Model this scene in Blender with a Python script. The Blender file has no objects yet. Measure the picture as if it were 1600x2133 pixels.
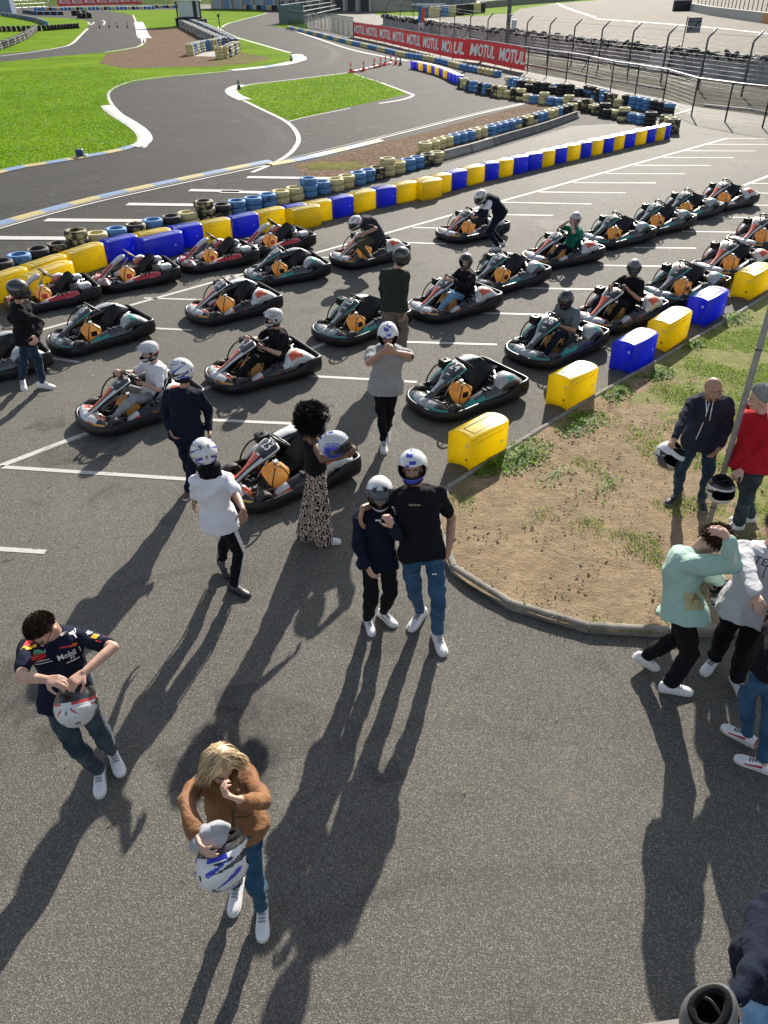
import bpy, math, random
import numpy as np
from mathutils import Vector, Matrix, Quaternion
from mathutils.bvhtree import BVHTree
R = math.radians
PI = math.pi
rnd = random.Random(7)
scene = bpy.context.scene
COL = scene.collection

# ---------------------------------------------------------------- camera (a raised terrace, five metres above the lot)
F_PX, PITCH, ROLL, CAM_H = 1574.0, R(35.03), R(-0.9133), 5.0
_fw = Vector((0, math.cos(PITCH), -math.sin(PITCH)))
_u0 = Vector((0, math.sin(PITCH), math.cos(PITCH)))
_r0 = Vector((1, 0, 0))
C_R = _r0 * math.cos(ROLL) + _u0 * math.sin(ROLL)
C_U = _u0 * math.cos(ROLL) - _r0 * math.sin(ROLL)
C_F = _fw
CAM = Vector((0, 0, CAM_H))

def ray(x, y):
    return C_R * ((x - 800) / F_PX) - C_U * ((y - 1066.5) / F_PX) + C_F

def G(x, y, z=0.0):
    """world point at height z seen at photo position x, y"""
    d = ray(x, y)
    t = (z - CAM_H) / d.z
    return CAM + d * t

def PY(x, y, Y):
    """world point at depth Y seen at photo position x, y"""
    d = ray(x, y)
    return CAM + d * (Y / d.y)

def reach(parent, x, y, L, far=True):
    """point seen at x, y at distance L from parent"""
    d = ray(x, y).normalized()
    o = CAM - parent
    b = o.dot(d); c = o.dot(o) - L * L
    disc = b * b - c
    t = -b if disc < 0 else (-b + math.sqrt(disc) if far else -b - math.sqrt(disc))
    p = CAM + d * t
    v = p - parent
    return parent + v.normalized() * L if disc < 0 else p

cd = bpy.data.cameras.new('camera')
cd.sensor_fit = 'HORIZONTAL'; cd.sensor_width = 36.0
cd.lens = F_PX / 1600 * 36.0
cd.clip_start = 0.05; cd.clip_end = 2000
cam = bpy.data.objects.new('camera', cd)
COL.objects.link(cam)
M = Matrix((C_R, C_U, -C_F)).transposed().to_4x4()
M.translation = CAM
cam.matrix_world = M
scene.camera = cam

# ---------------------------------------------------------------- light
SUN_EL, SUN_AZ = R(26.8), R(14.8)
w = bpy.data.worlds.new('World'); scene.world = w; w.use_nodes = True
nt = w.node_tree
bg = nt.nodes['Background']
sky = nt.nodes.new('ShaderNodeTexSky'); sky.sky_type = 'NISHITA'; sky.sun_disc = False
sky.sun_elevation = SUN_EL; sky.sun_rotation = SUN_AZ
sky.air_density = 1.0; sky.dust_density = 0.7; sky.ozone_density = 1.0
hs = nt.nodes.new('ShaderNodeHueSaturation'); hs.inputs['Saturation'].default_value = .55
nt.links.new(sky.outputs[0], hs.inputs['Color']); nt.links.new(hs.outputs[0], bg.inputs[0]); bg.inputs[1].default_value = 0.078
sl = bpy.data.lights.new('sun', 'SUN'); sl.energy = 4.4; sl.angle = R(0.55); sl.color = (1.0, 0.925, 0.815)
so = bpy.data.objects.new('sun', sl); COL.objects.link(so)
sd = Vector((math.sin(SUN_AZ) * math.cos(SUN_EL), math.cos(SUN_AZ) * math.cos(SUN_EL), math.sin(SUN_EL)))
so.rotation_euler = sd.to_track_quat('Z', 'Y').to_euler()
so.location = (0, 0, 30)
scene.view_settings.view_transform = 'Standard'
scene.view_settings.look = 'None'
scene.view_settings.exposure = 1.14
scene.view_settings.gamma = 1.0
scene.render.engine = 'CYCLES'
scene.cycles.max_bounces = 6
scene.cycles.diffuse_bounces = 3
scene.cycles.glossy_bounces = 3
scene.cycles.transmission_bounces = 4
scene.cycles.transparent_max_bounces = 12
scene.cycles.caustics_reflective = False
scene.cycles.caustics_refractive = False
scene.cycles.sample_clamp_indirect = 6

# ---------------------------------------------------------------- mesh builder
class MB:
    def __init__(s):
        s.v = []; s.f = []; s.m = []; s.sm = []
    def add(s, verts, faces, mat=0, smooth=True):
        o = len(s.v)
        s.v += [tuple(p) for p in verts]
        s.f += [tuple(i + o for i in f) for f in faces]
        if isinstance(mat, int): s.m += [mat] * len(faces)
        else: s.m += list(mat)
        s.sm += [smooth] * len(faces)
        return s
    def loft(s, rings, closed=True, caps=True, mat=0, smooth=True):
        n = len(rings[0]); V = [p for r in rings for p in r]; Fc = []
        for i in range(len(rings) - 1):
            for j in range(n if closed else n - 1):
                k = (j + 1) % n
                Fc.append((i * n + j, i * n + k, (i + 1) * n + k, (i + 1) * n + j))
        if callable(mat):
            mm = [mat(i, j) for i in range(len(rings) - 1) for j in range(n if closed else n - 1)]
        else: mm = [mat] * len(Fc)
        if caps and closed:
            Fc.append(tuple(range(n))[::-1]); mm.append(mm[0])
            Fc.append(tuple((len(rings) - 1) * n + j for j in range(n))); mm.append(mm[-2])
        return s.add(V, Fc, mm, smooth)
    def box(s, c, size, mat=0, rot=None, taper=(1, 1)):
        x, y, z = size[0] / 2, size[1] / 2, size[2] / 2
        P = [(-x, -y, -z), (x, -y, -z), (x, y, -z), (-x, y, -z)]
        P += [(-x * taper[0], -y * taper[1], z), (x * taper[0], -y * taper[1], z), (x * taper[0], y * taper[1], z), (-x * taper[0], y * taper[1], z)]
        P = [Vector(p) for p in P]
        if rot is not None: P = [rot @ p for p in P]
        P = [p + Vector(c) for p in P]
        return s.add(P, [(3, 2, 1, 0), (4, 5, 6, 7), (0, 1, 5, 4), (1, 2, 6, 5), (2, 3, 7, 6), (3, 0, 4, 7)], mat, False)
    def rbox(s, c, size, r=0.02, mat=0, rot=None, taper=1.0, n=3):
        """box with rounded vertical edges and a softened top and bottom"""
        x, y, z = size[0] / 2, size[1] / 2, size[2] / 2
        r = min(r, x * .95, y * .95, z * .95)
        def ring(inset, h, tp):
            out = []
            for (cx, cy, a0) in ((x - r, y - r, 0), (-x + r, y - r, 90), (-x + r, -y + r, 180), (x - r, -y + r, 270)):
                for k in range(n + 1):
                    a = R(a0 + 90 * k / n)
                    out.append(Vector(((cx + (r - inset) * math.cos(a)) * tp, (cy + (r - inset) * math.sin(a)) * tp, h)))
            return out
        rs = []
        for k in range(n + 1):
            a = R(90 * k / n); rs.append(ring(r * (1 - math.sin(a)) * .98, -z + r * (1 - math.cos(a)), 1.0))
        for k in range(n + 1):
            a = R(90 * k / n); rs.append(ring(r * (1 - math.cos(a)) * .98, z - r * (1 - math.sin(a)), taper))
        rs = [[((rot @ p) if rot is not None else p) + Vector(c) for p in q] for q in rs]
        return s.loft(rs, mat=mat)
    def tube(s, path, r, n=8, mat=0, caps=True, flat=1.0):
        path = [Vector(p) for p in path]
        rr = r if isinstance(r, (list, tuple)) else [r] * len(path)
        rings = []; up = None
        for i, p in enumerate(path):
            t = (path[min(i + 1, len(path) - 1)] - path[max(i - 1, 0)]).normalized()
            if up is None:
                up = t.orthogonal().normalized()
            up = (up - t * up.dot(t))
            up = up.normalized() if up.length > 1e-6 else t.orthogonal().normalized()
            b = t.cross(up)
            rings.append([p + up * (rr[i] * math.cos(2 * PI * k / n)) + b * (flat * rr[i] * math.sin(2 * PI * k / n)) for k in range(n)])
        return s.loft(rings, caps=caps, mat=mat)
    def cyl(s, p0, p1, r0, r1=None, n=16, mat=0, bev=0.0):
        p0 = Vector(p0); p1 = Vector(p1); r1 = r0 if r1 is None else r1
        t = (p1 - p0).normalized(); u = t.orthogonal().normalized(); b = t.cross(u)
        ring = lambda p, r: [p + u * (r * math.cos(2 * PI * k / n)) + b * (r * math.sin(2 * PI * k / n)) for k in range(n)]
        if bev > 0:
            rs = [ring(p0, r0 - bev), ring(p0 + t * bev, r0), ring(p1 - t * bev, r1), ring(p1, r1 - bev)]
        else: rs = [ring(p0, r0), ring(p1, r1)]
        o = len(s.v)
        s.loft(rs, mat=mat, smooth=True)
        s.sm[-1] = False; s.sm[-2] = False
        return s
    def lathe(s, prof, c=(0, 0, 0), axis=(0, 0, 1), n=20, mat=0, closed=False):
        ax = Vector(axis).normalized(); u = ax.orthogonal().normalized(); b = ax.cross(u); c = Vector(c)
        rings = []
        pr = list(prof) + ([prof[0]] if closed else [])
        for (r, h) in pr:
            rings.append([c + ax * h + u * (r * math.cos(2 * PI * k / n)) + b * (r * math.sin(2 * PI * k / n)) for k in range(n)])
        return s.loft(rings, caps=False, mat=mat)
    def ell(s, c, rad, rot=None, n=14, m=10, mat=0):
        V = []; c = Vector(c)
        for i in range(m + 1):
            th = PI * i / m
            for j in range(n):
                ph = 2 * PI * j / n
                p = Vector((rad[0] * math.sin(th) * math.cos(ph), rad[1] * math.sin(th) * math.sin(ph), rad[2] * math.cos(th)))
                V.append(c + (rot @ p if rot is not None else p))
        Fc = []
        for i in range(m):
            for j in range(n):
                k = (j + 1) % n
                if i == 0: Fc.append((j, (i + 1) * n + j, (i + 1) * n + k))
                elif i == m - 1: Fc.append((i * n + j, (i + 1) * n + j, i * n + k))
                else: Fc.append((i * n + j, (i + 1) * n + j, (i + 1) * n + k, i * n + k))
        return s.add(V, Fc, mat)
    def caps(s, p0, p1, r0, r1, n=12, mat=0):
        """closed tapered capsule"""
        p0 = Vector(p0); p1 = Vector(p1); t = p1 - p0
        L = t.length
        t = t / L if L > 1e-6 else Vector((0, 0, 1))
        u = t.orthogonal().normalized(); b = t.cross(u)
        rings = []
        for k in range(1, 4):
            a = R(90 - 22.5 * (4 - k)) if False else R(-90 + 22.5 * k)
            rings.append((p0 + t * (r0 * math.sin(a)), r0 * math.cos(a)))
        rings.append((p0, r0)); rings.append((p1, r1))
        for k in range(1, 4):
            a = R(22.5 * k); rings.append((p1 + t * (r1 * math.sin(a)), r1 * math.cos(a)))
        rs = [[p + u * (r * math.cos(2 * PI * k / n)) + b * (r * math.sin(2 * PI * k / n)) for k in range(n)] for p, r in rings]
        return s.loft(rs, mat=mat)
    def torus(s, c, axis, Rr, r, n=28, m=10, mat=0, a0=0.0, a1=2 * PI):
        ax = Vector(axis).normalized(); u = ax.orthogonal().normalized(); b = ax.cross(u); c = Vector(c)
        full = abs(a1 - a0 - 2 * PI) < 1e-6
        rings = []
        for i in range(n + (0 if full else 1)):
            a = a0 + (a1 - a0) * i / n; d = u * math.cos(a) + b * math.sin(a)
            rings.append([c + d * (Rr + r * math.cos(2 * PI * j / m)) + ax * (r * math.sin(2 * PI * j / m)) for j in range(m)])
        if full: rings.append(rings[0])
        return s.loft(rings, caps=not full, mat=mat)
    def grid(s, fn, nu, nv, mat=0, smooth=True):
        V = [fn(i / nu, j / nv) for i in range(nu + 1) for j in range(nv + 1)]
        Fc = [(i * (nv + 1) + j, (i + 1) * (nv + 1) + j, (i + 1) * (nv + 1) + j + 1, i * (nv + 1) + j + 1) for i in range(nu) for j in range(nv)]
        mm = [mat(( i + .5) / nu, (j + .5) / nv) for i in range(nu) for j in range(nv)] if callable(mat) else mat
        return s.add(V, Fc, mm, smooth)
    def build(s, name, mats, parent=None, shift=None):
        me = bpy.data.meshes.new(name)
        V = s.v
        if shift is not None: V = [(p[0] - shift[0], p[1] - shift[1], p[2] - shift[2]) for p in V]
        me.from_pydata(V, [], s.f)
        if not isinstance(mats, (list, tuple)): mats = [mats]
        for m_ in mats: me.materials.append(m_)
        me.polygons.foreach_set('material_index', s.m)
        me.polygons.foreach_set('use_smooth', s.sm)
        me.update()
        o = bpy.data.objects.new(name, me)
        COL.objects.link(o)
        if parent is not None: o.parent = parent
        return o

def fix_normals(o):
    import bmesh
    b = bmesh.new(); b.from_mesh(o.data)
    bmesh.ops.remove_doubles(b, verts=b.verts, dist=1e-5)
    bmesh.ops.recalc_face_normals(b, faces=b.faces); b.to_mesh(o.data); b.free()
    return o

def tag(o, label=None, cat=None, group=None, kind=None):
    if label: o['label'] = label
    if cat: o['category'] = cat
    if group: o['group'] = group
    if kind: o['kind'] = kind
    return o

def thing(name, label, cat, loc=(0, 0, 0), rz=0.0, group=None):
    o = bpy.data.objects.new(name, None); COL.objects.link(o)
    o.location = loc; o.rotation_euler = (0, 0, rz); o.empty_display_size = 0.1
    return tag(o, label, cat, group)

_kids = {}
def copy_tree(o, parent=None, depth=0):
    c = o.copy(); COL.objects.link(c)
    if parent is not None: c.parent = parent
    for ch in list(o.children):
        copy_tree(ch, c, depth + 1)
    return c

_txt = {}
def text_mesh(s, size=1.0, bold=0.0, shear=0.0, sx=1.0, mid=True):
    key = (s, bold, shear)
    if key not in _txt:
        c = bpy.data.curves.new('lettering', 'FONT'); c.body = s; c.size = 1.0; c.offset = bold; c.shear = shear
        c.align_x = 'CENTER'; c.align_y = 'CENTER'; c.resolution_u = 3
        o = bpy.data.objects.new('lettering', c); COL.objects.link(o)
        bpy.context.view_layer.update()
        ev = o.evaluated_get(bpy.context.evaluated_depsgraph_get())
        me = ev.to_mesh()
        V = [v.co.copy() for v in me.vertices]; Fc = [tuple(p.vertices) for p in me.polygons]
        ev.to_mesh_clear()
        bpy.data.objects.remove(o); bpy.data.curves.remove(c)
        _txt[key] = (V, Fc)
    V, Fc = _txt[key]
    return [Vector((v.x * size * sx, v.y * size, 0)) for v in V], Fc

def catmull(P, n=6, closed=False):
    P = [Vector(p) for p in P]; out = []
    N = len(P)
    for i in range(N if closed else N - 1):
        p0 = P[(i - 1) % N] if closed else P[max(i - 1, 0)]
        p1 = P[i]; p2 = P[(i + 1) % N]; p3 = P[(i + 2) % N] if closed else P[min(i + 2, N - 1)]
        for k in range(n):
            t = k / n
            out.append(0.5 * ((2 * p1) + (p2 - p0) * t + (2 * p0 - 5 * p1 + 4 * p2 - p3) * t * t + (3 * p1 - p0 - 3 * p2 + p3) * t ** 3))
    if not closed: out.append(P[-1])
    return out

def resample(P, step):
    P = [Vector(p) for p in P]
    L = [0]
    for i in range(len(P) - 1): L.append(L[-1] + (P[i + 1] - P[i]).length)
    n = max(1, round(L[-1] / step)); out = []
    j = 0
    for k in range(n + 1):
        s_ = L[-1] * k / n
        while j < len(L) - 2 and L[j + 1] < s_: j += 1
        t = (s_ - L[j]) / max(1e-9, L[j + 1] - L[j])
        out.append(P[j].lerp(P[j + 1], t))
    return out

# ---------------------------------------------------------------- materials
MAT = {}
class NT:
    """small helper to write node trees"""
    def __init__(s, name):
        s.mat = bpy.data.materials.new(name); s.mat.use_nodes = True
        s.t = s.mat.node_tree; s.b = s.t.nodes['Principled BSDF']; s.out = s.t.nodes['Material Output']
    def n(s, typ, **kw):
        nd = s.t.nodes.new(typ)
        for k, v in kw.items():
            if k in nd.inputs: s.set(nd.inputs[k], v)
            else: setattr(nd, k, v)
        return nd
    def set(s, inp, v):
        if hasattr(v, 'is_linked') or hasattr(v, 'links'): s.t.links.new(v, inp)
        else: inp.default_value = v
    def l(s, a, b): s.t.links.new(a, b)
    def coord(s, which='Object'): return s.n('ShaderNodeTexCoord').outputs[which]
    def noise(s, vec, scale, detail=3, rough=.55, dist=0.0):
        nd = s.n('ShaderNodeTexNoise'); s.l(vec, nd.inputs['Vector'])
        nd.inputs['Scale'].default_value = scale; nd.inputs['Detail'].default_value = detail
        nd.inputs['Roughness'].default_value = rough; nd.inputs['Distortion'].default_value = dist
        return nd.outputs['Fac']
    def vor(s, vec, scale, out='Color', feature='F1'):
        nd = s.n('ShaderNodeTexVoronoi', feature=feature); s.l(vec, nd.inputs['Vector']); nd.inputs['Scale'].default_value = scale
        return nd.outputs[out]
    def ramp(s, fac, stops, interp='LINEAR'):
        nd = s.n('ShaderNodeValToRGB'); s.l(fac, nd.inputs[0]); cr = nd.color_ramp; cr.interpolation = interp
        while len(cr.elements) < len(stops): cr.elements.new(0.5)
        for e, (p, c) in zip(cr.elements, stops):
            e.position = p; e.color = (*c, 1) if len(c) == 3 else c
        return nd.outputs[0]
    def mix(s, fac, a, b, typ='MIX'):
        nd = s.n('ShaderNodeMix', data_type='RGBA', blend_type=typ)
        for inp, v in ((nd.inputs[0], fac), (nd.inputs[6], a), (nd.inputs[7], b)):
            if isinstance(v, tuple): inp.default_value = (*v, 1) if len(v) == 3 else v
            elif isinstance(v, (int, float)): inp.default_value = v
            else: s.l(v, inp)
        return nd.outputs[2]
    def math(s, op, a, b=0.0, c=None, clamp=False):
        nd = s.n('ShaderNodeMath', operation=op); nd.use_clamp = clamp
        for i, v in enumerate((a, b, c)):
            if v is None: continue
            if isinstance(v, (int, float)): nd.inputs[i].default_value = v
            else: s.l(v, nd.inputs[i])
        return nd.outputs[0]
    def sep(s, vec):
        nd = s.n('ShaderNodeSeparateXYZ'); s.l(vec, nd.inputs[0]); return nd.outputs
    def bump(s, h, strength=.3, dist=.01):
        nd = s.n('ShaderNodeBump'); s.l(h, nd.inputs['Height'])
        nd.inputs['Strength'].default_value = strength; nd.inputs['Distance'].default_value = dist
        s.l(nd.outputs[0], s.b.inputs['Normal']); return nd
    def base(s, v):
        if isinstance(v, tuple): s.b.inputs['Base Color'].default_value = (*v, 1) if len(v) == 3 else v
        else: s.l(v, s.b.inputs['Base Color'])
    def p(s, **kw):
        for k, v in kw.items():
            k = k.replace('_', ' ')
            if isinstance(v, (int, float, tuple)): s.b.inputs[k].default_value = v
            else: s.l(v, s.b.inputs[k])
        return s

def simple(name, col, rough=.5, metal=0.0, var=.12, scale=14, bump=0.0, bscale=60, spec=.5, dirt=None, coat=0.0):
    """painted, plastic or metal surface with slight unevenness"""
    if name in MAT: return MAT[name]
    t = NT(name); c = t.coord()
    n1 = t.noise(c, scale, 4)
    lo = tuple(max(0, x * (1 - var)) for x in col); hi = tuple(min(1, x * (1 + var)) for x in col)
    colr = t.ramp(n1, [(.3, lo), (.7, hi)])
    if dirt:
        n2 = t.noise(c, scale * .4, 5, .65)
        f = t.ramp(n2, [(.48, (0, 0, 0)), (.68, (1, 1, 1))])
        f = t.math('MULTIPLY', f, dirt[1]); colr = t.mix(f, colr, dirt[0])
    t.base(colr)
    t.p(Roughness=t.math('ADD', t.math('MULTIPLY', n1, .2), max(0.02, rough - .1)), Metallic=metal)
    t.b.inputs['Specular IOR Level'].default_value = spec
    if coat: t.b.inputs['Coat Weight'].default_value = coat; t.b.inputs['Coat Roughness'].default_value = .08
    if bump: t.bump(t.noise(c, bscale, 3), bump, .004)
    MAT[name] = t.mat
    return t.mat

def cloth(name, col, var=.15, weave=600, fold=.35, rough=.9, sheen=.02, extra=None):
    if name in MAT: return MAT[name]
    t = NT(name); c = t.coord()
    n1 = t.noise(c, 9, 4, .6)
    lo = tuple(x * (1 - var) for x in col); hi = tuple(min(1, x * (1 + var)) for x in col)
    colr = t.ramp(n1, [(.3, lo), (.7, hi)])
    fine = t.noise(c, weave, 2)
    colr = t.mix(.25, colr, t.mix(1.0, colr, t.ramp(fine, [(.3, (.5, .5, .5)), (.7, (1, 1, 1))]), 'MULTIPLY'))
    if extra: colr = extra(t, c, colr)
    t.base(colr); t.p(Roughness=rough)
    t.b.inputs['Sheen Weight'].default_value = sheen; t.b.inputs['Specular IOR Level'].default_value = .12
    folds = t.noise(c, 16, 3, .55, 1.2)
    t.bump(folds, fold, .02)
    MAT[name] = t.mat
    return t.mat
# ================================================================= SETTING
def flat(name, mat, pts, z, kind='structure', label=None, cat=None, smooth_n=0, th=0.0):
    """flat sheet from photo outline (or world Vectors), lying at height z"""
    P = [Vector((p.x, p.y, z)) if isinstance(p, Vector) else G(p[0], p[1], z) for p in pts]
    if smooth_n: P = catmull(P, smooth_n, True)
    import bmesh
    b = bmesh.new()
    vs = [b.verts.new(p) for p in P]
    f = b.faces.new(vs)
    if f.calc_area() and f.normal.z < 0: f.normal_flip()
    b.normal_update()
    if f.normal.z < 0: f.normal_flip()
    bmesh.ops.triangulate(b, faces=b.faces[:])
    if th:
        r_ = bmesh.ops.extrude_edge_only(b, edges=[e for e in b.edges if e.is_boundary])
        for v in [g for g in r_['geom'] if isinstance(g, bmesh.types.BMVert)]: v.co.z -= th
        bmesh.ops.recalc_face_normals(b, faces=b.faces)
    me = bpy.data.meshes.new(name); b.to_mesh(me); b.free()
    me.materials.append(mat)
    o = bpy.data.objects.new(name, me); COL.objects.link(o)
    if kind: o['kind'] = kind
    tag(o, label, cat)
    return o

def ribbon(mb, path, width, z, mat=0, side=0.0):
    """flat strip along a world path; side shifts it left (+) or right (-)"""
    P = [Vector((p.x, p.y, z)) for p in path]
    L = []; Rr = []
    for i, p in enumerate(P):
        t = (P[min(i + 1, len(P) - 1)] - P[max(i - 1, 0)]).normalized(); nrm = Vector((-t.y, t.x, 0))
        wd = width[i] if isinstance(width, list) else width
        L.append(p + nrm * (wd / 2 + side)); Rr.append(p + nrm * (-wd / 2 + side))
    n = len(P)
    mm = [mat(i) for i in range(n - 1)] if callable(mat) else mat
    mb.add(L + Rr, [(n + i, n + i + 1, i + 1, i) for i in range(n - 1)], mm, False)

def px_path(pts, n=6):
    return catmull([G(*p) for p in pts], n)

# ---- materials of the ground
def asphalt_mat(name, lo, hi, grain, warm, rough=.82, patch=.25, spec=.3, bmp=.5):
    t = NT(name); c = t.coord()
    v = t.vor(c, grain, 'Color')
    g = t.sep(v)[0]
    col = t.ramp(g, [(0.0, lo), (.45, tuple((a + b) * .42 for a, b in zip(lo, hi))), (.78, hi), (1.0, warm)])
    big = t.noise(c, .35, 5, .6)
    col = t.mix(patch, col, t.mix(1.0, col, t.ramp(big, [(.3, (.55, .55, .57)), (.7, (1.25, 1.22, 1.18))]), 'MULTIPLY'))
    st = t.noise(c, 1.7, 5, .7, .6)
    col = t.mix(t.ramp(st, [(.58, (0, 0, 0)), (.72, (.42, .42, .42))]), col, (.035, .034, .034))
    oil = t.noise(c, 3.1, 3, .5, .2)
    col = t.mix(t.ramp(oil, [(.70, (0, 0, 0)), (.76, (.5, .5, .5))]), col, (.02, .02, .02))
    pale = t.noise(c, .9, 4, .65, .8)
    col = t.mix(t.ramp(pale, [(.60, (0, 0, 0)), (.74, (.22, .22, .22))]), col, (.24, .225, .19))
    t.base(col)
    h = t.math('ADD', t.vor(c, grain, 'Distance'), t.math('MULTIPLY', t.noise(c, grain * 2.2, 2), .5))
    t.bump(h, bmp, .010)
    t.p(Roughness=t.math('ADD', t.math('MULTIPLY', g, -.18), rough))
    t.b.inputs['Specular IOR Level'].default_value = spec
    return t.mat
M_LOT = asphalt_mat('asphalt lot', (.094, .091, .082), (.152, .146, .128), 140, (.25, .24, .205), .88, .4, .12, .40)
M_TRACK = asphalt_mat('asphalt track', (.040, .040, .040), (.078, .076, .072), 80, (.11, .106, .10), .92, .3, .06, .3)
M_FARTRACK = asphalt_mat('far circuit asphalt', (.11, .10, .085), (.17, .155, .13), 40, (.21, .19, .16), .95, .35, .05, .3)

def grass_mat(name, a, b, c_, scale=1.0):
    t = NT(name); c = t.coord()
    n1 = t.noise(c, .22 * scale, 5, .62); n2 = t.noise(c, 3.0 * scale, 4, .7); n3 = t.noise(c, 24 * scale, 3, .7)
    n4 = t.noise(c, 9 * scale, 3, .7)
    f = t.math('ADD', t.math('MULTIPLY', n1, .35), t.math('ADD', t.math('MULTIPLY', n2, .35), t.math('MULTIPLY', n4, .35)))
    gc = t.ramp(f, [(.40, a), (.52, b), (.64, c_)])
    dry = t.noise(c, .55 * scale, 5, .7, .8)
    gc = t.mix(t.ramp(dry, [(.56, (0, 0, 0)), (.72, (.55, .55, .55))]), gc, tuple(x * .6 + y for x, y in zip(c_, (.07, .02, .02))))
    t.base(gc)
    t.p(Roughness=.95); t.b.inputs['Specular IOR Level'].default_value = .02
    t.bump(t.math('ADD', n3, t.math('MULTIPLY', n2, 1.5)), .6, .06)
    return t.mat
M_GRASS = grass_mat('turf', (.050, .125, .004), (.122, .222, .008), (.205, .30, .014))
def gravel_mat():
    t = NT('gravel'); c = t.coord()
    v = t.sep(t.vor(c, 16, 'Color'))[0]; n = t.noise(c, .5, 4, .6); n2 = t.noise(c, 5, 4, .7)
    f = t.math('ADD', t.math('MULTIPLY', v, .5), t.math('ADD', t.math('MULTIPLY', n, .35), t.math('MULTIPLY', n2, .25)))
    t.base(t.ramp(f, [(.25, (.08, .05, .032)), (.55, (.16, .105, .070)), (.85, (.25, .18, .125))]))
    t.p(Roughness=.95); t.b.inputs['Specular IOR Level'].default_value = .04; t.bump(t.vor(c, 16, 'Distance'), .9, .05)
    return t.mat
M_GRAVEL = gravel_mat()
def paint_mat(name, col, wear=.5, under=(.07, .07, .068)):
    t = NT(name); c = t.coord()
    n = t.noise(c, 22, 5, .75); n2 = t.noise(c, 2.2, 4, .6)
    f = t.math('ADD', t.math('MULTIPLY', n, .75), t.math('MULTIPLY', n2, .25))
    m = t.ramp(f, [(wear - .12, (0, 0, 0)), (wear + .02, (1, 1, 1))])
    t.base(t.mix(m, under, t.mix(t.math('MULTIPLY', n2, .35), col, tuple(x * .6 for x in col))))
    t.p(Roughness=.7); t.bump(n, .25, .005)
    return t.mat
M_WHITE = paint_mat('white road paint', (.50, .49, .46), .445, (.12, .115, .105))
M_KYEL = paint_mat('worn yellow kerb paint', (.42, .34, .13), .45, (.16, .155, .15))
M_KBLUE = paint_mat('worn blue kerb paint', (.13, .22, .38), .44, (.17, .165, .16))
M_KWHITE = paint_mat('worn white kerb paint', (.52, .52, .5), .40, (.16, .155, .15))
M_CONC = simple('concrete', (.30, .285, .255), .85, var=.25, scale=5, bump=.4, bscale=50, dirt=((.12, .115, .10), .6))
M_CURB = simple('curb stone', (.22, .205, .175), .9, var=.28, scale=7, bump=.5, bscale=70, dirt=((.09, .08, .065), .55))

# ---- ground: one sheet of asphalt to the horizon
mb = MB()
mb.add([(-700, -30, 0), (700, -30, 0), (700, 1400, 0), (-700, 1400, 0)], [(0, 1, 2, 3)], 0, False)
tag(mb.build('ground', M_LOT), kind='structure')

# track tarmac: smoother dark asphalt beyond the striped barrier
Z1, Z2, Z3, Z4 = .004, .008, .012, .016
flat('track', M_TRACK, [(-260, 700), (-30, 592), (300, 505), (600, 425), (910, 345), (1190, 262), (1385, 250), (1300, 215), (1100, 160), (900, 126), (740, 92), (640, 64), (600, 55), (640, 34), (720, 22), (500, 18.5), (250, 16), (0, 15), (-500, 12), (-500, 300)], Z1)
# grass
def grass(pts, nm='grass', mat=None): return flat(nm, mat or M_GRASS, pts, Z2, 'structure')
edgeA = [(-200, 402), (0, 358), (60, 345), (150, 330), (250, 312), (290, 300), (306, 288), (300, 272), (275, 255), (250, 237), (232, 215), (228, 195), (243, 182), (285, 169), (360, 160), (470, 150), (560, 138), (605, 131), (622, 124), (618, 115), (600, 108), (560, 95), (510, 80), (470, 67), (462, 58), (475, 50), (500, 43), (540, 32), (556, 26), (540, 22), (480, 20.5), (400, 20.2), (300, 20.5), (215, 22.5), (255, 27), (276, 32), (283, 45), (292, 70), (298, 88), (285, 97), (240, 104), (215, 109), (120, 117), (0, 129), (-300, 150), (-500, 200)]
grass(edgeA)
grass([(478, 190), (490, 183), (520, 176), (600, 168), (720, 152), (735, 152), (790, 170), (840, 190), (848, 196), (800, 207), (700, 228), (610, 251), (590, 246), (545, 225), (510, 210), (488, 200)])
grass([(-300, 122), (-100, 118), (0, 113), (110, 101), (145, 92), (165, 75), (180, 60), (190, 47), (170, 40), (120, 37), (60, 35), (0, 31), (-200, 25), (-400, 60)])
grass([(572, 55), (608, 44), (640, 50), (640, 62), (600, 60)])
# gravel trap and run-off strip beside the barrier
flat('gravel_trap', M_GRAVEL, [(207, 132), (222, 112), (300, 96), (302, 60), (375, 57), (500, 108), (545, 125), (520, 131), (450, 137), (350, 140), (260, 142)], Z3)
flat('gravel_strip', M_GRAVEL, [(610, 342), (700, 325), (790, 298), (880, 277), (1000, 243), (1110, 214), (1200, 226), (1190, 240), (1060, 277), (920, 325), (860, 350), (760, 374), (700, 384), (630, 362)], Z2)
t = M_GRASS
mb = MB()
def clump(px, py, r, n=9):
    c = G(px, py, Z3); P = []
    for k in range(n):
        a = 2 * PI * k / n; rr = r * rnd.uniform(.6, 1.2); P.append(c + Vector((rr * 1.5 * math.cos(a), rr * math.sin(a), 0)))
    return P
flat('grass_patch', grass_mat('dry turf', (.10, .10, .03), (.17, .16, .05), (.22, .20, .08)), clump(690, 345, .9, 14), Z3, 'structure', smooth_n=3)
flat('grass_bare_patch', grass_mat('thin turf', (.10, .10, .035), (.16, .14, .06), (.2, .17, .09)), [(500, 112), (540, 116), (560, 124), (500, 131), (450, 134), (440, 126)], Z4, 'structure', smooth_n=3)

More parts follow.
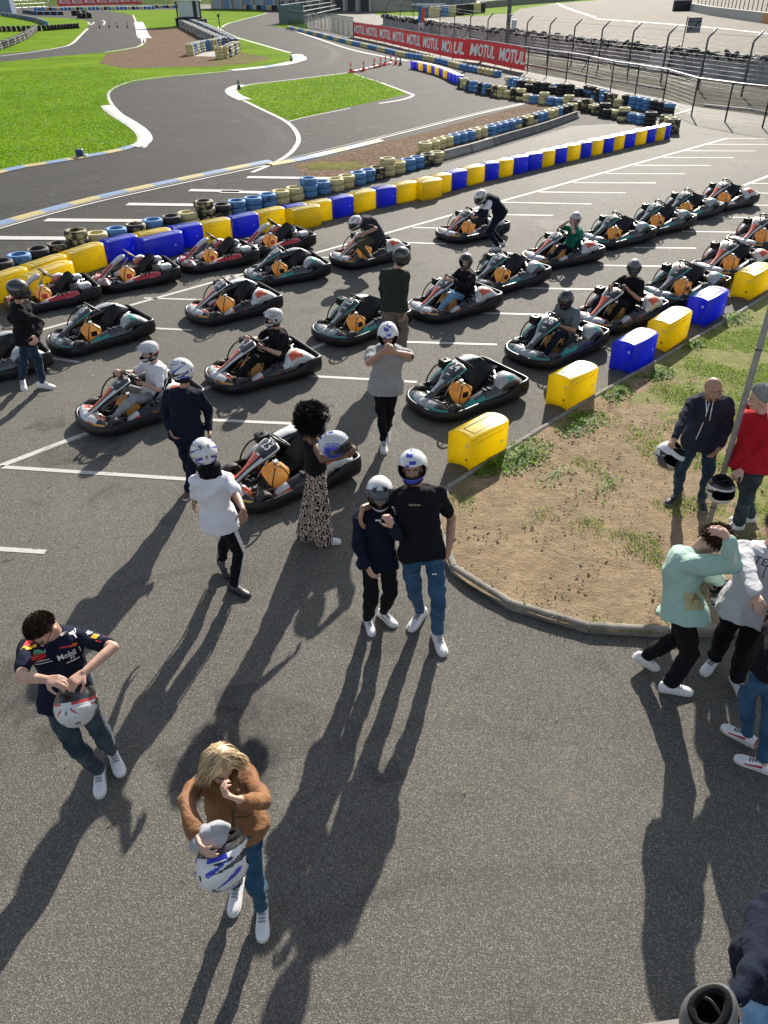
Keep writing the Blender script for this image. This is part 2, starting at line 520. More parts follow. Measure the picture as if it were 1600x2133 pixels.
# painted lines and kerbs of the circuit
mb = MB()
def line(pts, wdt, z=Z3 + .004, n=6): ribbon(mb, px_path(pts, n), wdt, z)
line([(300, 308), (310, 292), (302, 273), (276, 254), (250, 236), (231, 214), (226, 195), (243, 181), (286, 167), (360, 159), (470, 149), (520, 143)], .16)
line([(455, 55), (460, 62), (473, 72), (520, 86), (565, 99), (605, 110)], .3)
line([(462, 57), (475, 49), (502, 42), (540, 32), (558, 27)], .3)
line([(498, 182), (530, 175), (600, 167), (725, 152)], .18)
line([(502, 207), (545, 228), (590, 250), (612, 268), (622, 288), (617, 305), (598, 325), (560, 345), (525, 360)], .18)
line([(600, 254), (640, 244), (730, 226)], .10)
line([(792, 172), (845, 192), (860, 199), (838, 208), (790, 216)], .18)
line([(735, 153), (760, 162), (790, 171)], .1)
line([(-40, 488), (180, 427), (400, 378), (600, 335), (800, 287), (1000, 237), (1112, 212)], .10)
line([(-40, 484.0), (180, 423), (400, 374), (600, 331), (800, 283.4), (1000, 234), (1112, 210)], .045, Z3 + .004)
line([(0, 117), (50, 111), (115, 101), (148, 92), (168, 74), (183, 59)], .35)
line([(183, 46), (190, 52), (196, 46)], .3)
line([(277, 31), (283, 45), (293, 72), (299, 90), (302, 78)], .3)
line([(299, 90), (285, 98), (240, 106), (216, 109)], .25)
line([(213, 42), (218, 45), (216, 52)], .3)
line([(600, 60), (660, 80), (730, 103), (800, 118), (850, 127)], .3)
line([(1210, 232), (1080, 262), (930, 331)], .10)
line([(1440, 228), (1375, 248)], .12)
for y_, x0, x1 in ((497, -60, 195), (460, 95, 330), (427, 265, 420), (398, 395, 500), (371, 515, 690), (401, 460, 560)):
    a, b = G(x0, y_ - 1, 0), G(x1, y_ + 1, 0)
    ribbon(mb, [a, b], .30, Z3 + .004)
tag(mb.build('track_lines', M_WHITE), kind='structure')

def kerb(name, pts, wdt, pat, step, z=Z4 + .004, mats=(M_KWHITE, M_KYEL, M_KBLUE), lift=.03, n=8):
    P = resample(px_path(pts, n), step)
    b = MB()
    for i in range(len(P) - 1):
        t_ = (P[i + 1] - P[i]).normalized(); nr = Vector((-t_.y, t_.x, 0))
        sub = [P[i], P[i].lerp(P[i + 1], .5), P[i + 1]]
        prof = [(-wdt / 2, 0), (-wdt / 4, lift * .7), (0, lift), (wdt / 2, 0)]
        rings = [[Vector((p.x, p.y, 0)) + nr * q[0] + Vector((0, 0, z + q[1])) for q in prof] for p in sub]
        b.loft(rings, closed=False, caps=False, mat=pat[i % len(pat)], smooth=False)
    return tag(b.build(name, list(mats)), kind='structure')
kerb('kerb_near', [(-30, 366), (40, 349), (110, 338), (190, 324), (240, 315), (275, 305)], .5, (1, 2, 1, 2), .75)
kerb('kerb_apex', [(222, 221), (232, 232), (250, 244), (272, 257), (292, 272), (302, 287), (297, 299), (275, 307)], .6, (0,), .8)
kerb('kerb_exit', [(-40, 477.6), (180, 417.5), (400, 369), (560, 336)], .42, (2, 1), .95)
kerb('kerb_exit', [(560, 344), (600, 337), (640, 329), (790, 293)], .5, (1, 2, 0, 1, 2), .95)
kerb('kerb_far', [(480, 147), (540, 141), (585, 135), (612, 129), (626, 123), (616, 114)], 1.1, (0, 0, 2, 0, 0, 1), 1.5)
kerb('kerb_chicane', [(512, 209), (490, 199), (481, 190), (487, 183), (500, 178)], .7, (0,), .9)
kerb('kerb_flat', [(288, 46), (293, 58), (297, 72), (303, 80)], 1.5, (0,), 2.0)

# parking bay lines on the lot
mb = MB()
ln = lambda a, b, wd=.09: ribbon(mb, [G(*a), G(*b)], wd, Z1)
ln((540, 561), (700, 515)); ln((700, 515), (1515, 288)); ln((340, 617), (540, 561)); ln((-60, 728), (340, 617))
a, b = G(0, 971), G(1600, 367); ribbon(mb, [a + (a - b) * .08, b + (b - a) * .3], .10, Z1)
for (p, q) in (((0, 972.5), (400, 999)), ((-60, 1140), (95, 1150)), ((620, 782), (868, 796)), ((830, 712), (1035, 718)), ((1000, 652), (1215, 658)), ((440, 875), (640, 884)), ((1080, 600), (1290, 604)), ((1250, 553), (1400, 555)), ((1320, 516), (1450, 517)), ((1420, 482), (1540, 484)), ((1480, 452), (1610, 454)), ((1530, 427), (1640, 428)), ((1545, 402), (1650, 403)), ((1565, 382), (1650, 383)),
               ((950, 445.5), (1152, 449)), ((1040, 421.3), (1232, 425)), ((1122, 400), (1303, 401.7)), ((1195, 380.5), (1367, 381.3)), ((1263, 361.5), (1427, 362.3)), ((1322, 344.3), (1480, 344.8)), ((1381, 328), (1528, 328.5)), ((1425, 314), (1574, 314.5)), ((1474, 300.5), (1625, 301)), ((1515, 288), (1660, 289)), ((860, 474), (1060, 479)), ((760, 503), (930, 508)), ((640, 535), (800, 541)),
               ((300, 621), (500, 627)), ((40, 735), (165, 755)), ((240, 680), (400, 688)), ((470, 576), (600, 583))):
    ln(p, q, .075)
tag(mb.build('parking_lines', M_WHITE), kind='structure')

# far circuit beyond the retaining wall
flat('circuit_track', M_FARTRACK, [(900, 38), (960, 34), (1005, 30), (1075, 22), (1100, 14), (1180, 6), (1260, 0), (1350, -8), (1700, -12), (2100, 30), (1900, 175), (1650, 145), (1240, 98), (1060, 74)], Z1)
grass([(780, 30), (920, 36), (1000, 33), (1068, 27), (1085, 18), (1150, 8), (1240, 1), (1290, -3), (1180, -3), (1030, 9), (900, 14), (790, 16)], 'grass')
mb = MB()
ribbon(mb, px_path([(1240, 39), (1330, 45), (1420, 52), (1520, 61), (1650, 76)]), .5, Z2)
ribbon(mb, px_path([(1160, 6), (1180, 16), (1240, 36)]), .5, Z2)
tag(mb.build('circuit_lines', M_KWHITE), kind='structure')

# ---------------------------------------------------------------- dirt island with its curb
IS = [(926, 1024), (1040, 951), (1122, 899), (1180, 863), (1245, 824), (1330, 777), (1440, 713), (1600, 617), (1800, 497)]
isl = [G(*p) for p in IS]
arc = [(1900, 1290), (1700, 1318), (1600, 1322), (1480, 1327), (1400, 1329), (1320, 1328), (1240, 1322), (1150, 1302), (1060, 1270), (985, 1232), (940, 1195), (915, 1150), (903, 1100), (908, 1060)]
IH = .085
arcw = catmull([G(*p) for p in arc] + [G(926, 1024)], 4)
outline = isl + arcw[:-1]
def island_mat():
    t = NT('worn dirt and grass'); c = t.coord()
    n1 = t.noise(c, 1.1, 5, .65); n2 = t.noise(c, 7, 5, .7); n3 = t.noise(c, 60, 3, .7); n4 = t.noise(c, 2.6, 4, .6, .5)
    soil = t.ramp(t.math('ADD', t.math('MULTIPLY', n2, .5), t.math('MULTIPLY', n3, .5)), [(.3, (.165, .115, .068)), (.5, (.29, .215, .132)), (.7, (.42, .335, .22))])
    soil = t.mix(t.ramp(n4, [(.42, (0, 0, 0)), (.68, (.55, .55, .55))]), soil, (.155, .125, .075))
    soil = t.mix(t.ramp(t.noise(c, 18, 4, .75), [(.60, (0, 0, 0)), (.70, (.6, .6, .6))]), soil, (.09, .065, .04))
    x = t.sep(c)
    green = t.ramp(t.math('ADD', t.math('MULTIPLY', n2, .5), t.math('MULTIPLY', n3, .5)), [(.3, (.09, .12, .025)), (.55, (.19, .24, .05)), (.75, (.32, .36, .11))])
    # grass grows towards the right half of the island and along the kerb
    gx = t.math('MULTIPLY', t.math('SUBTRACT', x[0], 2.75), .22)
    m = t.math('ADD', t.math('ADD', t.math('MULTIPLY', n1, .9), t.math('MULTIPLY', n4, .5)), gx)
    mk = t.ramp(m, [(.97, (0, 0, 0)), (1.16, (.62, .62, .62))])
    t.base(t.mix(mk, soil, green)); t.p(Roughness=.95); t.b.inputs['Specular IOR Level'].default_value = .15
    t.bump(t.math('ADD', n2, t.math('MULTIPLY', n3, .5)), .8, .05)
    return t.mat
M_DIRT = island_mat()
flat('dirt_island', M_DIRT, [Vector((p.x, p.y, 0)) for p in outline], IH - .02, 'structure')
# curb stones along the round end, flat edging along the straight side
def curb(name, path, wd, h, seg, inset):
    P = resample(path, seg); b = MB(); n = len(P); N = []
    for i in range(n):
        t_ = (P[min(i + 1, n - 1)] - P[max(i - 1, 0)]).normalized(); N.append(Vector((-t_.y, t_.x, 0)) * inset)
    prof = [(0, -.02), (0, h - .025), (.012, h - .006), (.028, h), (wd - .02, h), (wd, h - .012), (wd, -.02)]
    for i in range(n - 1):
        d = (P[i + 1] - P[i]).normalized() * .003
        dz = rnd.uniform(-.004, .004)
        rings = [[Vector((p.x, p.y, q[1] + dz)) + nn * q[0] for q in prof] for p, nn in ((P[i] + d, N[i]), ((P[i] + P[i + 1]) / 2, (N[i] + N[i + 1]) / 2), (P[i + 1] - d, N[i + 1]))]
        b.loft(rings, caps=True, mat=0, smooth=False)
    o = b.build(name, M_CURB); fix_normals(o)
    return tag(o, kind='structure')
cen = G(1250, 1080)
curb('curb', arcw, .075, IH + .002, .75, 1 if (Vector((-(arcw[6] - arcw[5]).y, (arcw[6] - arcw[5]).x, 0))).dot(cen - arcw[5]) > 0 else -1)
st = [G(*p) for p in IS]
curb('curb_edging', st, .07, IH + .005, 1.0, 1 if (Vector((-(st[1] - st[0]).y, (st[1] - st[0]).x, 0))).dot(cen - st[0]) > 0 else -1)
# light concrete step under the camera (bottom right edge of the view)
mb = MB()
a, b_ = G(1320, 2150), G(1700, 2095)
dv = (b_ - a).normalized(); nv = Vector((-dv.y, dv.x, 0))
P = [a - dv * .2, b_ + dv * 1.5, b_ + dv * 1.5 - nv * .6, a - dv * .2 - nv * .6]
mb.add([Vector((p.x, p.y, z)) for z in (0, .1) for p in P], [(3, 2, 1, 0), (4, 5, 6, 7), (0, 1, 5, 4), (1, 2, 6, 5), (2, 3, 7, 6), (3, 0, 4, 7)], 0, False)
o = mb.build('pavement', M_CONC); fix_normals(o); tag(o, kind='structure')

def inside(p, poly):
    c = False; n = len(poly)
    for i in range(n):
        a, b = poly[i], poly[(i + 1) % n]
        if (a.y > p.y) != (b.y > p.y) and p.x < (b.x - a.x) * (p.y - a.y) / (b.y - a.y) + a.x: c = not c
    return c
def blade_mat(name, a, b):
    t = NT(name); g = t.n('ShaderNodeNewGeometry')
    t.base(t.ramp(g.outputs['Random Per Island'], [(0, a), (1, b)])); t.p(Roughness=.6)
    t.b.inputs['Specular IOR Level'].default_value = .25
    tr = t.n('ShaderNodeBsdfTranslucent'); t.l(t.ramp(g.outputs['Random Per Island'], [(0, tuple(x * 1.5 for x in a)), (1, tuple(min(1, x * 1.6) for x in b))]), tr.inputs[0])
    ms = t.n('ShaderNodeMixShader'); ms.inputs[0].default_value = .4
    t.l(t.b.outputs[0], ms.inputs[1]); t.l(tr.outputs[0], ms.inputs[2]); t.l(ms.outputs[0], t.out.inputs[0])
    return t.mat
# ---- rubber laid on the tarmac, worn patches on the lot
def rubber_mat(name, amt):
    t = NT(name); c = t.coord(); n = t.noise(c, 3.5, 5, .7); n2 = t.noise(c, 45, 3, .7)
    t.base((.018, .018, .019)); t.p(Roughness=.7)
    tb = t.n('ShaderNodeBsdfTransparent'); ms = t.n('ShaderNodeMixShader')
    t.l(t.ramp(t.math('ADD', t.math('MULTIPLY', n, .6), t.math('MULTIPLY', n2, .4)), [(.40, (0, 0, 0)), (.68, (amt,) * 3)]), ms.inputs[0])
    t.l(tb.outputs[0], ms.inputs[1]); t.l(t.b.outputs[0], ms.inputs[2]); t.l(ms.outputs[0], t.out.inputs[0])
    return t.mat
mb = MB()
for off in (-14, -4, 5, 16, 30):
    for wd in (.22,):
        base_ = [(-60, 455), (120, 418), (320, 385), (480, 352), (560, 318), (578, 285), (540, 252), (450, 215), (400, 190), (420, 168), (520, 152), (640, 138), (690, 122), (690, 104), (640, 84)]
        ribbon(mb, px_path([(x + off * (1.6 if i < 4 else 1.0) * (.4 if i > 11 else 1), y + off * (.5 if i < 6 else .35) * (.3 if i > 10 else 1)) for i, (x, y) in enumerate(base_)], 8), wd * rnd.uniform(.8, 1.8), Z1 + .002 + .0004 * (off + 14) / 10)
tag(mb.build('racing_line', rubber_mat('laid rubber', .55)), kind='structure')
mb = MB()
for k, pts in enumerate((((340, 1090), (470, 1060), (600, 1075)), ((200, 1250), (420, 1180), (560, 1200)), ((700, 1560), (900, 1500), (1120, 1540)), ((620, 690), (760, 650), (860, 640)), ((1060, 480), (1220, 430), (1400, 380)), ((640, 1930), (900, 1830), (1240, 1820)), ((540, 640), (700, 600), (840, 590)), ((1150, 470), (1320, 415), (1480, 370)))):
    P = px_path(pts, 8); ribbon(mb, P, .13, Z1 + .001 + k * .0004); 
tag(mb.build('tyre_marks', rubber_mat('faint tyre mark', .22)), kind='structure')
# oil stains, a seam and pale litter on the lot
mb = MB()
for k in range(34):
    c0 = Vector((rnd.uniform(-5, 9), rnd.uniform(3, 24), 0)); r0 = rnd.uniform(.12, .55); P = []
    for j in range(14):
        a = 2 * PI * j / 14; rr = r0 * rnd.uniform(.55, 1.2); P.append((c0.x + rr * 1.3 * math.cos(a), c0.y + rr * math.sin(a), Z1 + .0045 + k * .00005))
    mb.add(P, [tuple(range(14))], 0, False)
tag(mb.build('oil_stains', rubber_mat('oil stain', .45)), kind='structure')
t = NT('pale litter'); g_ = t.n('ShaderNodeNewGeometry'); t.base(t.ramp(g_.outputs['Random Per Island'], [(0, (.10, .07, .035)), (.6, (.35, .30, .20)), (1, (.6, .58, .52))])); t.p(Roughness=.8)
V, Fc = [], []
for k in range(150):
    p = Vector((rnd.uniform(-6, 9), rnd.uniform(3, 22), .012)); s_ = rnd.uniform(.008, .026); u = Vector((rnd.gauss(0, 1), rnd.gauss(0, 1), rnd.gauss(0, .2))).normalized(); v = u.cross(Vector((0, 0, 1))).normalized(); b0 = len(V)
    V += [p - u * s_, p + v * s_ * .5 + Vector((0, 0, .006)), p + u * s_, p - v * s_ * .5 + Vector((0, 0, .008))]; Fc.append((b0, b0 + 1, b0 + 2, b0 + 3))
mb = MB(); mb.add(V, Fc, 0, False); tag(mb.build('litter', t.mat), 'pale leaf bits and crumbs of litter scattered over the asphalt lot', 'litter', kind='stuff')
# ragged grass along the near turf
M_TUFT = blade_mat('turf blade', (.06, .14, .006), (.17, .30, .012))
def tufts(name, poly_px, n, label, hmin=.025, hmax=.06):
    P = [G(*p) for p in poly_px]; x0, x1 = min(p.x for p in P), max(p.x for p in P); y0, y1 = min(p.y for p in P), max(p.y for p in P)
    V, Fc = [], []; k = 0; tries = 0
    edges = []
    for a, b in zip(P, P[1:] + P[:1]):
        m = int((b - a).length / .12)
        for j in range(m): edges.append(a.lerp(b, (j + rnd.random()) / max(1, m)))
    pts = []
    while len(pts) < n and tries < n * 12:
        tries += 1; p = Vector((rnd.uniform(x0, x1), y0 + (y1 - y0) * rnd.random() ** 1.6, 0))
        if inside(p, P): pts.append(p)
    for e in edges:
        for q in range(1): pts.append(e + Vector((rnd.gauss(0, .05), rnd.gauss(0, .05), 0)))
    for p in pts:
        h = rnd.uniform(hmin, hmax); a = rnd.uniform(0, PI); wd = rnd.uniform(.012, .035); dx, dy = math.cos(a) * wd, math.sin(a) * wd; b0 = len(V)
        V += [(p.x - dx, p.y - dy, .006), (p.x + dx, p.y + dy, .006), (p.x + rnd.gauss(0, .04), p.y + rnd.gauss(0, .04), .006 + h)]; Fc.append((b0, b0 + 1, b0 + 2))
    b = MB(); b.add(V, Fc, 0, False); o = b.build(name, M_TUFT); tag(o, label, 'grass', kind='stuff')

# ---- grass blades, weeds, leaves and crumbs on the island
M_BLADE = blade_mat('grass blade', (.075, .16, .012), (.22, .34, .045))
M_WEED = blade_mat('weed leaf', (.06, .14, .012), (.17, .30, .03))
from mathutils import noise as mnoise
mb = MB(); cnt = 0
dirv = (st[5] - st[0]).normalized(); nrm = Vector((-dirv.y, dirv.x, 0))
if nrm.dot(cen - st[0]) < 0: nrm = -nrm
def gdens(p):
    n1 = mnoise.fractal(Vector((p.x * 1.3, p.y * 1.3, 3.1)), .8, 2.0, 4)
    d = (p - st[0]).dot(nrm)
    g = .26 + n1 * 1.15 + (p.x - 3.0) * .20
    if d < .45: g = max(g, .55 + n1 * .9 - d * .6)
    return g
V, Fc = [], []
for k in range(190000):
    p = Vector((rnd.uniform(.2, 7.4), rnd.uniform(4.2, 12.5), 0))
    if gdens(p) < rnd.uniform(.45, 1.05): continue
    if not inside(p, outline): continue
    h = rnd.uniform(.014, .040); a = rnd.uniform(0, 2 * PI); wd = rnd.uniform(.003, .007)
    dx, dy = math.cos(a), math.sin(a); ln_ = rnd.uniform(.2, 1.2) * h
    b0 = len(V); z0 = IH - .022
    V += [(p.x - dy * wd, p.y + dx * wd, z0), (p.x + dy * wd, p.y - dx * wd, z0), (p.x + dx * ln_, p.y + dy * ln_, z0 + h)]
    Fc.append((b0, b0 + 1, b0 + 2))
mb.add(V, Fc, 0, False)
o = mb.build('island_grass', M_BLADE); tag(o, 'sparse short grass growing out of the bare dirt of the island', 'grass', kind='stuff')
# leafy weeds hugging the edging
def weed(px, py, r, n, label, grp='weeds by the edging'):
    c = G(px, py, IH); b = MB(); V, Fc = [], []
    for k in range(n):
        a = rnd.uniform(0, 2 * PI); rr = r * 1.5 * rnd.random() ** .8; 
        p = Vector((rr * math.cos(a) * 1.5, rr * math.sin(a) * .8, rnd.uniform(0, .075) * max(.12, 1 - rr / r * .6) * (.6 + r)))
        p = dirv * p.x + nrm * p.y + Vector((0, 0, p.z - .01))
        s_ = rnd.uniform(.014, .032); u = Vector((rnd.gauss(0, 1), rnd.gauss(0, 1), rnd.gauss(0, .4))).normalized(); v = u.cross(Vector((rnd.gauss(0, .5), rnd.gauss(0, .5), 1))).normalized()
        b0 = len(V)
        V += [p - u * s_, p + v * s_ * .5 - u * s_ * .1, p + u * s_, p - v * s_ * .5 - u * s_ * .1]
        Fc.append((b0, b0 + 1, b0 + 2, b0 + 3))
        sd = Vector((-p.y, p.x, 0)).normalized() * .0022; b0 = len(V); V += [Vector((0, 0, .004)) - sd, Vector((0, 0, .004)) + sd, p]; Fc.append((b0, b0 + 1, b0 + 2))
    b.add(V, Fc, 0, False)
    o = b.build('weed', M_WEED); o.location = c
    return tag(o, label, 'weed', grp)
weed(1030, 965, .17, 420, 'low dark weeds at the foot of the nearest yellow block, in its shade')
weed(1085, 948, .26, 620, 'largest patch of leafy weeds right of the nearest yellow block')
weed(1160, 985, .20, 60, 'flat tuft of weeds out on the bare dirt near the nearest yellow block')
weed(1210, 880, .22, 420, 'dark weeds in the shade below the second yellow block')
weed(1290, 815, .16, 320, 'bright weed tuft at the kerb right of the second yellow block')
weed(1378, 778, .14, 300, 'bushy bright weed between the near blue block and the dirt')
weed(1447, 716, .15, 260, 'small bright weed clump below the third yellow block')
weed(1530, 662, .22, 380, 'long bright weed strip beside the far blue block')
weed(1265, 1010, .22, 36, 'faint weed tuft in the middle of the bare dirt')
# dead leaves and clods: too many to count
t = NT('dead leaf'); g = t.n('ShaderNodeNewGeometry')
t.base(t.ramp(g.outputs['Random Per Island'], [(0, (.03, .018, .010)), (.7, (.10, .055, .028)), (1, (.34, .28, .2))])); t.p(Roughness=.8)
mb = MB(); V, Fc = [], []
for k in range(9000):
    p = Vector((rnd.uniform(.2, 6.5), rnd.uniform(4.2, 10.5), 0))
    d = mnoise.noise(Vector((p.x * 1.7, p.y * 1.7, 9)))
    if d < rnd.uniform(-.35, .6) or not inside(p, outline): continue
    s_ = rnd.uniform(.006, .016) if rnd.random() < .8 else rnd.uniform(.016, .030); u = Vector((rnd.gauss(0, 1), rnd.gauss(0, 1), rnd.gauss(0, .35))).normalized(); v = u.cross(Vector((rnd.gauss(0, .3), rnd.gauss(0, .3), 1))).normalized()
    p.z = IH - .004; b0 = len(V)
    V += [p - u * s_, p + v * s_ * .6 + Vector((0, 0, .006)), p + u * s_, p - v * s_ * .6 + Vector((0, 0, .008))]
    Fc.append((b0, b0 + 1, b0 + 2, b0 + 3))
mb.add(V, Fc, 0, False); o = mb.build('fallen_leaves', t.mat)
tag(o, 'dry brown leaves and crumbs scattered over the bare dirt', 'leaves', kind='stuff')

tufts('grass_blades', [(-160, 394), (0, 358), (60, 345), (150, 330), (250, 312), (290, 300), (286, 284), (262, 262), (236, 242), (222, 218), (226, 195), (243, 182), (285, 169), (330, 155), (150, 140), (0, 150), (-160, 170)], 42000, 'short bright grass blades on the turf left of the near bend')
tufts('grass_blades', [(502, 194), (520, 180), (600, 170), (720, 154), (735, 153), (790, 171), (840, 190), (800, 206), (700, 227), (612, 249), (590, 245), (545, 224), (512, 208)], 9000, 'short bright grass blades on the grass island between the bends')
# dark verge of grit and thin grass between the post fence and the concrete wall
flat('verge', grass_mat('gritty verge', (.045, .045, .035), (.085, .082, .066), (.14, .135, .10)), [(940, 118), (1000, 127), (1064, 142), (1138, 157), (1220, 172), (1300, 190), (1380, 205), (1450, 222), (1560, 236), (1720, 262), (1760, 205), (1550, 172), (1240, 128), (1060, 99), (940, 80)], Z1 + .002)
# ================================================================= BARRIERS
def plastic(name, col, tr=.35, rough=.42):
    t = NT(name); c = t.coord()
    n = t.noise(c, 3.2, 5, .65); n2 = t.noise(c, 30, 4, .7); n3 = t.noise(c, 1.3, 3)
    colr = t.mix(t.ramp(n, [(.35, (0, 0, 0)), (.8, (.5, .5, .5))]), col, tuple(x * .8 + .05 for x in col))
    colr = t.mix(t.ramp(n2, [(.62, (0, 0, 0)), (.75, (.3, .3, .3))]), colr, (.12, .11, .09))
    oi = t.n('ShaderNodeObjectInfo').outputs['Random']
    mp = t.n('ShaderNodeMapping'); t.l(c, mp.inputs[0]); mp.inputs['Scale'].default_value = (2.2, 2.2, 22); cb = t.n('ShaderNodeCombineXYZ'); t.l(t.math('MULTIPLY', oi, 37.0), cb.inputs[0]); t.l(cb.outputs[0], mp.inputs[1])
    sc_ = t.noise(mp.outputs[0], 2.0, 5, .7)
    colr = t.mix(t.ramp(sc_, [(.60, (0, 0, 0)), (.72, (.30, .30, .30))]), colr, (.14, .13, .11))
    colr = t.mix(t.math('MULTIPLY', oi, .10), colr, tuple(x * .55 + .09 for x in col))
    # grime gathers on the lowest few centimetres
    z = t.sep(c)[2]
    low = t.ramp(t.math('ADD', z, t.math('MULTIPLY', n, .12)), [(.03, (.55, .55, .55)), (.14, (0, 0, 0))])
    colr = t.mix(low, colr, (.10, .09, .07))
    t.base(colr); t.p(Roughness=t.math('ADD', t.math('MULTIPLY', n2, .3), rough - .12))
    t.bump(n3, .2, .03)
    tr_ = t.n('ShaderNodeBsdfTranslucent'); t.l(colr, tr_.inputs[0])
    ms = t.n('ShaderNodeMixShader'); ms.inputs[0].default_value = tr
    t.l(t.b.outputs[0], ms.inputs[1]); t.l(tr_.outputs[0], ms.inputs[2])
    gl = t.n('ShaderNodeBsdfGlossy'); gl.inputs['Roughness'].default_value = .30; fr = t.n('ShaderNodeFresnel'); fr.inputs[0].default_value = 1.48
    m2 = t.n('ShaderNodeMixShader'); bk = t.n('ShaderNodeNewGeometry').outputs['Backfacing']; t.l(t.math('MULTIPLY', t.math('MULTIPLY', fr.outputs[0], .8), t.math('SUBTRACT', 1.0, bk)), m2.inputs[0]); t.l(ms.outputs[0], m2.inputs[1]); t.l(gl.outputs[0], m2.inputs[2]); t.l(m2.outputs[0], t.out.inputs[0])
    t.b.inputs['Specular IOR Level'].default_value = .1
    return t.mat
M_BY = plastic('yellow barrier plastic', (1.0, .80, .010), .72, .36)
M_BB = plastic('blue barrier plastic', (.02, .06, .85), .62, .36)
M_SUNDOT = {'y': simple('pale yellow sun dot', (.95, .85, .35), .4), 'b': simple('pale blue sun dot', (.35, .45, .95), .4)}  # pale discs: sunlight shining through the block's holes, put in as colour
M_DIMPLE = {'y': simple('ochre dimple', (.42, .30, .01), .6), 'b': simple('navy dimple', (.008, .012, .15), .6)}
def barrier_mesh(col):
    w_, h_, L_ = .19, .47, .45
    def plan(ins, z):
        P = []
        for k in range(9):   # concave end
            a = -1 + 2 * k / 8; P.append((-L_ + ins + .085 * (1 - a * a), -(w_ - ins) * -a * -1, z))
        P2 = []
        for k in range(11):  # convex end
            a = R(-90 + 180 * k / 10); P2.append((L_ - .10 - ins + .15 * math.cos(a), (w_ - ins) * math.sin(a), z))
        # order: convex end from -y to +y, then concave end from +y to -y
        cc = [(-L_ + ins + .085 * (1 - (1 - 2 * k / 8) ** 2), (w_ - ins) * (1 - 2 * k / 8), z) for k in range(9)]
        return P2 + cc
    rings = [plan(.02, 0), plan(.004, .012), plan(0, .03), plan(0, .22), plan(0, h_ - .03), plan(.006, h_ - .012), plan(.02, h_ - .003), plan(.035, h_)]
    b = MB(); b.loft(rings, mat=0)
    return b
PROTO_B = {}
for key, m in (('y', M_BY), ('b', M_BB)):
    t = thing('crash_barrier', 'proto', 'barrier')
    fix_normals(barrier_mesh(key).build('shell', m, t))
    b = MB(); path = [(.32 + .05 * math.cos(R(-90 + 18 * k)), .085 * math.sin(R(-90 + 18 * k)), .4715) for k in range(11)] + [(-.26, .085, .4715), (-.26, -.085, .4715), (.32, -.085, .4715)]
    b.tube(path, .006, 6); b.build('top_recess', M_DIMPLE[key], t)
    b = MB(); b.cyl((.24, -.188, .24), (.24, -.196, .24), .022, n=14); b.build('painted_sun_dot', M_SUNDOT[key], t)
    b = MB(); b.cyl((-.372, -.07, .33), (-.385, -.07, .33), .024, n=14); b.build('painted_sun_dot', M_SUNDOT[key], t)
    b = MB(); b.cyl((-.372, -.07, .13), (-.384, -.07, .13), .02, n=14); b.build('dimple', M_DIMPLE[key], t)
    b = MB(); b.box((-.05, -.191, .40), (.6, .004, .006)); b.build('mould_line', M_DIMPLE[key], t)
    PROTO_B[key] = t
used_b = {'y': 0, 'b': 0}
def barrier(key, a, b, label, group, off=0.0):
    """one block whose camera-side foot runs from a to b (world)"""
    o = PROTO_B[key] if not used_b[key] else copy_tree(PROTO_B[key])
    used_b[key] = 1
    d = (b - a); L = d.length; d.normalize(); nr = Vector((-d.y, d.x, 0))
    c = (a + b) / 2 + nr * (.19 - off)
    o.location = (c.x, c.y, 0); o.rotation_euler = (0, 0, math.atan2(d.y, d.x)); o.scale = (L / .94, 1, 1)
    return tag(o, label, 'barrier', group)
near5 = [('y', (977, 989), (1062, 941), 'nearest yellow barrier block, right beside the two posing men'),
         ('y', (1180, 860), (1244, 825), 'second yellow barrier block, in front of kart 26'),
         ('b', (1312, 784), (1366, 750), 'blue barrier block between the second and third yellow ones at the grass edge'),
         ('y', (1384, 737), (1436, 701), 'yellow barrier block between the two blue blocks at the grass edge'),
         ('b', (1464, 684), (1511, 656), 'farther blue barrier block at the grass edge, in front of the kart on the right'),
         ('y', (1559, 628), (1604, 602), 'yellow barrier block at the right edge of the photo')]
for k, a, b, lb in near5: barrier(k, G(*a), G(*b), lb, 'blocks spaced along the grass edge')
BASE = [(-90, 668), (-30, 645), (72, 608), (233, 551), (300, 535), (366, 522), (430, 510), (488, 499), (548, 486), (600, 474), (645, 467), (697, 457), (741, 446), (787, 434), (829, 426), (880, 413), (943, 398), (975, 388), (1012, 378), (1102, 357), (1182, 337), (1279, 315), (1324, 304), (1365, 295), (1385, 291), (1400, 284)]
def base_y(x):
    for (x0, y0), (x1, y1) in zip(BASE, BASE[1:]):
        if x0 <= x <= x1: return y0 + (y1 - y0) * (x - x0) / (x1 - x0)
bounds = [(-90, 'y'), (-10, 'y'), (75, 'y'), (155, 'y'), (230, 'b'), (298, 'y'), (366, 'b'), (430, 'y'), (488, 'b'), (546, 'y'), (600, 'b'), (645, 'y'), (696, 'b'), (741, 'y'), (787, 'b'), (829, 'y'), (872, 'y'), (908, 'y'), (943, 'b'), (975, 'y'), (1012, 'b'), (1041, 'y'), (1071, 'b'), (1102, 'b'), (1131, 'y'), (1157, 'b'), (1182, 'y'), (1210, 'b'), (1233, 'y'), (1257, 'b'), (1279, 'y'), (1301, 'b'), (1324, 'y'), (1347, 'b'), (1366, 'y'), (1385, 'b'), (1396, None)]
names = {'y': 'yellow block in the long striped barrier behind the karts', 'b': 'blue block in the long striped barrier behind the karts'}
PW = [G(x, base_y(x)) for x, k in bounds]
for i in range(len(bounds) - 1):
    barrier(bounds[i][1], PW[i], PW[i + 1], names[bounds[i][1]], 'long striped barrier')
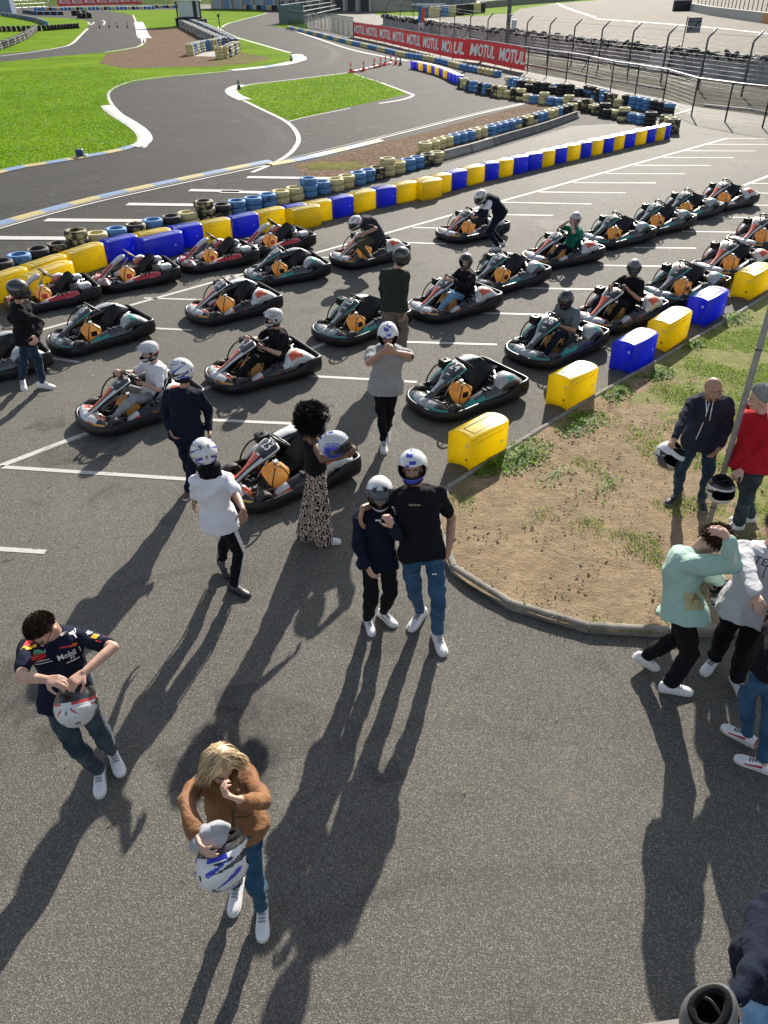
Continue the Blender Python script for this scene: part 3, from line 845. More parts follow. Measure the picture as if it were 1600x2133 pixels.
for k, a, b, lb in (('y', (68, 633), (168, 593), 'yellow block set in front of the striped barrier above the leftmost red kart'),
                    ('b', (304, 549), (390, 527), 'blue block set in front of the striped barrier above the red karts'),
                    ('y', (612, 482), (673, 469), 'yellow block set in front of the striped barrier behind the farthest red kart'),
                    ('y', (880, 420), (924, 409), 'yellow block set in front of the striped barrier, left of the bending driver')):
    barrier(k, G(*a), G(*b), lb, 'blocks set in front of the striped barrier')
fb = [(855, 143), (863, 144.4), (871, 146), (881, 148.4), (889, 150.6), (898, 153), (905, 155), (914, 158), (922, 161), (931, 165.5), (939, 170), (946, 173.5), (953, 176)]
fc = 'bbybybybybbby'
for i in range(len(fb) - 1):
    barrier(fc[i], G(*fb[i]), G(*fb[i + 1]), ('yellow' if fc[i] == 'y' else 'blue') + ' block of the short striped barrier by the red cones', 'short striped barrier')

# ================================================================= TYRES
def tyre_mat(name, paint, wear):
    t = NT(name); c = t.n('ShaderNodeTexCoord').outputs['Object']
    oi = t.n('ShaderNodeObjectInfo')
    mp = t.n('ShaderNodeVectorMath', operation='ADD'); t.l(c, mp.inputs[0]); t.l(oi.outputs['Location'], mp.inputs[1])
    n = t.noise(mp.outputs[0], 5.5, 5, .7); n2 = t.noise(mp.outputs[0], 40, 3, .7)
    f = t.math('ADD', t.math('MULTIPLY', n, .8), t.math('MULTIPLY', n2, .2))
    m = t.ramp(f, [(wear - .04, (0, 0, 0)), (wear + .04, (1, 1, 1))])
    t.base(t.mix(m, (.016, .016, .017), t.mix(n2, tuple(x * .65 for x in paint), tuple(min(1, x * 1.2) for x in paint)))); t.p(Roughness=.72)
    t.bump(n2, .25, .01)
    return t.mat
M_TB = tyre_mat('blue painted tyre', (.10, .25, .50), .40)
M_TY = tyre_mat('yellow painted tyre', (.62, .54, .27), .40)
M_TK = tyre_mat('black tyre', (.03, .03, .032), .5)
M_TW = tyre_mat('scuffed yellow tyre', (.52, .45, .22), .54)
TM = {'b': M_TB, 'y': M_TY, 'k': M_TK, 'w': M_TW}
TC = {'b': 'blue painted', 'y': 'yellow painted', 'k': 'unpainted black', 'w': 'scuffed yellow and black'}
TR, TH = .255, .17
def tyre_prof(R_=TR, h=TH):
    r = h / 2
    return [(R_ * .60, -r * .75), (R_ * .66, -r * .97), (R_ * .80, -r), (R_ * .93, -r * .88), (R_ * .985, -r * .62), (R_, -r * .2), (R_, r * .2), (R_ * .985, r * .62), (R_ * .93, r * .88), (R_ * .80, r), (R_ * .66, r * .97), (R_ * .60, r * .75), (R_ * .63, 0)]
_ty = {}
for k in TM:
    b = MB(); b.lathe(tyre_prof(), n=24, closed=True); o = fix_normals(b.build('tyre', TM[k])); _ty[k] = o.data; bpy.data.objects.remove(o)
ns = [0]
def stack(p, colr, n, row, group, far=False, rng=None):
    lb = f"{TC[colr]} tyre stack {row}"
    if far:
        b = MB()
        for k in range(n): b.lathe([(r, h + TH * (k + .5)) for r, h in tyre_prof()], c=(rnd.uniform(-.015, .015), rnd.uniform(-.015, .015), 0), n=12, closed=True)
        key = (colr, n)
        if key not in _far: o_ = fix_normals(b.build('tyre_stack', TM[colr])); _far[key] = o_.data; bpy.data.objects.remove(o_)
        o = bpy.data.objects.new('tyre_stack', _far[key]); COL.objects.link(o); o.location = (p.x, p.y, 0); o.rotation_euler = (0, 0, rnd.uniform(0, 6))
        return tag(o, lb, 'tyre stack', group)
    t = thing('tyre_stack', lb, 'tyre stack', (p.x, p.y, 0), rnd.uniform(0, 6.28), group)
    for k in range(n):
        o = bpy.data.objects.new('tyre', _ty[colr if rnd.random() < .9 else rnd.choice('byk')]); COL.objects.link(o); o.parent = t
        o.location = (rnd.uniform(-.018, .018), rnd.uniform(-.018, .018), TH * (k + .5) * .985); o.rotation_euler = (rnd.uniform(-.015, .015), rnd.uniform(-.015, .015), rnd.uniform(0, 6.28))
    return t
_far = {}
def row(pts, pat, n, where, group, step=.515, far=False, jit=.02, z0=0):
    P = resample([G(*p) for p in pts], step)
    for i, p in enumerate(P):
        nn = n[i % len(n)] if isinstance(n, (list, tuple)) else n
        q = Vector((p.x + rnd.uniform(-jit, jit), p.y + rnd.uniform(-jit, jit), 0))
        o = stack(q, pat[i % len(pat)], nn, where, group, far)
        if z0: o.location.z = z0
row([(-30, 592), (60, 556), (150, 530), (263, 500), (400, 468), (500, 443), (600, 420), (700, 396), (800, 367), (907, 338)], 'kkbkwwybwbbywwbbbyybbyybbwyybbwyybbb', [2, 2, 2, 2, 2, 3, 2], 'in the row right behind the striped barrier', 'tyre stacks behind the striped barrier')
row([(886, 318), (935, 303), (1000, 285), (1060, 270), (1130, 250), (1190, 232)], 'yyyybbbyybbbbbwyybbyybkk', 2, 'in the row along the low concrete wall', 'tyre stacks along the concrete wall', jit=.03)
row([(962, 182), (985, 190), (1030, 200), (1085, 208)], 'wybkbbkbkwyy', [3, 3, 2], 'bending from the short striped barrier into the track', 'tyre stacks at the chicane')
row([(1097, 212), (1133, 216), (1175, 221), (1207, 227), (1239, 235), (1265, 244), (1297, 250), (1333, 257), (1350, 261)], 'ybybbykkwkwkkwybbkky', [2, 2, 3], 'in the front row at the pit corner', 'tyre stacks at the pit corner', jit=.05)
row([(1060, 178), (1080, 188), (1144, 195), (1224, 200), (1250, 208), (1271, 219), (1288, 222)], 'yybbbkkkkkkkkkkkkbbkwy', [2, 3, 3], 'in the middle row at the pit corner', 'tyre stacks at the pit corner', jit=.05)
row([(1303, 222), (1340, 229), (1392, 241)], 'kbbbkkkkk', 3, 'in the tall back row at the pit corner', 'tyre stacks at the pit corner', jit=.03)
row([(1384, 268), (1399, 277)], 'wy', 3, 'at the right end of the striped barrier', 'tyre stacks at the barrier end')
row([(1060, 166), (1100, 172), (1150, 180), (1195, 187)], 'yybbyyb', 1, 'low behind the middle row at the pit corner', 'tyre stacks at the pit corner')
row([(600, 60), (660, 74), (730, 92), (774, 102), (840, 118), (900, 128), (925, 134), (977, 148), (1037, 160)], 'yyyybbbbb', 2, 'in the long row under the red banner fence', 'tyre stacks under the banner fence', far=True, step=.62)

# low concrete wall of blocks between gravel and lane
P = resample([G(*p) for p in ((925, 331), (1000, 311), (1060, 292), (1130, 272), (1200, 246))], 1.6)
for i in range(len(P) - 1):
    a, b = P[i], P[i + 1]; d = (b - a).normalized(); q = Quaternion((0, 0, 1), math.atan2(d.y, d.x))
    mb = MB(); L = (b - a).length - .03
    prof = [(-.15, 0), (-.15, .07), (-.075, .15), (-.05, .27), (.05, .27), (.075, .15), (.15, .07), (.15, 0)]
    mb.loft([[Vector((x, u, z)) for u, z in prof] for x in (-L / 2, L / 2)], mat=0, smooth=False)
    o = fix_normals(mb.build('concrete_block', M_CONC if i < 2 else simple('stained concrete', (.17, .165, .155), .9, var=.3, scale=4, bump=.4, bscale=40, dirt=((.06, .06, .055), .6)))); o.location = (a + b) / 2; o.rotation_euler = (0, 0, math.atan2(d.y, d.x))
    tag(o, 'stained grey concrete block of the low wall under the tyre stacks' if i > 1 else 'pale end block of the low concrete wall, left in the sun', 'wall', 'low concrete wall blocks')

# ================================================================= FENCES AND BANNERS
M_BLKM = simple('black painted steel', (.012, .012, .013), .45, .3)
M_GALV = simple('galvanised steel', (.30, .31, .32), .42, .8, .2)
M_DGALV = simple('weathered steel post', (.10, .105, .11), .55, .5, .25)
M_RED = cloth('red banner vinyl', (.80, .055, .06), .12, 200, .25, .5, 0)
M_WTXT = simple('white print', (.75, .75, .74), .6)
LF = [(430, -20), (600, 36), (640, 52), (737, 77), (800, 90), (870, 107), (943, 124), (970, 125.5), (1000, 131), (1031, 137), (1064, 145), (1098, 152), (1138, 160), (1179, 167), (1220, 177), (1271, 193), (1322, 203), (1380, 216), (1440, 241), (1510, 254), (1588, 266), (1690, 280)]
LFW = [G(x, y) for x, y in LF[3:]]
# straighten the fence line a little so that posts share one run
def run(name, P, H, post_r, label, wires, mpost, mrail, rail_r=.020, topcap=True):
    t = thing(name, label, 'fence', P[0])
    o0 = P[0]
    for p in P:
        b = MB(); b.cyl(p - o0, p - o0 + Vector((0, 0, H)), post_r, n=8); b.build('post', mpost, t)
    b = MB(); b.tube([p - o0 + Vector((0, 0, H)) for p in P], rail_r, 8); b.build('top_rail', mrail, t)
    b = MB()
    for k in range(wires):
        z = H * (k + .6) / wires
        b.tube([p - o0 + Vector((0, 0, z)) for p in P], .006, 4)
    b.build('wire', mrail, t)
    return t
PF = [LFW[0]] + [LFW[i] for i in range(1, len(LFW))]
def even(P, step):
    return resample(P, step)
run('wire_fence', [G(x, y) for x, y in LF[6:]], 1.45, .035, 'long black post fence with pale top rail crossing the lot to the right', 10, M_BLKM, M_GALV)
run('wire_fence', even([G(x, y) for x, y in LF[2:7]], 3.0), 1.45, .03, 'fence carrying the red banner behind the tyre row', 3, M_BLKM, M_GALV)
# bar fence further left
Pb = even([G(x, y) for x, y in ((603, 52), (640, 61), (690, 68), (737, 79))], 1.2)
t = thing('bar_fence', 'grey green vertical bar fence below the grandstand', 'fence', Pb[0])
b = MB()
for p in even(Pb, .28): b.cyl(p - Pb[0], p - Pb[0] + Vector((0, 0, 1.9)), .022, n=5)
b.build('bar', simple('grey green steel', (.10, .14, .14), .5, .4), t)
b = MB()
for z in (.15, 1.9): b.tube([p - Pb[0] + Vector((0, 0, z)) for p in Pb], .035, 6)
b.build('rail', MAT['grey green steel'], t)

def banner(name, P, z0, z1, n, label, word, sag=.0, back=.06, torn=False):
    """printed cloth hung on the fence along P"""
    L = [0]
    for i in range(len(P) - 1): L.append(L[-1] + (P[i + 1] - P[i]).length)
    def at(u):
        s_ = u * L[-1]; j = 0
        while j < len(L) - 2 and L[j + 1] < s_: j += 1
        q = (s_ - L[j]) / (L[j + 1] - L[j]); p = P[j].lerp(P[j + 1], q); d = (P[j + 1] - P[j]).normalized()
        return p, Vector((d.y, -d.x, 0))
    t = thing(name, label, 'banner', P[0]); o0 = P[0]
    def fn(u, v):
        p, nn = at(u); w_ = .02 * math.sin(u * 60) + .012 * math.sin(u * 143 + v * 3)
        zz = z0 + (z1 - z0) * v
        if torn and u > .97 and v > .6: zz -= (u - .97) * 9 * (v - .6)
        return p - o0 + nn * (back + w_) + Vector((0, 0, zz))
    b = MB(); b.grid(fn, 160, 4); b.build('banner_cloth', M_RED, t)
    H = z1 - z0
    for k in range(n):
        V, Fc = text_mesh(word, 1.0, .035, .22)
        wd = max(v.x for v in V) - min(v.x for v in V); hh = max(v.y for v in V) - min(v.y for v in V)
        uc = (k + .55) / n; sc = H * .62 / hh; sx = (L[-1] / n * .86) / wd
        b = MB(); VV = []
        for v in V:
            u = uc + v.x * sx / L[-1]; u = min(max(u, 0.001), .999)
            q = fn(u, .5 + v.y * sc / H); p, nn = at(u); VV.append(q + nn * .015)
        b.add(VV, Fc, 0, False); b.build('lettering', M_WTXT, t)
    return t
bl = [G(737, 77), G(800, 90), G(870, 107), G(943, 124), G(1000, 131), G(1064, 145), G(1094, 151)]
banner('banner', bl, .12, 1.42, 9, 'long red banner with repeated white MOTUL lettering hung on the near fence', 'MOTUL', torn=True)
bf = [G(122, 15.5), G(297, 10)]
banner('banner', [bf[0], bf[1]], 0.3, 2.6, 7, 'far red banner with white MOTUL lettering at the top left', 'MOTUL')

# ---- retaining wall of the big circuit, posts with raked tops, tyre heap behind
WL = [(798, 52), (840, 62), (880, 70), (970, 84), (1060, 97), (1150, 111), (1240, 126), (1400, 149), (1550, 170), (1720, 193)]
WW = [G(*p) for p in WL]
M_WALL = simple('stained wall concrete', (.30, .30, .295), .9, var=.3, scale=1.2, bump=.3, bscale=20, dirt=((.09, .09, .09), .6))
Wp = resample(WW, 4.0); t = thing('retaining_wall', 'long grey concrete wall between the kart track and the big circuit', 'wall', Wp[0])
b = MB(); rings = []
for i, p in enumerate(Wp):
    d = (Wp[min(i + 1, len(Wp) - 1)] - Wp[max(i - 1, 0)]).normalized(); nr = Vector((-d.y, d.x, 0)); q = p - Wp[0]
    rings.append([q + Vector((0, 0, -.02)), q + Vector((0, 0, 1.16)), q + nr * .25 + Vector((0, 0, 1.16)), q + nr * .25 + Vector((0, 0, -.02))])
b.loft(rings, smooth=False); fix_normals(b.build('wall', M_WALL, t))
b = MB(); rings = []
for i, p in enumerate(Wp):
    d = (Wp[min(i + 1, len(Wp) - 1)] - Wp[max(i - 1, 0)]).normalized(); nr = Vector((-d.y, d.x, 0)); q = p - Wp[0]
    rings.append([q - nr * .03 + Vector((0, 0, 1.163)), q - nr * .03 + Vector((0, 0, 1.22)), q + nr * .28 + Vector((0, 0, 1.22)), q + nr * .28 + Vector((0, 0, 1.163))])
b.loft(rings, smooth=False); fix_normals(b.build('coping', M_CONC, t))
b = MB(); V0 = None
bt = MB(); bt.lathe(tyre_prof(.33, .2), n=12, closed=True)
for i, p in enumerate(resample(WW, .42)):
    for k in range(2):
        d = Vector((rnd.gauss(0, .35), rnd.gauss(0, .35), 1)).normalized(); q = d.to_track_quat('Z', 'Y')
        c = p + Vector((-.05 + rnd.uniform(-.1, .1), .75 + k * .55 + rnd.uniform(-.1, .1), 1.10 + rnd.uniform(-.10, .16) - k * .05))
        b.add([q @ Vector(v) + c - Wp[0] for v in bt.v], bt.f, 0 if rnd.random() < .75 else 1)
o = b.build('tyre_heap', [simple('old tyre rubber', (.02, .02, .021), .8), simple('bleached tyre', (.36, .34, .30), .8)]); o.location = Wp[0]
tag(o, 'heap of old black tyres lying along the back of the long concrete wall', 'tyres', kind='stuff')
b = MB(); rings = []
for p in Wp:
    q = p - Wp[0]; rings.append([q + Vector((0, .35, 0)), q + Vector((0, .35, .85)), q + Vector((0, 1.9, .85)), q + Vector((0, 2.3, 0))])
b.loft(rings, smooth=False); fix_normals(b.build('tyre_bank', simple('dark earth', (.05, .047, .042), .95), t))
# raked posts
bend = [(806, 10), (835, 12), (862, 15), (890, 21), (917, 24), (949, 30), (981, 37), (1017, 41), (1057, 42), (1099, 48), (1147, 52), (1198, 55.5), (1256, 61), (1320, 66), (1394, 73), (1475, 80), (1570, 88), (1680, 97)]
BP = [G(x, y, 2.35) for x, y in bend]
# smooth into one fence run
BPs = [BP[0]] + [(BP[i - 1] + BP[i] * 2 + BP[i + 1]) / 4 for i in range(1, len(BP) - 1)] + [BP[-1]]
t = thing('safety_fence', 'tall steel safety fence with raked post tops along the concrete wall', 'fence', (BPs[0].x, BPs[0].y, 0))
o0 = Vector((BPs[0].x, BPs[0].y, 0))
tips = []
for i, p in enumerate(BPs):
    g = Vector((p.x, p.y, 0)) - o0
    tip = g + Vector((.42, .1, 2.80)); tips.append(tip)
    b = MB(); b.tube([g, g + Vector((0, 0, 2.30)), g + Vector((.03, .01, 2.40)), tip], .05, 6); b.build('post', M_DGALV, t)
    if i in (6, 12):
        b = MB(); b.tube([g + Vector((0, 0, 1.9)), g + Vector((-1.1, -.2, 0))], .035, 6); b.tube([g + Vector((0, 0, 1.9)), g + Vector((1.0, .2, 0))], .035, 6); b.build('brace', M_DGALV, t)
b = MB()
for z in (.2, .4, .6, .8, 1.0, 1.2, 1.4, 1.6, 1.8, 2.0, 2.2): b.tube([Vector((p.x, p.y, z)) - o0 for p in BPs], .009, 4)
for f in (.45, .95): b.tube([Vector((p.x, p.y, 2.37)) - o0 + (tp - (Vector((p.x, p.y, 2.37)) - o0)) * f for p, tp in zip(BPs, tips)], .009, 4)
b.build('wire', M_GALV, t)
# low kerb in front of the wall
K_ = resample([G(*p) for p in ((1090, 135), (1150, 146), (1220, 160), (1300, 174), (1380, 188))], 3)
b = MB()
b.loft([[p + Vector((0, 0, 0)), p + Vector((0, 0, .1)), p + Vector((.02, .22, .1)), p + Vector((.02, .22, 0))] for p in K_], smooth=False)
tag(fix_normals(b.build('kerb_strip', M_CONC)), kind='structure')
K_ = resample([G(*p) for p in ((1468, 222), (1520, 225), (1560, 231), (1640, 246))], 3)
b = MB(); b.loft([[p, p + Vector((0, 0, .1)), p + Vector((.02, .18, .1)), p + Vector((.02, .18, 0))] for p in K_], smooth=False)
tag(fix_normals(b.build('kerb_strip', M_CONC)), kind='structure')
# leaning slab and the trackside board
c = G(1368, 147); b = MB(); b.box((0, 0, .5), (1.45, .12, 1.05), rot=Matrix.Rotation(R(-14), 3, 'X')); o = b.build('concrete_slab', simple('pale concrete', (.42, .41, .39), .85, var=.12, scale=3)); o.location = c + Vector((0, -.1, -.03)); o.rotation_euler = (0, 0, R(-55))
tag(o, 'pale concrete slab leaning against the long concrete wall', 'slab')
g = G(1412, 150); g = Vector((g.x + .1, g.y + .5, 0))
t = thing('marker_board', 'grey framed board on a leaning pole above the concrete wall', 'board', g)
b = MB(); b.cyl((0, 0, 0), (.12, .1, 3.0), .035, n=8); b.build('pole', M_BLKM, t)
b = MB(); b.box((.62, .1, 2.5), (.85, .03, .8)); b.build('panel', simple('grey board', (.13, .15, .17), .6), t)
b = MB()
for (p, q) in (((.2, .08, 2.9), (1.05, .08, 2.9)), ((.2, .08, 2.72), (1.05, .08, 2.72)), ((.25, .08, 2.2), (.95, .08, 2.72)), ((.2, .08, 2.1), (.2, .08, 2.9))): b.tube([p, q], .025, 6)
b.build('frame', M_BLKM, t)
# mast with its cabinet
g = G(1056, 97)
t = thing('light_mast', 'thick grey steel mast rising out of the top of the photo behind the banner', 'mast', g)
b = MB(); b.cyl((0, 0, 0), (0, 0, 14), .2, .13, n=14); b.build('pole', simple('grey paint', (.16, .18, .20), .5, .2), t)
b = MB(); b.rbox((.5, -.1, 1.5), (.42, .3, 1.15), .04); b.build('cabinet', simple('pale grey cabinet', (.36, .42, .44), .5), t)
# feather flag
g = G(871, 103)
t = thing('feather_flag', 'red white and blue feather flag standing in front of the red banner', 'flag', g)
b = MB(); path = catmull([(0, 0, 0), (-.02, 0, 1.4), (-.02, 0, 2.4), (.1, 0, 3.0), (.42, 0, 3.3)], 5); b.tube(path, .018, 6); b.build('pole', M_BLKM, t)
def ff(u, v):
    h = .75 + u * 2.35; wv = .10 + .62 * math.sin(min(1, u * 1.05) * PI * .62)
    return Vector((-.01 + v * wv * .8 + .08 * max(0, u - .8), .04 * math.sin(v * 5 + u * 7), h))
b = MB(); b.grid(ff, 24, 6, mat=lambda u, v: 0 if u < .55 else (1 if v < .5 else 2))
b.build('flag_cloth', [cloth('white flag cloth', (.55, .55, .56), rough=.8), cloth('blue flag cloth', (.06, .18, .42), rough=.8), cloth('red flag cloth', (.6, .1, .05), rough=.8)], t)
b = MB()
V, Fc = text_mesh('LM', .3, .02); b.add([Vector((.22 + v.y * 1.0, -.10, 1.6 - v.x * 1.1)) for v in V], Fc, 0, False); b.build('lettering', M_BLKM, t)

# ---- cones with a striped rail
M_CO = simple('red cone plastic', (.70, .06, .03), .5)
cones = [(731, 151), (757.6, 148), (780, 141), (793, 139), (803, 136), (814, 132), (824.6, 134.5)]
def cone(g, label, mats, h=.5, grp='red cones at the track split'):
    t = thing('traffic_cone', label, 'cone', g, rnd.uniform(0, 1), grp)
    b = MB(); b.rbox((0, 0, .015), (.3, .3, .03), .012); b.build('base', mats[0], t)
    b = MB(); b.lathe([(.12, .03), (.085, .20 * h / .5), (.075, .25 * h / .5), (.055, .35 * h / .5), (.03, h), (0, h)], n=14); b.build('cone_body', mats[0], t)
    b = MB(); b.lathe([(.089, .20 * h / .5), (.068, .30 * h / .5)], n=14); b.build('stripe', mats[1], t)
    return t
cl = ['leftmost red cone at the end of the striped rail', 'second red cone along the striped rail', 'red cone in the middle of the striped rail, standing apart', 'fourth red cone along the striped rail', 'fifth red cone along the striped rail', 'red cone at the right end of the striped rail', 'red cone standing alone right of the striped rail']
for p, lb in zip(cones, cl): cone(G(*p), lb, (M_CO, M_WTXT), .62)
a, b_ = G(733, 153), G(815, 133.5)
t = thing('striped_rail', 'red and white striped rail lying along the cones', 'rail', a)
b = MB(); P = resample([a, b_], .9)
for i in range(len(P) - 1): b.cyl(P[i] - a + Vector((0, 0, .09)), P[i + 1] - a + Vector((0, 0, .09)), .06, n=8, mat=i % 2)
b.build('rail', [M_CO, M_WTXT], t)
M_DK = simple('dark rubber cone', (.03, .03, .035), .7)
for p, lb in (((498, 186), 'small dark cone at the tip of the grass island kerb'), ((607, 128), 'small dark cone at the far kerb tip'), ((834, 136), 'grey cone beside the short striped barrier'),
              ((208, 58.5), 'small dark cone on the far track, leftmost of its line'), ((228, 58), 'small dark cone on the far track, second of its line'), ((245, 57.8), 'small dark cone on the far track, third of its line'), ((266, 57.5), 'small dark cone on the far track, rightmost of its line')):
    cone(G(*p), lb, (M_DK, M_GALV), .5 if p[1] > 100 else .8, 'small dark cones')
g = G(168, 327); t = thing('kerb_block', 'small dark blue block standing on the near grass edge', 'block', g)
b = MB(); b.rbox((0, 0, .13), (.26, .2, .26), .03); b.build('block', simple('navy plastic', (.02, .04, .12), .5), t)
b = MB(); b.rbox((.2, -.02, .05), (.12, .12, .1), .02); b.build('foot', M_WTXT, t)

# ================================================================= FAR BACKGROUND
def far_row(name, pts, label, mats, pattern, step=.62, hgt=3, R_=.3):
    P = resample([G(*p) for p in pts], step); b = MB(); o0 = P[0]
    for i, p in enumerate(P):
        for k in range(hgt):
            c = p - o0 + Vector((rnd.uniform(-.04, .04), rnd.uniform(-.04, .04), .22 * (k + .5)))
            b.lathe([(r, h) for r, h in tyre_prof(R_, .22)], c=c, n=10, mat=pattern[(i // 1) % len(pattern)], closed=True)
    o = b.build(name, mats); o.location = o0
    return tag(o, label, 'tyre wall', kind='stuff')
mm = [M_TK, M_TB, M_TY, simple('grey white tyre', (.36, .36, .34), .7)]
far_row('tyre_wall', [(-60, 128), (0, 103), (30, 92), (55, 80), (78, 63)], 'black tyre wall curving across the far left grass', mm, [0, 0, 0, 3, 0, 0], .7)
far_row('tyre_wall', [(-60, 66), (0, 66), (60, 65), (100, 64), (162, 59)], 'straight black tyre wall across the far left grass', mm, [0], .7)
far_row('tyre_wall', [(4, 33), (40, 38), (80, 46), (98, 54)], 'grey tyre wall running down the far left grass to the corner', mm, [0, 3, 1, 0], .8)
far_row('tyre_wall', [(50, 27), (80, 31), (130, 31.5)], 'short dark tyre wall beside the far left track', mm, [0, 1, 0], .8)
far_row('tyre_wall', [(75, 22), (125, 21.5), (200, 20.5), (320, 19)], 'far blue and yellow tyre wall below the left banner', mm, [1, 1, 1, 2, 0, 1, 2], 1.1, 3, .5)
far_row('tyre_wall', [(320, 17), (378, 16.5)], 'far tyre wall left of the white tower', mm, [1, 0, 2], 1.0, 3, .5)
far_row('tyre_wall', [(455, 16.5), (540, 20), (640, 21.5)], 'far tyre wall along the foot of the pit building', mm, [2, 2, 0, 0, 1, 1], 1.0, 4, .5)
far_row('tyre_wall', [(376, 54), (400, 66), (430, 82), (448, 92), (466, 99)], 'double line of pale tyres running down from the white tower, left side', mm, [3, 0, 3], .9, 4, .4)
far_row('tyre_wall', [(392, 50), (420, 62), (450, 78), (480, 94), (493, 104)], 'double line of pale tyres running down from the white tower, right side', mm, [3, 0, 3, 1], .9, 4, .4)
far_row('tyre_wall', [(397, 116), (410, 111), (425, 107), (445, 104), (462, 99)], 'blue and yellow tyres closing the gravel trap, left arm', mm, [2, 1, 1, 2, 2, 1], .72, 4, .36)
far_row('tyre_wall', [(458, 123), (473, 121), (480, 116), (487, 113), (494, 109)], 'yellow and dark tyres at the tip of the gravel trap, right arm', mm, [2, 2, 0, 1], .72, 4, .36)
for i, (x, y) in enumerate(((155, 32.5), (163, 32.5), (167, 38.5), (175, 38), (181, 35), (187, 38), (177, 32))):
    g = G(x, y); b = MB()
    for k in range(3): b.lathe([(r, h + .3 * (k + .5)) for r, h in tyre_prof(.55, .3)], n=12, closed=True)
    o = b.build('tyre_stack', M_TK); o.location = g
    tag(o, 'black tyre stack standing loose on the far left track', 'tyre stack', 'loose black tyre stacks on the far track')
# flat concrete patch inside the tyre arms
flat('concrete_patch', M_CONC, [(402, 117), (425, 109), (470, 104), (460, 118)], Z4 + .01)

# white control tower with round badge
g = G(397, 53); W_ = 3.7
t = thing('control_tower', 'white trackside tower with a round badge over its window', 'tower', g, R(4))
M_TWH = simple('white panel', (.55, .57, .58), .5, var=.06)
b = MB(); b.box((0, 1, 4.9), (W_, 2.4, 3.6)); b.build('upper_box', M_TWH, t)
b = MB(); b.box((0, 1, .55), (W_ - .3, 2.2, 1.1)); b.build('base', M_BLKM, t)
b = MB(); b.box((-.35, .0, 2.05), (2.3, .08, 1.9)); b.box((1.45, .0, 2.1), (.55, .08, 1.9)); b.build('window', simple('pale glass', (.45, .52, .52), .15), t)
b = MB()
for x in (-W_ / 2 + .12, W_ / 2 - .12, .95): b.box((x, -.05, 1.6), (.2 if abs(x) > 1 else .5, .25, 3.1))
b.build('pillar', M_BLKM, t)
b = MB(); b.box((.75, -.22, 5.0), (.08, .04, 3.5)); b.build('seam', M_DGALV, t)
b = MB(); b.cyl((-.45, -.2, 4.2), (-.45, -.27, 4.2), .62, n=28); bd = b.build('badge', simple('navy badge', (.02, .05, .12), .4), t)
b = MB(); b.torus((-.45, -.28, 4.2), (0, 1, 0), .56, .035, 28, 6)
def bar2(p, q, wdt=.07):
    d = (Vector(q) - Vector(p)).normalized(); b.tube([(p[0], -.285, p[1]), (q[0], -.285, q[1])], wdt / 2, 5)
cx, cz = -.45, 4.2
for p, q in (((-.22, .46), (0, .04)), ((.22, .46), (0, .04)), ((-.44, .26), (-.2, -.42)), ((-.2, -.42), (0, -.04)), ((0, -.04), (.2, -.42)), ((.2, -.42), (.44, .26))): bar2((cx + p[0], cz + p[1]), (cx + q[0], cz + q[1]))
b.build('emblem', M_WTXT, bd)
for (x, y), lb in (((374, 55), 'black tyre stack at the left foot of the white tower'), ((420, 58), 'black tyre stack at the right foot of the white tower'), ((426, 57), 'outer black tyre stack right of the white tower')):
    g = G(x, y); b = MB()
    for k in range(4): b.lathe([(r, h + .27 * (k + .5)) for r, h in tyre_prof(.5, .27)], n=12, closed=True)
    o = b.build('tyre_stack', M_TK); o.location = g; tag(o, lb, 'tyre stack')
g = G(460, 77); b = MB(); b.cyl((0, 0, 0), (0, 0, 2.0), .06, n=6); b.box((0, 0, 2.1), (.25, .2, .3)); o = b.build('marker_post', M_BLKM); o.location = g; tag(o, 'thin dark marker post on the grass right of the pale tyres', 'post')

# pit building along the top
a, b_ = G(440, 17.5), G(790, 24); d = (b_ - a); L = d.length; d.normalize(); nr = Vector((-d.y, d.x, 0))
t = thing('pit_building', 'long beige pit building with blue panels and dark openings at the top of the photo', 'building', a, math.atan2(d.y, d.x))
b = MB(); b.box((L / 2, 5, 4), (L, 10, 8)); b.build('wall', simple('beige render', (.33, .30, .26), .8, var=.12, scale=.4), t)
M_BPAN = simple('blue panel', (.10, .22, .42), .5); M_OPEN = simple('dark opening', (.025, .027, .03), .6)
x = 2.0; i = 0
while x < L - 4:
    b = MB(); b.box((x + 1.4, -.04, 2.2), (2.8, .12, 4.4)); b.build('panel' if x < L * .45 else 'opening', (M_BPAN if i % 2 else simple('pale blue panel', (.25, .32, .40), .5)) if x < L * .45 else M_OPEN, t)
    b = MB(); b.box((x + 3.4, -.25, 2.6), (.6, .5, 5.2)); b.build('pillar', simple('pale concrete', (.42, .41, .39), .85), t)
    x += 4.6 if x < L * .45 else 4.2; i += 1
b = MB(); b.box((L / 2, -.6, 5.6), (L, 1.2, .5)); b.build('ledge', MAT['pale concrete'], t)
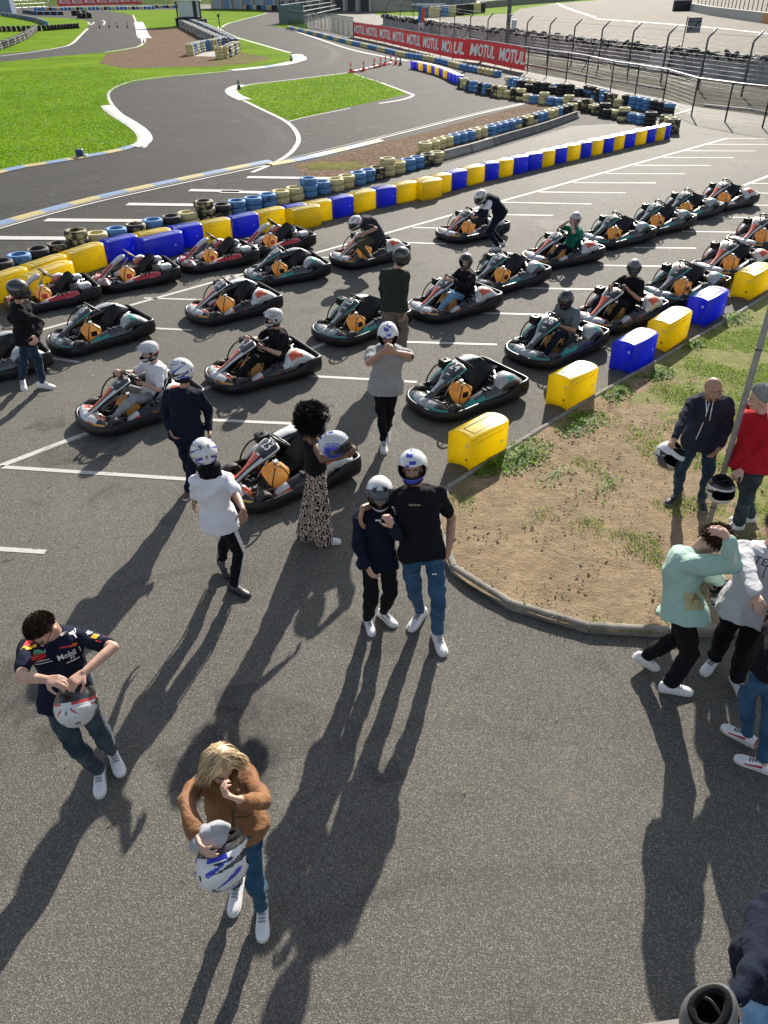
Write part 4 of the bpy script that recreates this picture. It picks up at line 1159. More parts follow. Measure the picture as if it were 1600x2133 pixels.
# grandstand
g = G(612, 50); e = G(705, 27); d = (e - g).normalized(); ang = math.atan2(d.y, d.x); L = min((e - g).length, 45)
t = thing('grandstand', 'small metal grandstand with stepped benches behind the bar fence', 'grandstand', g, ang)
b = MB()
for k in range(4):
    b.box((L / 2, -1.6 - .9 * k + 3.4, 1.0 + .55 * k if False else .9 + .5 * (3 - k)), (L, .35, .06))
b.build('bench', M_GALV, t)
b = MB()
x = 0
while x <= L:
    for k in range(4): b.cyl((x, 1.8 - .9 * k, 0), (x, 1.8 - .9 * k, .87 + .5 * (3 - k)), .04, n=5)
    x += 2.5
b.build('support', simple('grey green steel', (.10, .14, .14), .5, .4), t)
b = MB()
for z in (2.9, 3.2, 3.5): b.tube([(0, 2.1, z), (L, 2.1, z)], .04, 5)
x = 0
while x <= L: b.cyl((x, 2.1, 0), (x, 2.1, 3.5), .035, n=5); x += 1.6
b.build('railing', M_GALV, t)
b = MB(); b.box((-.05, .3, 1.2), (.1, 3.8, 2.4)); b.build('side_panel', MAT['grey green steel'], t)
# steel shed and the high mesh on the right of the stand
g = G(760, 22); t = thing('steel_shed', 'grey steel shed behind the safety fence at the top', 'shed', g, R(-8))
b = MB(); b.box((11, 4, 3.5), (26, 8, 7)); b.build('wall', simple('grey cladding', (.17, .20, .23), .6, var=.15, scale=2), t)
b = MB()
for k in range(12): b.box((k * 2.1, -.1, 3.5), (.12, .2, 7))
b.build('rib', M_DGALV, t)
b = MB(); b.box((13, -.2, 1.0), (9, .3, .35)); b.build('white_rail', M_WTXT, t)
# far left bank, hut, railing and bushes
b = MB()
def hill(u, v):
    x = -420 + u * 560; y = 292 + v * 90 - .12 * (x + 60)
    return Vector((x, y, max(0, 9 * v + 1.4 * mnoise.noise(Vector((x * .03, y * .03, 0)))) if v > 0 else -.1))
b.grid(hill, 40, 8); tag(b.build('bank', grass_mat('bank grass', (.03, .055, .012), (.07, .12, .02), (.12, .16, .04), .3)), kind='structure')
g = G(-4, 28.5); t = thing('hut', 'small blue grey hut at the top left corner', 'hut', g)
b = MB(); b.box((.8, 1.5, 1.7), (5.2, 3, 3.4)); b.build('wall', simple('blue grey cladding', (.17, .23, .30), .6), t)
b = MB(); b.box((.8, 1.5, 3.55), (5.8, 3.6, .3)); b.build('roof', simple('pale roof', (.4, .42, .44), .6), t)
M_LEAF = blade_mat('hedge leaf', (.02, .045, .01), (.06, .10, .02))
M_BARK = simple('bark', (.09, .065, .045), .9, bump=.5, bscale=30)
def bush(p, r, h, label):
    t = thing('bush', label, 'bush', p, 0, 'bushes on the far bank')
    b = MB(); b.cyl((0, 0, -.2), (0, 0, h * .5), .2, .1, n=7); b.build('trunk', M_BARK, t)
    V, Fc = [], []
    lob = [Vector((rnd.gauss(0, r * .5), rnd.gauss(0, r * .4), h * rnd.uniform(.35, .8))) for k in range(9)]
    for k in range(900):
        c = rnd.choice(lob); dd = Vector((rnd.gauss(0, 1), rnd.gauss(0, 1), rnd.gauss(0, 1))).normalized()
        q = c + dd * r * .42 * rnd.uniform(.6, 1); q.z = max(q.z, .1)
        s_ = rnd.uniform(.18, .42); u = Vector((rnd.gauss(0, 1), rnd.gauss(0, 1), rnd.gauss(0, 1))).normalized(); v = u.orthogonal().normalized(); b0 = len(V)
        V += [q - u * s_, q + v * s_ * .6, q + u * s_, q - v * s_ * .6]; Fc.append((b0, b0 + 1, b0 + 2, b0 + 3))
    b = MB(); b.add(V, Fc, 0, False); b.build('crown', M_LEAF, t)
for i in range(16):
    x = -20 + i * 24; p = G(x, 9 - i * .12); bush(p + Vector((0, rnd.uniform(2, 14), .6)), rnd.uniform(2.2, 3.6), rnd.uniform(3.2, 5.5), 'dark green bush on the far bank behind the left banner')
a, b_ = G(18, 25), G(104, 20)
t = thing('railing', 'pale pipe railing in front of the far left bank', 'railing', a); b = MB()
P = resample([a, b_], 3.0)
for p in P: b.cyl(p - a, p - a + Vector((0, 0, 2.4)), .06, n=5)
for z in (.8, 1.6, 2.4): b.tube([p - a + Vector((0, 0, z)) for p in P], .05, 5)
b.build('pipe', M_GALV, t)
P = resample([G(105, 17), G(330, 9), G(470, 9)], 5.0); t = thing('railing', 'long pale railing behind the far tyre wall at the top', 'railing', P[0]); b = MB()
for p in P: b.cyl(p - P[0], p - P[0] + Vector((0, 0, 2.8)), .07, n=5)
for z in (.4, 1.1, 1.9, 2.8): b.tube([p - P[0] + Vector((0, 0, z)) for p in P], .05, 4)
b.build('pipe', M_GALV, t)
# far right wall, fence, tyre box and orange end block; dark wall left of it
def wall_run(name, pts, h, th, mat, label):
    P = resample([G(*p) for p in pts], 4); o0 = P[0]; b = MB(); rings = []
    for i, p in enumerate(P):
        d = (P[min(i + 1, len(P) - 1)] - P[max(i - 1, 0)]).normalized(); nr = Vector((-d.y, d.x, 0)) * th; q = p - o0
        rings.append([q, q + Vector((0, 0, h)), q + nr + Vector((0, 0, h)), q + nr])
    b.loft(rings, smooth=False); o = fix_normals(b.build(name, mat)); o.location = o0
    return tag(o, label, 'wall')
wall_run('circuit_wall', [(1433, 22), (1480, 32), (1586, 47.5)], 1.15, .5, simple('pale concrete', (.42, .41, .39), .85), 'pale curved concrete wall on the far side of the big circuit')
wall_run('circuit_wall', [(1586, 47.5), (1680, 61)], 1.15, .5, simple('orange paint', (.50, .24, .10), .7), 'orange end of the far circuit wall at the right edge')
wall_run('circuit_wall', [(1003, 18), (1090, 10), (1180, 3), (1280, -6)], 1.3, .5, simple('dark stained concrete', (.16, .16, .16), .9), 'dark wall running away beyond the grass of the big circuit')
g = G(1421, 23); b = MB(); b.rbox((0, .5, .85), (3.0, 1.2, 1.7), .1); o = b.build('tyre_bundle', M_TK); o.location = g; tag(o, 'black wrapped tyre bundle at the end of the pale far wall', 'tyre bundle')
P = [G(1452, 22), G(1500, 27), G(1545, 33), G(1600, 40), (G(1680, 52))]
P = resample([p + Vector((1, 3, 0)) for p in P], 2.2); t = thing('mesh_fence', 'dark mesh fence behind the pale far wall', 'fence', P[0]); b = MB()
for p in P: b.cyl(p - P[0], p - P[0] + Vector((0, 0, 4.5)), .07, n=5)
b.build('post', M_DGALV, t)
b = MB()
for k in range(16): b.tube([p - P[0] + Vector((0, 0, .3 + k * .27)) for p in P], .02, 4)
b.build('wire', M_DGALV, t)
for i, (x, y, c) in enumerate(((890, 36, M_TB), (905, 36, M_TY), (922, 35, M_TB), (938, 34, M_TY), (957, 32, M_TK), (975, 30, M_TK), (990, 28, M_TY), (1000, 27, M_TK))):
    g = G(x, y); b = MB(); b.rbox((0, .4, .8), (2.0, .8, 1.6), .08); b.box((0, -.02, .8), (1.9, .03, .06)); o = b.build('tyre_bundle', c); o.location = g
    tag(o, f'{"blue" if c is M_TB else "yellow" if c is M_TY else "black"} wrapped tyre bundle in the row before the far grass', 'tyre bundle', 'wrapped tyre bundles by the far grass')

# grey lamp post at the right
a = G(1472, 1106, IH); t = thing('lamp_post', 'tall grey steel lamp post standing in the island grass at the right', 'lamp post', Vector((a.x, a.y, IH - .02)))
M_POST = simple('grey galvanised post', (.27, .275, .28), .55, 0.0, .15, 20)
b = MB(); b.cyl((0, 0, 0), (0, 0, 6.5), .030, .027, n=18); b.build('pole', M_POST, t)
b = MB(); b.cyl((0, 0, .33), (0, 0, .345), .034, n=18); b.build('collar', M_DGALV, t)
b = MB(); b.cyl((0, 0, 2.1), (0, 0, 2.12), .032, n=18); b.build('collar', M_DGALV, t)
b = MB(); b.cyl((0, 0, 6.5), (.5, -.4, 6.6), .04, n=10); b.ell((.7, -.55, 6.6), (.35, .16, .07)); b.build('lamp_head', M_POST, t)
# ================================================================= KARTS  (local frame: nose +Y, right +X)
M_BUMP = simple('black bumper plastic', (.010, .010, .012), .36, var=.3, scale=9, spec=.32, dirt=((.05, .048, .045), .3))
M_SEAT = simple('black seat shell', (.009, .010, .012), .42, var=.2, scale=6, spec=.35)
M_RUB = simple('kart tyre rubber', (.035, .034, .033), .78, var=.3, scale=20, dirt=((.09, .085, .075), .5))
M_RIM = simple('dark rim', (.05, .05, .052), .4, .6)
M_CHR = simple('bright steel', (.55, .55, .56), .25, .95)
M_MET = simple('oily dark metal', (.05, .05, .052), .4, .75, .4, 30)
M_FRAME = simple('kart tube frame', (.06, .062, .066), .4, .5)
M_TRAY = simple('floor tray', (.025, .025, .026), .6, .2, dirt=((.08, .07, .06), .5))
M_TANK = NT('amber fuel tank')
def _tank():
    t = M_TANK; c = t.coord(); n = t.noise(c, 9, 4, .6)
    t.base(t.ramp(n, [(.3, (.62, .38, .15)), (.7, (.84, .56, .25))])); t.p(Roughness=.38)
    tr = t.n('ShaderNodeBsdfTranslucent'); tr.inputs[0].default_value = (.92, .62, .28, 1)
    ms = t.n('ShaderNodeMixShader'); ms.inputs[0].default_value = .58
    t.l(t.b.outputs[0], ms.inputs[1]); t.l(tr.outputs[0], ms.inputs[2]); t.l(ms.outputs[0], t.out.inputs[0])
    return t.mat
M_TANK = _tank()
M_STRAP = simple('black strap', (.012, .012, .012), .7)
M_NUM = simple('white number vinyl', (.78, .78, .78), .45)
def gloss(name, col, coat=.5, var=.1): return simple(name, col, .34, var=var, scale=7, coat=coat, dirt=((.06, .06, .055), .25))
P_BLK = gloss('gloss black panel', (.010, .012, .015))
P_GRY = gloss('dark grey panel', (.048, .056, .064))
P_SIL = gloss('silver grey panel', (.36, .38, .39))
P_TEAL = gloss('teal panel', (.02, .30, .27))
P_WHT = gloss('white panel', (.60, .60, .60))
P_ORG = gloss('orange red panel', (.66, .10, .035))
P_YEL = gloss('amber flash panel', (.72, .34, .03))
P_RED = gloss('red panel', (.50, .022, .03))
P_PINK = gloss('faded red panel', (.58, .20, .17))
LIV = {  # main, edge, accent, light, flash
    'teal': [P_BLK, P_GRY, P_TEAL, P_SIL, P_TEAL],
    'orange': [P_BLK, P_WHT, P_ORG, P_WHT, P_YEL],
    'red': [P_SIL, P_RED, P_RED, P_WHT, P_PINK]}
HALF = [(0, .90), (.16, .893), (.33, .845), (.47, .735), (.545, .58), (.56, .40), (.545, .22), (.55, 0), (.575, -.25), (.59, -.5), (.588, -.74), (.55, -.86), (.47, -.90), (.25, -.905), (0, -.905)]
OUT = HALF + [(-x, y) for x, y in HALF[-2:0:-1]]
OUTC = catmull([(x, y, 0) for x, y in OUT], 4, True)
def y_front(x):
    best = .9
    for a, b in zip(HALF, HALF[1:]):
        if a[0] <= abs(x) <= b[0] and a[1] > .2: return a[1] + (b[1] - a[1]) * (abs(x) - a[0]) / (b[0] - a[0])
    return .4
def make_kart(style):
    L = LIV[style]
    t = thing('go_kart', 'proto', 'go-kart')
    # wrap-round bumper
    b = MB(); n = len(OUTC); rings = []
    for i, p in enumerate(OUTC):
        d = (OUTC[(i + 1) % n] - OUTC[i - 1]).normalized(); nr = Vector((-d.y, d.x, 0))
        if nr.dot(p) > 0: nr = -nr       # inward
        rear = min(1, max(0, (-.25 - p.y) / .5)); rear = rear * rear * (3 - 2 * rear)
        fr = min(1, max(0, (p.y - .5) / .3))
        top = .205 + .13 * rear - .01 * fr; bot = .035 + .04 * rear
        sec = [(.02, bot), (-.006, bot + .02), (-.022, bot + (top - bot) * .45), (-.012, top - .02), (.0, top - .004), (.018, top), (.034, top - .006), (.038, top - .03), (.036, bot + .05), (.034, bot)]
        rings.append([p + nr * o_ + Vector((0, 0, z)) for o_, z in sec])
    rings.append(rings[0]); b.loft(rings, caps=False)
    fix_normals(b.build('bumper', M_BUMP, t))
    # floor tray
    b = MB(); ins = [Vector((p.x * .93, p.y * .95, 0)) for p in OUTC[::2]]
    m = len(ins); b.add([p + Vector((0, 0, .05)) for p in ins] + [p + Vector((0, 0, .062)) for p in ins], [tuple(range(m))[::-1], tuple(range(m, 2 * m))] + [(i, (i + 1) % m, m + (i + 1) % m, m + i) for i in range(m)], 0, False)
    b.build('floor_tray', M_TRAY, t)
    # tube frame and side hoop
    b = MB()
    for s in (-1, 1):
        b.tube(catmull([(s * .10, .80, .10), (s * .20, .62, .10), (s * .26, .30, .10), (s * .30, -.1, .10), (s * .31, -.8, .12)], 5), .016, 8)
        b.tube([(s * .27, .2, .11), (s * .53, .18, .12)], .014, 8)
    b.tube([(-.30, -.62, .14), (.30, -.62, .14)], .016, 8); b.tube([(-.22, .55, .12), (.22, .55, .12)], .014, 8)
    b.build('tube_frame', M_FRAME, t)
    if style != 'red':
        b = MB(); b.tube(catmull([(.44, .40, .22), (.46, .34, .34), (.46, .24, .45), (.44, .14, .50), (.41, .06, .50)], 5), .012, 8); b.build('hoop', M_STRAP, t)
    # wheels
    for (x, y, r, w_) in ((-.43, .52, .128, .125), (.43, .52, .128, .125), (-.45, -.62, .14, .19), (.45, -.62, .14, .19)):
        b = MB(); hw = w_ / 2
        b.lathe([(r * .55, -hw * .8), (r * .8, -hw), (r * .95, -hw * .9), (r, -hw * .6), (r, hw * .6), (r * .95, hw * .9), (r * .8, hw), (r * .55, hw * .8)], c=(x, y, r), axis=(1, 0, 0), n=24)
        wv = fix_normals(b.build('wheel', M_RUB, t))
        b = MB(); b.lathe([(0, -hw * .5), (r * .3, -hw * .55), (r * .52, -hw * .8), (r * .58, -hw * .8), (r * .58, hw * .8), (r * .52, hw * .8), (r * .3, hw * .55), (0, hw * .5)], c=(x, y, r), axis=(1, 0, 0), n=18)
        fix_normals(b.build('rim', M_RIM, wv))
    b = MB(); b.cyl((-.5, -.62, .14), (.5, -.62, .14), .018, n=10); b.build('rear_axle', M_CHR, t)
    # steering linkage, pedals and loose metal on the floor
    rr = random.Random(3)
    b = MB()
    b.tube([(-.36, .53, .13), (-.05, .42, .14)], .010, 6, 1); b.tube([(.36, .53, .13), (.05, .42, .14)], .010, 6, 1)
    for s in (-1, 1):
        b.rbox((s * .15, .66, .17), (.07, .02, .12), .008, 1, Matrix.Rotation(R(25), 3, 'X')); b.tube([(s * .15, .64, .08), (s * .15, .67, .15)], .009, 6, 1)
        b.cyl((s * .35, .5, .08), (s * .35, .5, .19), .018, n=8, mat=0); b.rbox((s * .31, .52, .13), (.06, .07, .06), .01, 0)
        b.tube([(s * .15, .62, .12), (s * .22, .38, .13), (s * .3, .1, .12)], .006, 5, 1)
    for k in range(26):
        p = Vector((rr.uniform(-.34, .30), rr.uniform(.30, .66), rr.uniform(.085, .17)))
        q = p + Vector((rr.uniform(-.09, .09), rr.uniform(-.08, .08), rr.uniform(-.03, .05)))
        if rr.random() < .55: b.tube([p, (p + q) / 2 + Vector((0, 0, rr.uniform(-.01, .03))), q], rr.uniform(.006, .013), 6, 0 if rr.random() < .5 else 1)
        else: b.rbox(p, (rr.uniform(.02, .06), rr.uniform(.02, .06), rr.uniform(.015, .05)), .006, 0 if rr.random() < .6 else 1)
    b.build('pedal_assembly', [M_MET, M_CHR], t)
    # front wings beside the nose
    for s in (-1, 1):
        b = MB(); rings = []
        for k in range(12):
            u = k / 11; x = s * (.075 + .385 * u); yf = y_front(x) - .045 - .015 * math.sin(u * PI)
            dep = .20 * (1 - u) ** .8 + .05 + .03 * math.sin(u * PI); zt = .255 - .05 * u + .03 * math.sin(u * PI)
            sec = [(yf, .12), (yf + .015, .17), (yf - .005, .215), (yf - dep * .4, zt + .01), (yf - dep, zt - .03), (yf - dep - .01, .12)]
            rings.append([Vector((x, yy, zz)) for yy, zz in sec])
        def wm(i, j, s=s):
            if i < 2: return 3
            if j == 2: return 3 if i < 5 else (1 if i < 7 else 0)
            if j == 1: return 4 if i > 4 else 2
            return 0 if (style == 'teal' or i > 6) else 2
        b.loft(rings, mat=wm); fix_normals(b.build('front_wing', L, t))
    b = MB(); rings = []
    for (y, z, hw, h) in ((.865, .19, .05, .05), (.86, .225, .072, .07), (.80, .262, .078, .09), (.70, .285, .06, .10), (.62, .29, .045, .10)):
        rings.append([Vector((x * hw, y, z + dz * h)) for x, dz in ((-1, -1), (-1, -.3), (-.7, 0), (.7, 0), (1, -.3), (1, -1))])
    b.loft(rings, mat=lambda i, j: 3 if style != 'red' else 2); fix_normals(b.build('nose_cone', L, t))
    # number fairing
    path = [(.74, .255, .060), (.62, .315, .062), (.50, .385, .072), (.40, .45, .108), (.31, .512, .148), (.22, .565, .176), (.15, .60, .186), (.10, .617, .172), (.075, .618, .12)]
    if style == 'red': path = [(.76, .22, .075), (.66, .30, .070), (.56, .38, .064), (.45, .46, .064), (.34, .535, .072), (.24, .59, .085), (.17, .615, .085), (.13, .61, .06)]
    NW = 14
    ctr = catmull([(w_, y, z) for y, z, w_ in path], 4); rings = []
    for i, q in enumerate(ctr):
        a = ctr[max(i - 1, 0)]; c = ctr[min(i + 1, len(ctr) - 1)]
        tv = Vector((0, c.y - a.y, c.z - a.z)).normalized(); nv = Vector((0, -tv.z, tv.y)); nv = nv if nv.z > 0 else -nv
        top = []
        for k in range(NW + 1):
            u = -1 + 2 * k / NW; top.append(Vector((q.x * u, q.y, q.z)) + nv * (.030 * (1 - abs(u) ** 2.6)))
        bot = [Vector((q.x * u * .86, q.y, q.z)) - nv * .045 for u in (1, .5, -.5, -1)]
        rings.append(top + bot)
    nr_ = len(rings)
    def pm(i, j):
        f = i / nr_; u = abs(-1 + 2 * (j + .5) / NW) if j < NW else 1.1
        sd = (-1 + 2 * (j + .5) / NW) if j < NW else 0
        if u > 1: return 0
        if style == 'teal':
            if u > .80: return 2 if .36 < f < .85 else 1
            if f < .42 and u < .38: return 3 if .10 < f < .36 else 0
            return 1 if f < .46 else 0
        if style == 'orange':
            if f < .46: return 2 if sd > -.25 else 3 if sd < -.55 else 0
            return 3 if u > .84 else 0
        return 1 if f < .42 else (0 if u < .6 else 3)
    b = MB(); b.loft(rings, mat=pm); fp = fix_normals(b.build('front_fairing', L, t))
    # steering
    wc = Vector((0, .0, .635)); wn = Vector((0, -.66, .75)).normalized()
    b = MB(); b.torus(wc, wn, .15, .0155, 30, 8); sw = b.build('steering_wheel', simple('wheel grip', (.02, .02, .021), .35), t)
    b = MB(); u = Vector((1, 0, 0)); v = wn.cross(u)
    for a in (90, 210, 330): b.tube([wc, wc + (u * math.cos(R(a)) + v * math.sin(R(a))) * .13], .011, 6)
    b.build('spoke', M_MET, sw)
    b = MB(); b.cyl(wc + wn * .018, wc - wn * .05, .042, n=16); b.build('hub', M_BUMP, sw)
    b = MB(); V, Fc = text_mesh('S', .05, .02); b.add([wc + wn * .0195 + u * p.x + v * p.y for p in V], Fc, 0, False); b.build('emblem', M_NUM, sw)
    b = MB(); b.cyl(wc - wn * .05, (0, .42, .14), .011, n=8); b.build('steering_column', M_CHR, t)
    b = MB(); b.tube([(-.14, .25, .11), (-.05, .10, .50), (.05, .10, .50), (.14, .25, .11)], .010, 6); b.build('column_support', M_FRAME, t)
    # fuel tank with straps
    c = Vector((-.13, .17, .245)); b = MB(); rings = []
    for (z, sx, sy) in ((-.165, .075, .070), (-.155, .085, .082), (.0, .118, .150), (.075, .120, .150), (.085, .118, .145), (.148, .075, .055), (.156, .065, .045)):
        rings.append([c + Vector((x * sx, y * sy, z)) for x, y in ((1, .85), (.8, 1), (-.8, 1), (-1, .85), (-1, -.85), (-.8, -1), (.8, -1), (1, -.85))])
    b.loft(rings, smooth=False); tk = fix_normals(b.build('fuel_tank', M_TANK, t))
    b = MB(); b.cyl(c + Vector((.02, -.02, .155)), c + Vector((.02, -.02, .19)), .035, n=14); b.build('cap', M_NUM, tk)
    for s in (-1, 1):
        b = MB(); b.tube([c + Vector((-.02, -.02 * s, .172)), c + Vector((-.10, s * .055, .128)), c + Vector((-.129, s * .10, .05)), c + Vector((-.128, s * .125, -.03)), c + Vector((-.09, s * .10, -.14))], .008, 6); b.build('strap', M_STRAP, tk)
    if style != 'orange':
        b = MB(); b.box(c + Vector((-.1215, .0, .0)), (.006, .11, .09)); lb_ = b.build('sticker', P_BLK if style == 'teal' else P_RED, tk)
    # seat
    pth = catmull([(0, .10, .12), (0, -.06, .085), (0, -.20, .08), (0, -.30, .12), (0, -.37, .23), (0, -.44, .36), (0, -.50, .47), (0, -.525, .495)], 5)
    nn = len(pth) - 1
    def seat(u, v, off=0.0):
        f = u * nn; i = min(int(f), nn - 1); p = pth[i].lerp(pth[i + 1], f - i); d = (pth[i + 1] - pth[i]).normalized(); nv = Vector((0, d.z, -d.y)); nv = nv if nv.y > -.2 and nv.z > -.5 else -nv
        nv = Vector((0, -d.z, d.y)) * -1 if False else Vector((0, d.z, -d.y)); 
        if nv.z < 0 and u < .4: nv = -nv
        if u >= .4 and nv.y < 0: nv = -nv
        s = v * 2 - 1; w_ = (.16 + .065 * math.sin(min(1, u * 1.5) * PI * .5) - .09 * max(0, u - .8) ** 2 * 25 * .4)
        bend = abs(s) ** 2.6 * (.17 * math.sin(min(1, u * .95 + .12) * PI) + .04)
        return p + Vector((s * w_ * (1 + off * 3), 0, 0)) + nv * (bend - off) 
    b = MB(); b.grid(lambda u, v: seat(u, v), 28, 14); b.grid(lambda u, v: seat(u, v, .014), 28, 14)
    fix_normals(b.build('seat', M_SEAT, t))
    # side pods
    for s in (-1, 1):
        b = MB(); rings = []
        for (y, x0, x1, zt) in ((.335, .36, .475, .13), (.31, .32, .50, .17), (.16, .31, .515, .235), (.0, .325, .525, .285), (-.2, .335, .545, .325), (-.38, .345, .56, .345), (-.46, .36, .56, .33)):
            if style == 'red': zt = .13 + (zt - .13) * .75
            r = .03; rings.append([Vector((s * x, y, z)) for x, z in ((x0, .09), (x0, zt - r), (x0 + r, zt), ((x0 + x1) / 2, zt + .012), (x1 - r * 1.6, zt - .012), (x1 - .004, zt - .06), (x1, .15), (x1 - .01, .09))])
        def sm(i, j):
            if style == 'teal':
                if i <= 1: return 1 if j in (1, 2) else (2 if j in (3, 4, 5) else 1)
                if i == 2 and j == 4: return 2
                return 0 if j in (0, 1, 6, 7) else 1
            if style == 'orange':
                if i <= 1: return 3 if j in (1, 2, 3) else (2 if j < 5 else 4)
                if i >= 4 and j in (3, 4): return 3
                return 0
            return 3 if i < 2 or j == 2 else (1 if j in (3, 4) else 0 if j == 1 else 1)
        b.loft(rings, mat=sm); fix_normals(b.build('side_pod', L, t))
        b = MB()
        for k in range(3): b.rbox((s * .43, -.05 - k * .085, .325 if style != 'red' else .285), (.10, .045, .03), .012, rot=Matrix.Rotation(R(-9), 3, 'X'))
        b.build('vent', M_STRAP, t)
    # engine covers
    if style != 'red':
        for s in (-1, 1):
            st_ = [(.30, .40, .50, .24), (.22, .36, .52, .34), (.08, .31, .54, .40), (-.12, .29, .56, .44), (-.3, .28, .57, .47), (-.46, .25, .575, .49), (-.60, .27, .57, .45), (-.74, .31, .555, .37), (-.83, .36, .53, .30)] if s > 0 else [(-.26, .40, .52, .34), (-.33, .32, .555, .42), (-.43, .27, .57, .475), (-.55, .26, .57, .465), (-.66, .29, .56, .41), (-.76, .33, .54, .33), (-.83, .37, .52, .27)]
            rings = []
            for (y, x0, x1, zt) in st_:
                rings.append([Vector((s * x, y, z)) for x, z in ((x0, zt - .16), (x0 + .005, zt - .05), (x0 + .04, zt), ((x0 + x1) / 2, zt + .012), (x1 - .05, zt - .01), (x1 - .005, zt - .06), (x1, zt - .17))])
            def em(i, j, s=s):
                if s > 0: return (2 if i < 2 and style == 'teal' and j in (3, 4) else 3 if j in (2, 3) else (2 if j == 4 and style == 'orange' and i < 5 else 1 if j == 4 else 0))
                return (2 if style == 'teal' and i in (2,) and j in (3, 4) else 2 if style == 'orange' and i in (1, 2) and j in (3, 4) else 1 if j in (0, 5) else 3)
            b = MB(); b.loft(rings, mat=em); fix_normals(b.build('engine_cover', L, t))
        b = MB(); b.rbox((.41, .04, .49), (.17, .17, .14), .025); ab = b.build('air_box', M_BUMP, t)
        b = MB(); b.lathe([(.022, .0), (.030, .0), (.030, .012), (.022, .012)], c=(.41, .04, .56), n=14, closed=True); b.build('intake', M_STRAP, ab)
    else:
        b = MB(); rings = []
        for (y, z, hw) in ((-.16, .36, .05), (-.2, .42, .09), (-.34, .45, .10), (-.42, .42, .08)): rings.append([Vector((.42 + x * hw, y, z + dz)) for x, dz in ((-1, -.12), (-1, -.02), (-.7, 0), (.7, 0), (1, -.02), (1, -.12))])
        b.loft(rings, mat=lambda i, j: 3 if j == 2 else 4); fix_normals(b.build('engine_cover', L, t))
        for s in (-1, 1):
            b = MB(); b.rbox((s * .33, -.63, .33), (.22, .26, .12), .05, 3); b.build('rear_cover', L, t)
    # small stickers along the pods
    rs_ = random.Random(11)
    for s in (-1, 1):
        for k in range(3):
            y = .10 - .17 * k; b = MB(); x = s * (.522 + .006 * k + .003); z = .185 + .02 * k
            b.box((x, y, z), (.005, rs_.uniform(.05, .11), rs_.uniform(.018, .035)), 0)
            b.build('sticker', [L[3], L[2], L[4]][k % 3], t)
    # engine
    b = MB()
    for s in (-1, 1):
        b.rbox((s * .36, -.42, .24), (.15, .2, .2), .02); b.cyl((s * .36, -.52, .3), (s * .36, -.62, .3), .05, n=12)
        for k in range(4): b.box((s * .30, -.36 - k * .04, .36), (.1, .012, .08), 1)
    b.tube(catmull([(-.2, -.5, .3), (0, -.62, .34), (.2, -.7, .28), (.3, -.8, .25)], 5), .03, 8, 1)
    b.build('engine', [M_MET, M_CHR], t)
    b = MB()
    for s in (-1, 1): b.rbox((s * .30, -.9245, .19), (.06, .004, .012), .0019); 
    b.build('bumper_bolt', M_CHR, t)
    return t, fp, ctr
PROTO_K = {s: make_kart(s) for s in ('teal', 'orange', 'red')}
KS = .92
def place_number(fp, ctr, s, teal=True):
    """white number laid on the fairing, read from the kart's nose"""
    V, Fc = text_mesh(s, .215, .014, 0, .86)
    me = fp.data; n = len(ctr); k0 = int(n * .72); q = ctr[k0]
    a, c = ctr[k0 - 3], ctr[k0 + 3]; tv = Vector((0, c.y - a.y, c.z - a.z)).normalized(); nv = Vector((0, -tv.z, tv.y)); nv = nv if nv.z > 0 else -nv
    bv = BVHTree.FromPolygons([v.co for v in me.vertices], [tuple(p.vertices) for p in me.polygons])
    b = MB(); P = []
    for p in V:
        w_ = Vector((0, q.y, q.z)) + Vector((-1, 0, 0)) * p.x + tv * p.y
        h = bv.ray_cast(w_ + nv * .2, -nv); P.append((h[0] if h[0] else w_) + nv * .003)
    b.add(P, Fc, 0, False)
    o = b.build('number', M_NUM, fp)
    k1 = int(n * .50); q = ctr[k1]; P = []
    for x, y in ((-.04, -.012), (.04, -.012), (.04, .012), (-.04, .012)):
        w_ = Vector((0, q.y, q.z)) + Vector((-1, 0, 0)) * x + tv * y
        h = bv.ray_cast(w_ + nv * .2, -nv); P.append((h[0] if h[0] else w_) + nv * .003)
    b = MB(); b.add(P, [(0, 1, 2, 3)], 0, False); b.build('sticker', M_NUM, fp)
usedk = {}
KARTS = {}
def kart(key, style, nose, rear, num, label, hd=None, group='go-karts parked on the lot'):
    """nose = foot of the bumper at the front, rear = foot of the rear left corner (photo positions)"""
    root, fp, ctr = PROTO_K[style]
    if style not in usedk: usedk[style] = root; o = root; src = None
    else:
        o = copy_tree(PRIST[style])
    A = G(*nose) if nose else None; B = G(*rear) if rear else None
    ln_, lr = Vector((0, .90, 0)) * KS, Vector((-.57, -.89, 0)) * KS
    if A is not None and B is not None:
        d = A - B; l = ln_ - lr; ang = math.atan2(d.y, d.x) - math.atan2(l.y, l.x)
        if hd is not None: ang = R(hd)
    else: ang = R(hd if hd is not None else 125)
    q = Matrix.Rotation(ang, 3, 'Z')
    if A is not None and B is not None: c = ((A - q @ ln_) + (B - q @ lr)) / 2
    elif A is not None: c = A - q @ ln_
    else: c = B - q @ lr
    o.location = (c.x, c.y, 0); o.rotation_euler = (0, 0, ang); o.scale = (KS,) * 3
    tag(o, label, 'go-kart', group)
    f = [x for x in o.children if x.name.startswith('front_fairing')][0]
    if num: place_number(f, ctr, num)
    KARTS[key] = (o, Matrix.Translation(c) @ Matrix.Rotation(ang, 4, 'Z') @ Matrix.Scale(KS, 4))
    return o
PRIST = {s: copy_tree(PROTO_K[s][0]) for s in PROTO_K}
kart('24', 'teal', (866, 868), (1105, 828), '24', 'empty black and teal kart number 24 beside the nearest yellow block')
kart('23', 'orange', None, (756, 995), '23', 'empty black and orange kart number 23 behind the woman with the afro', 126)
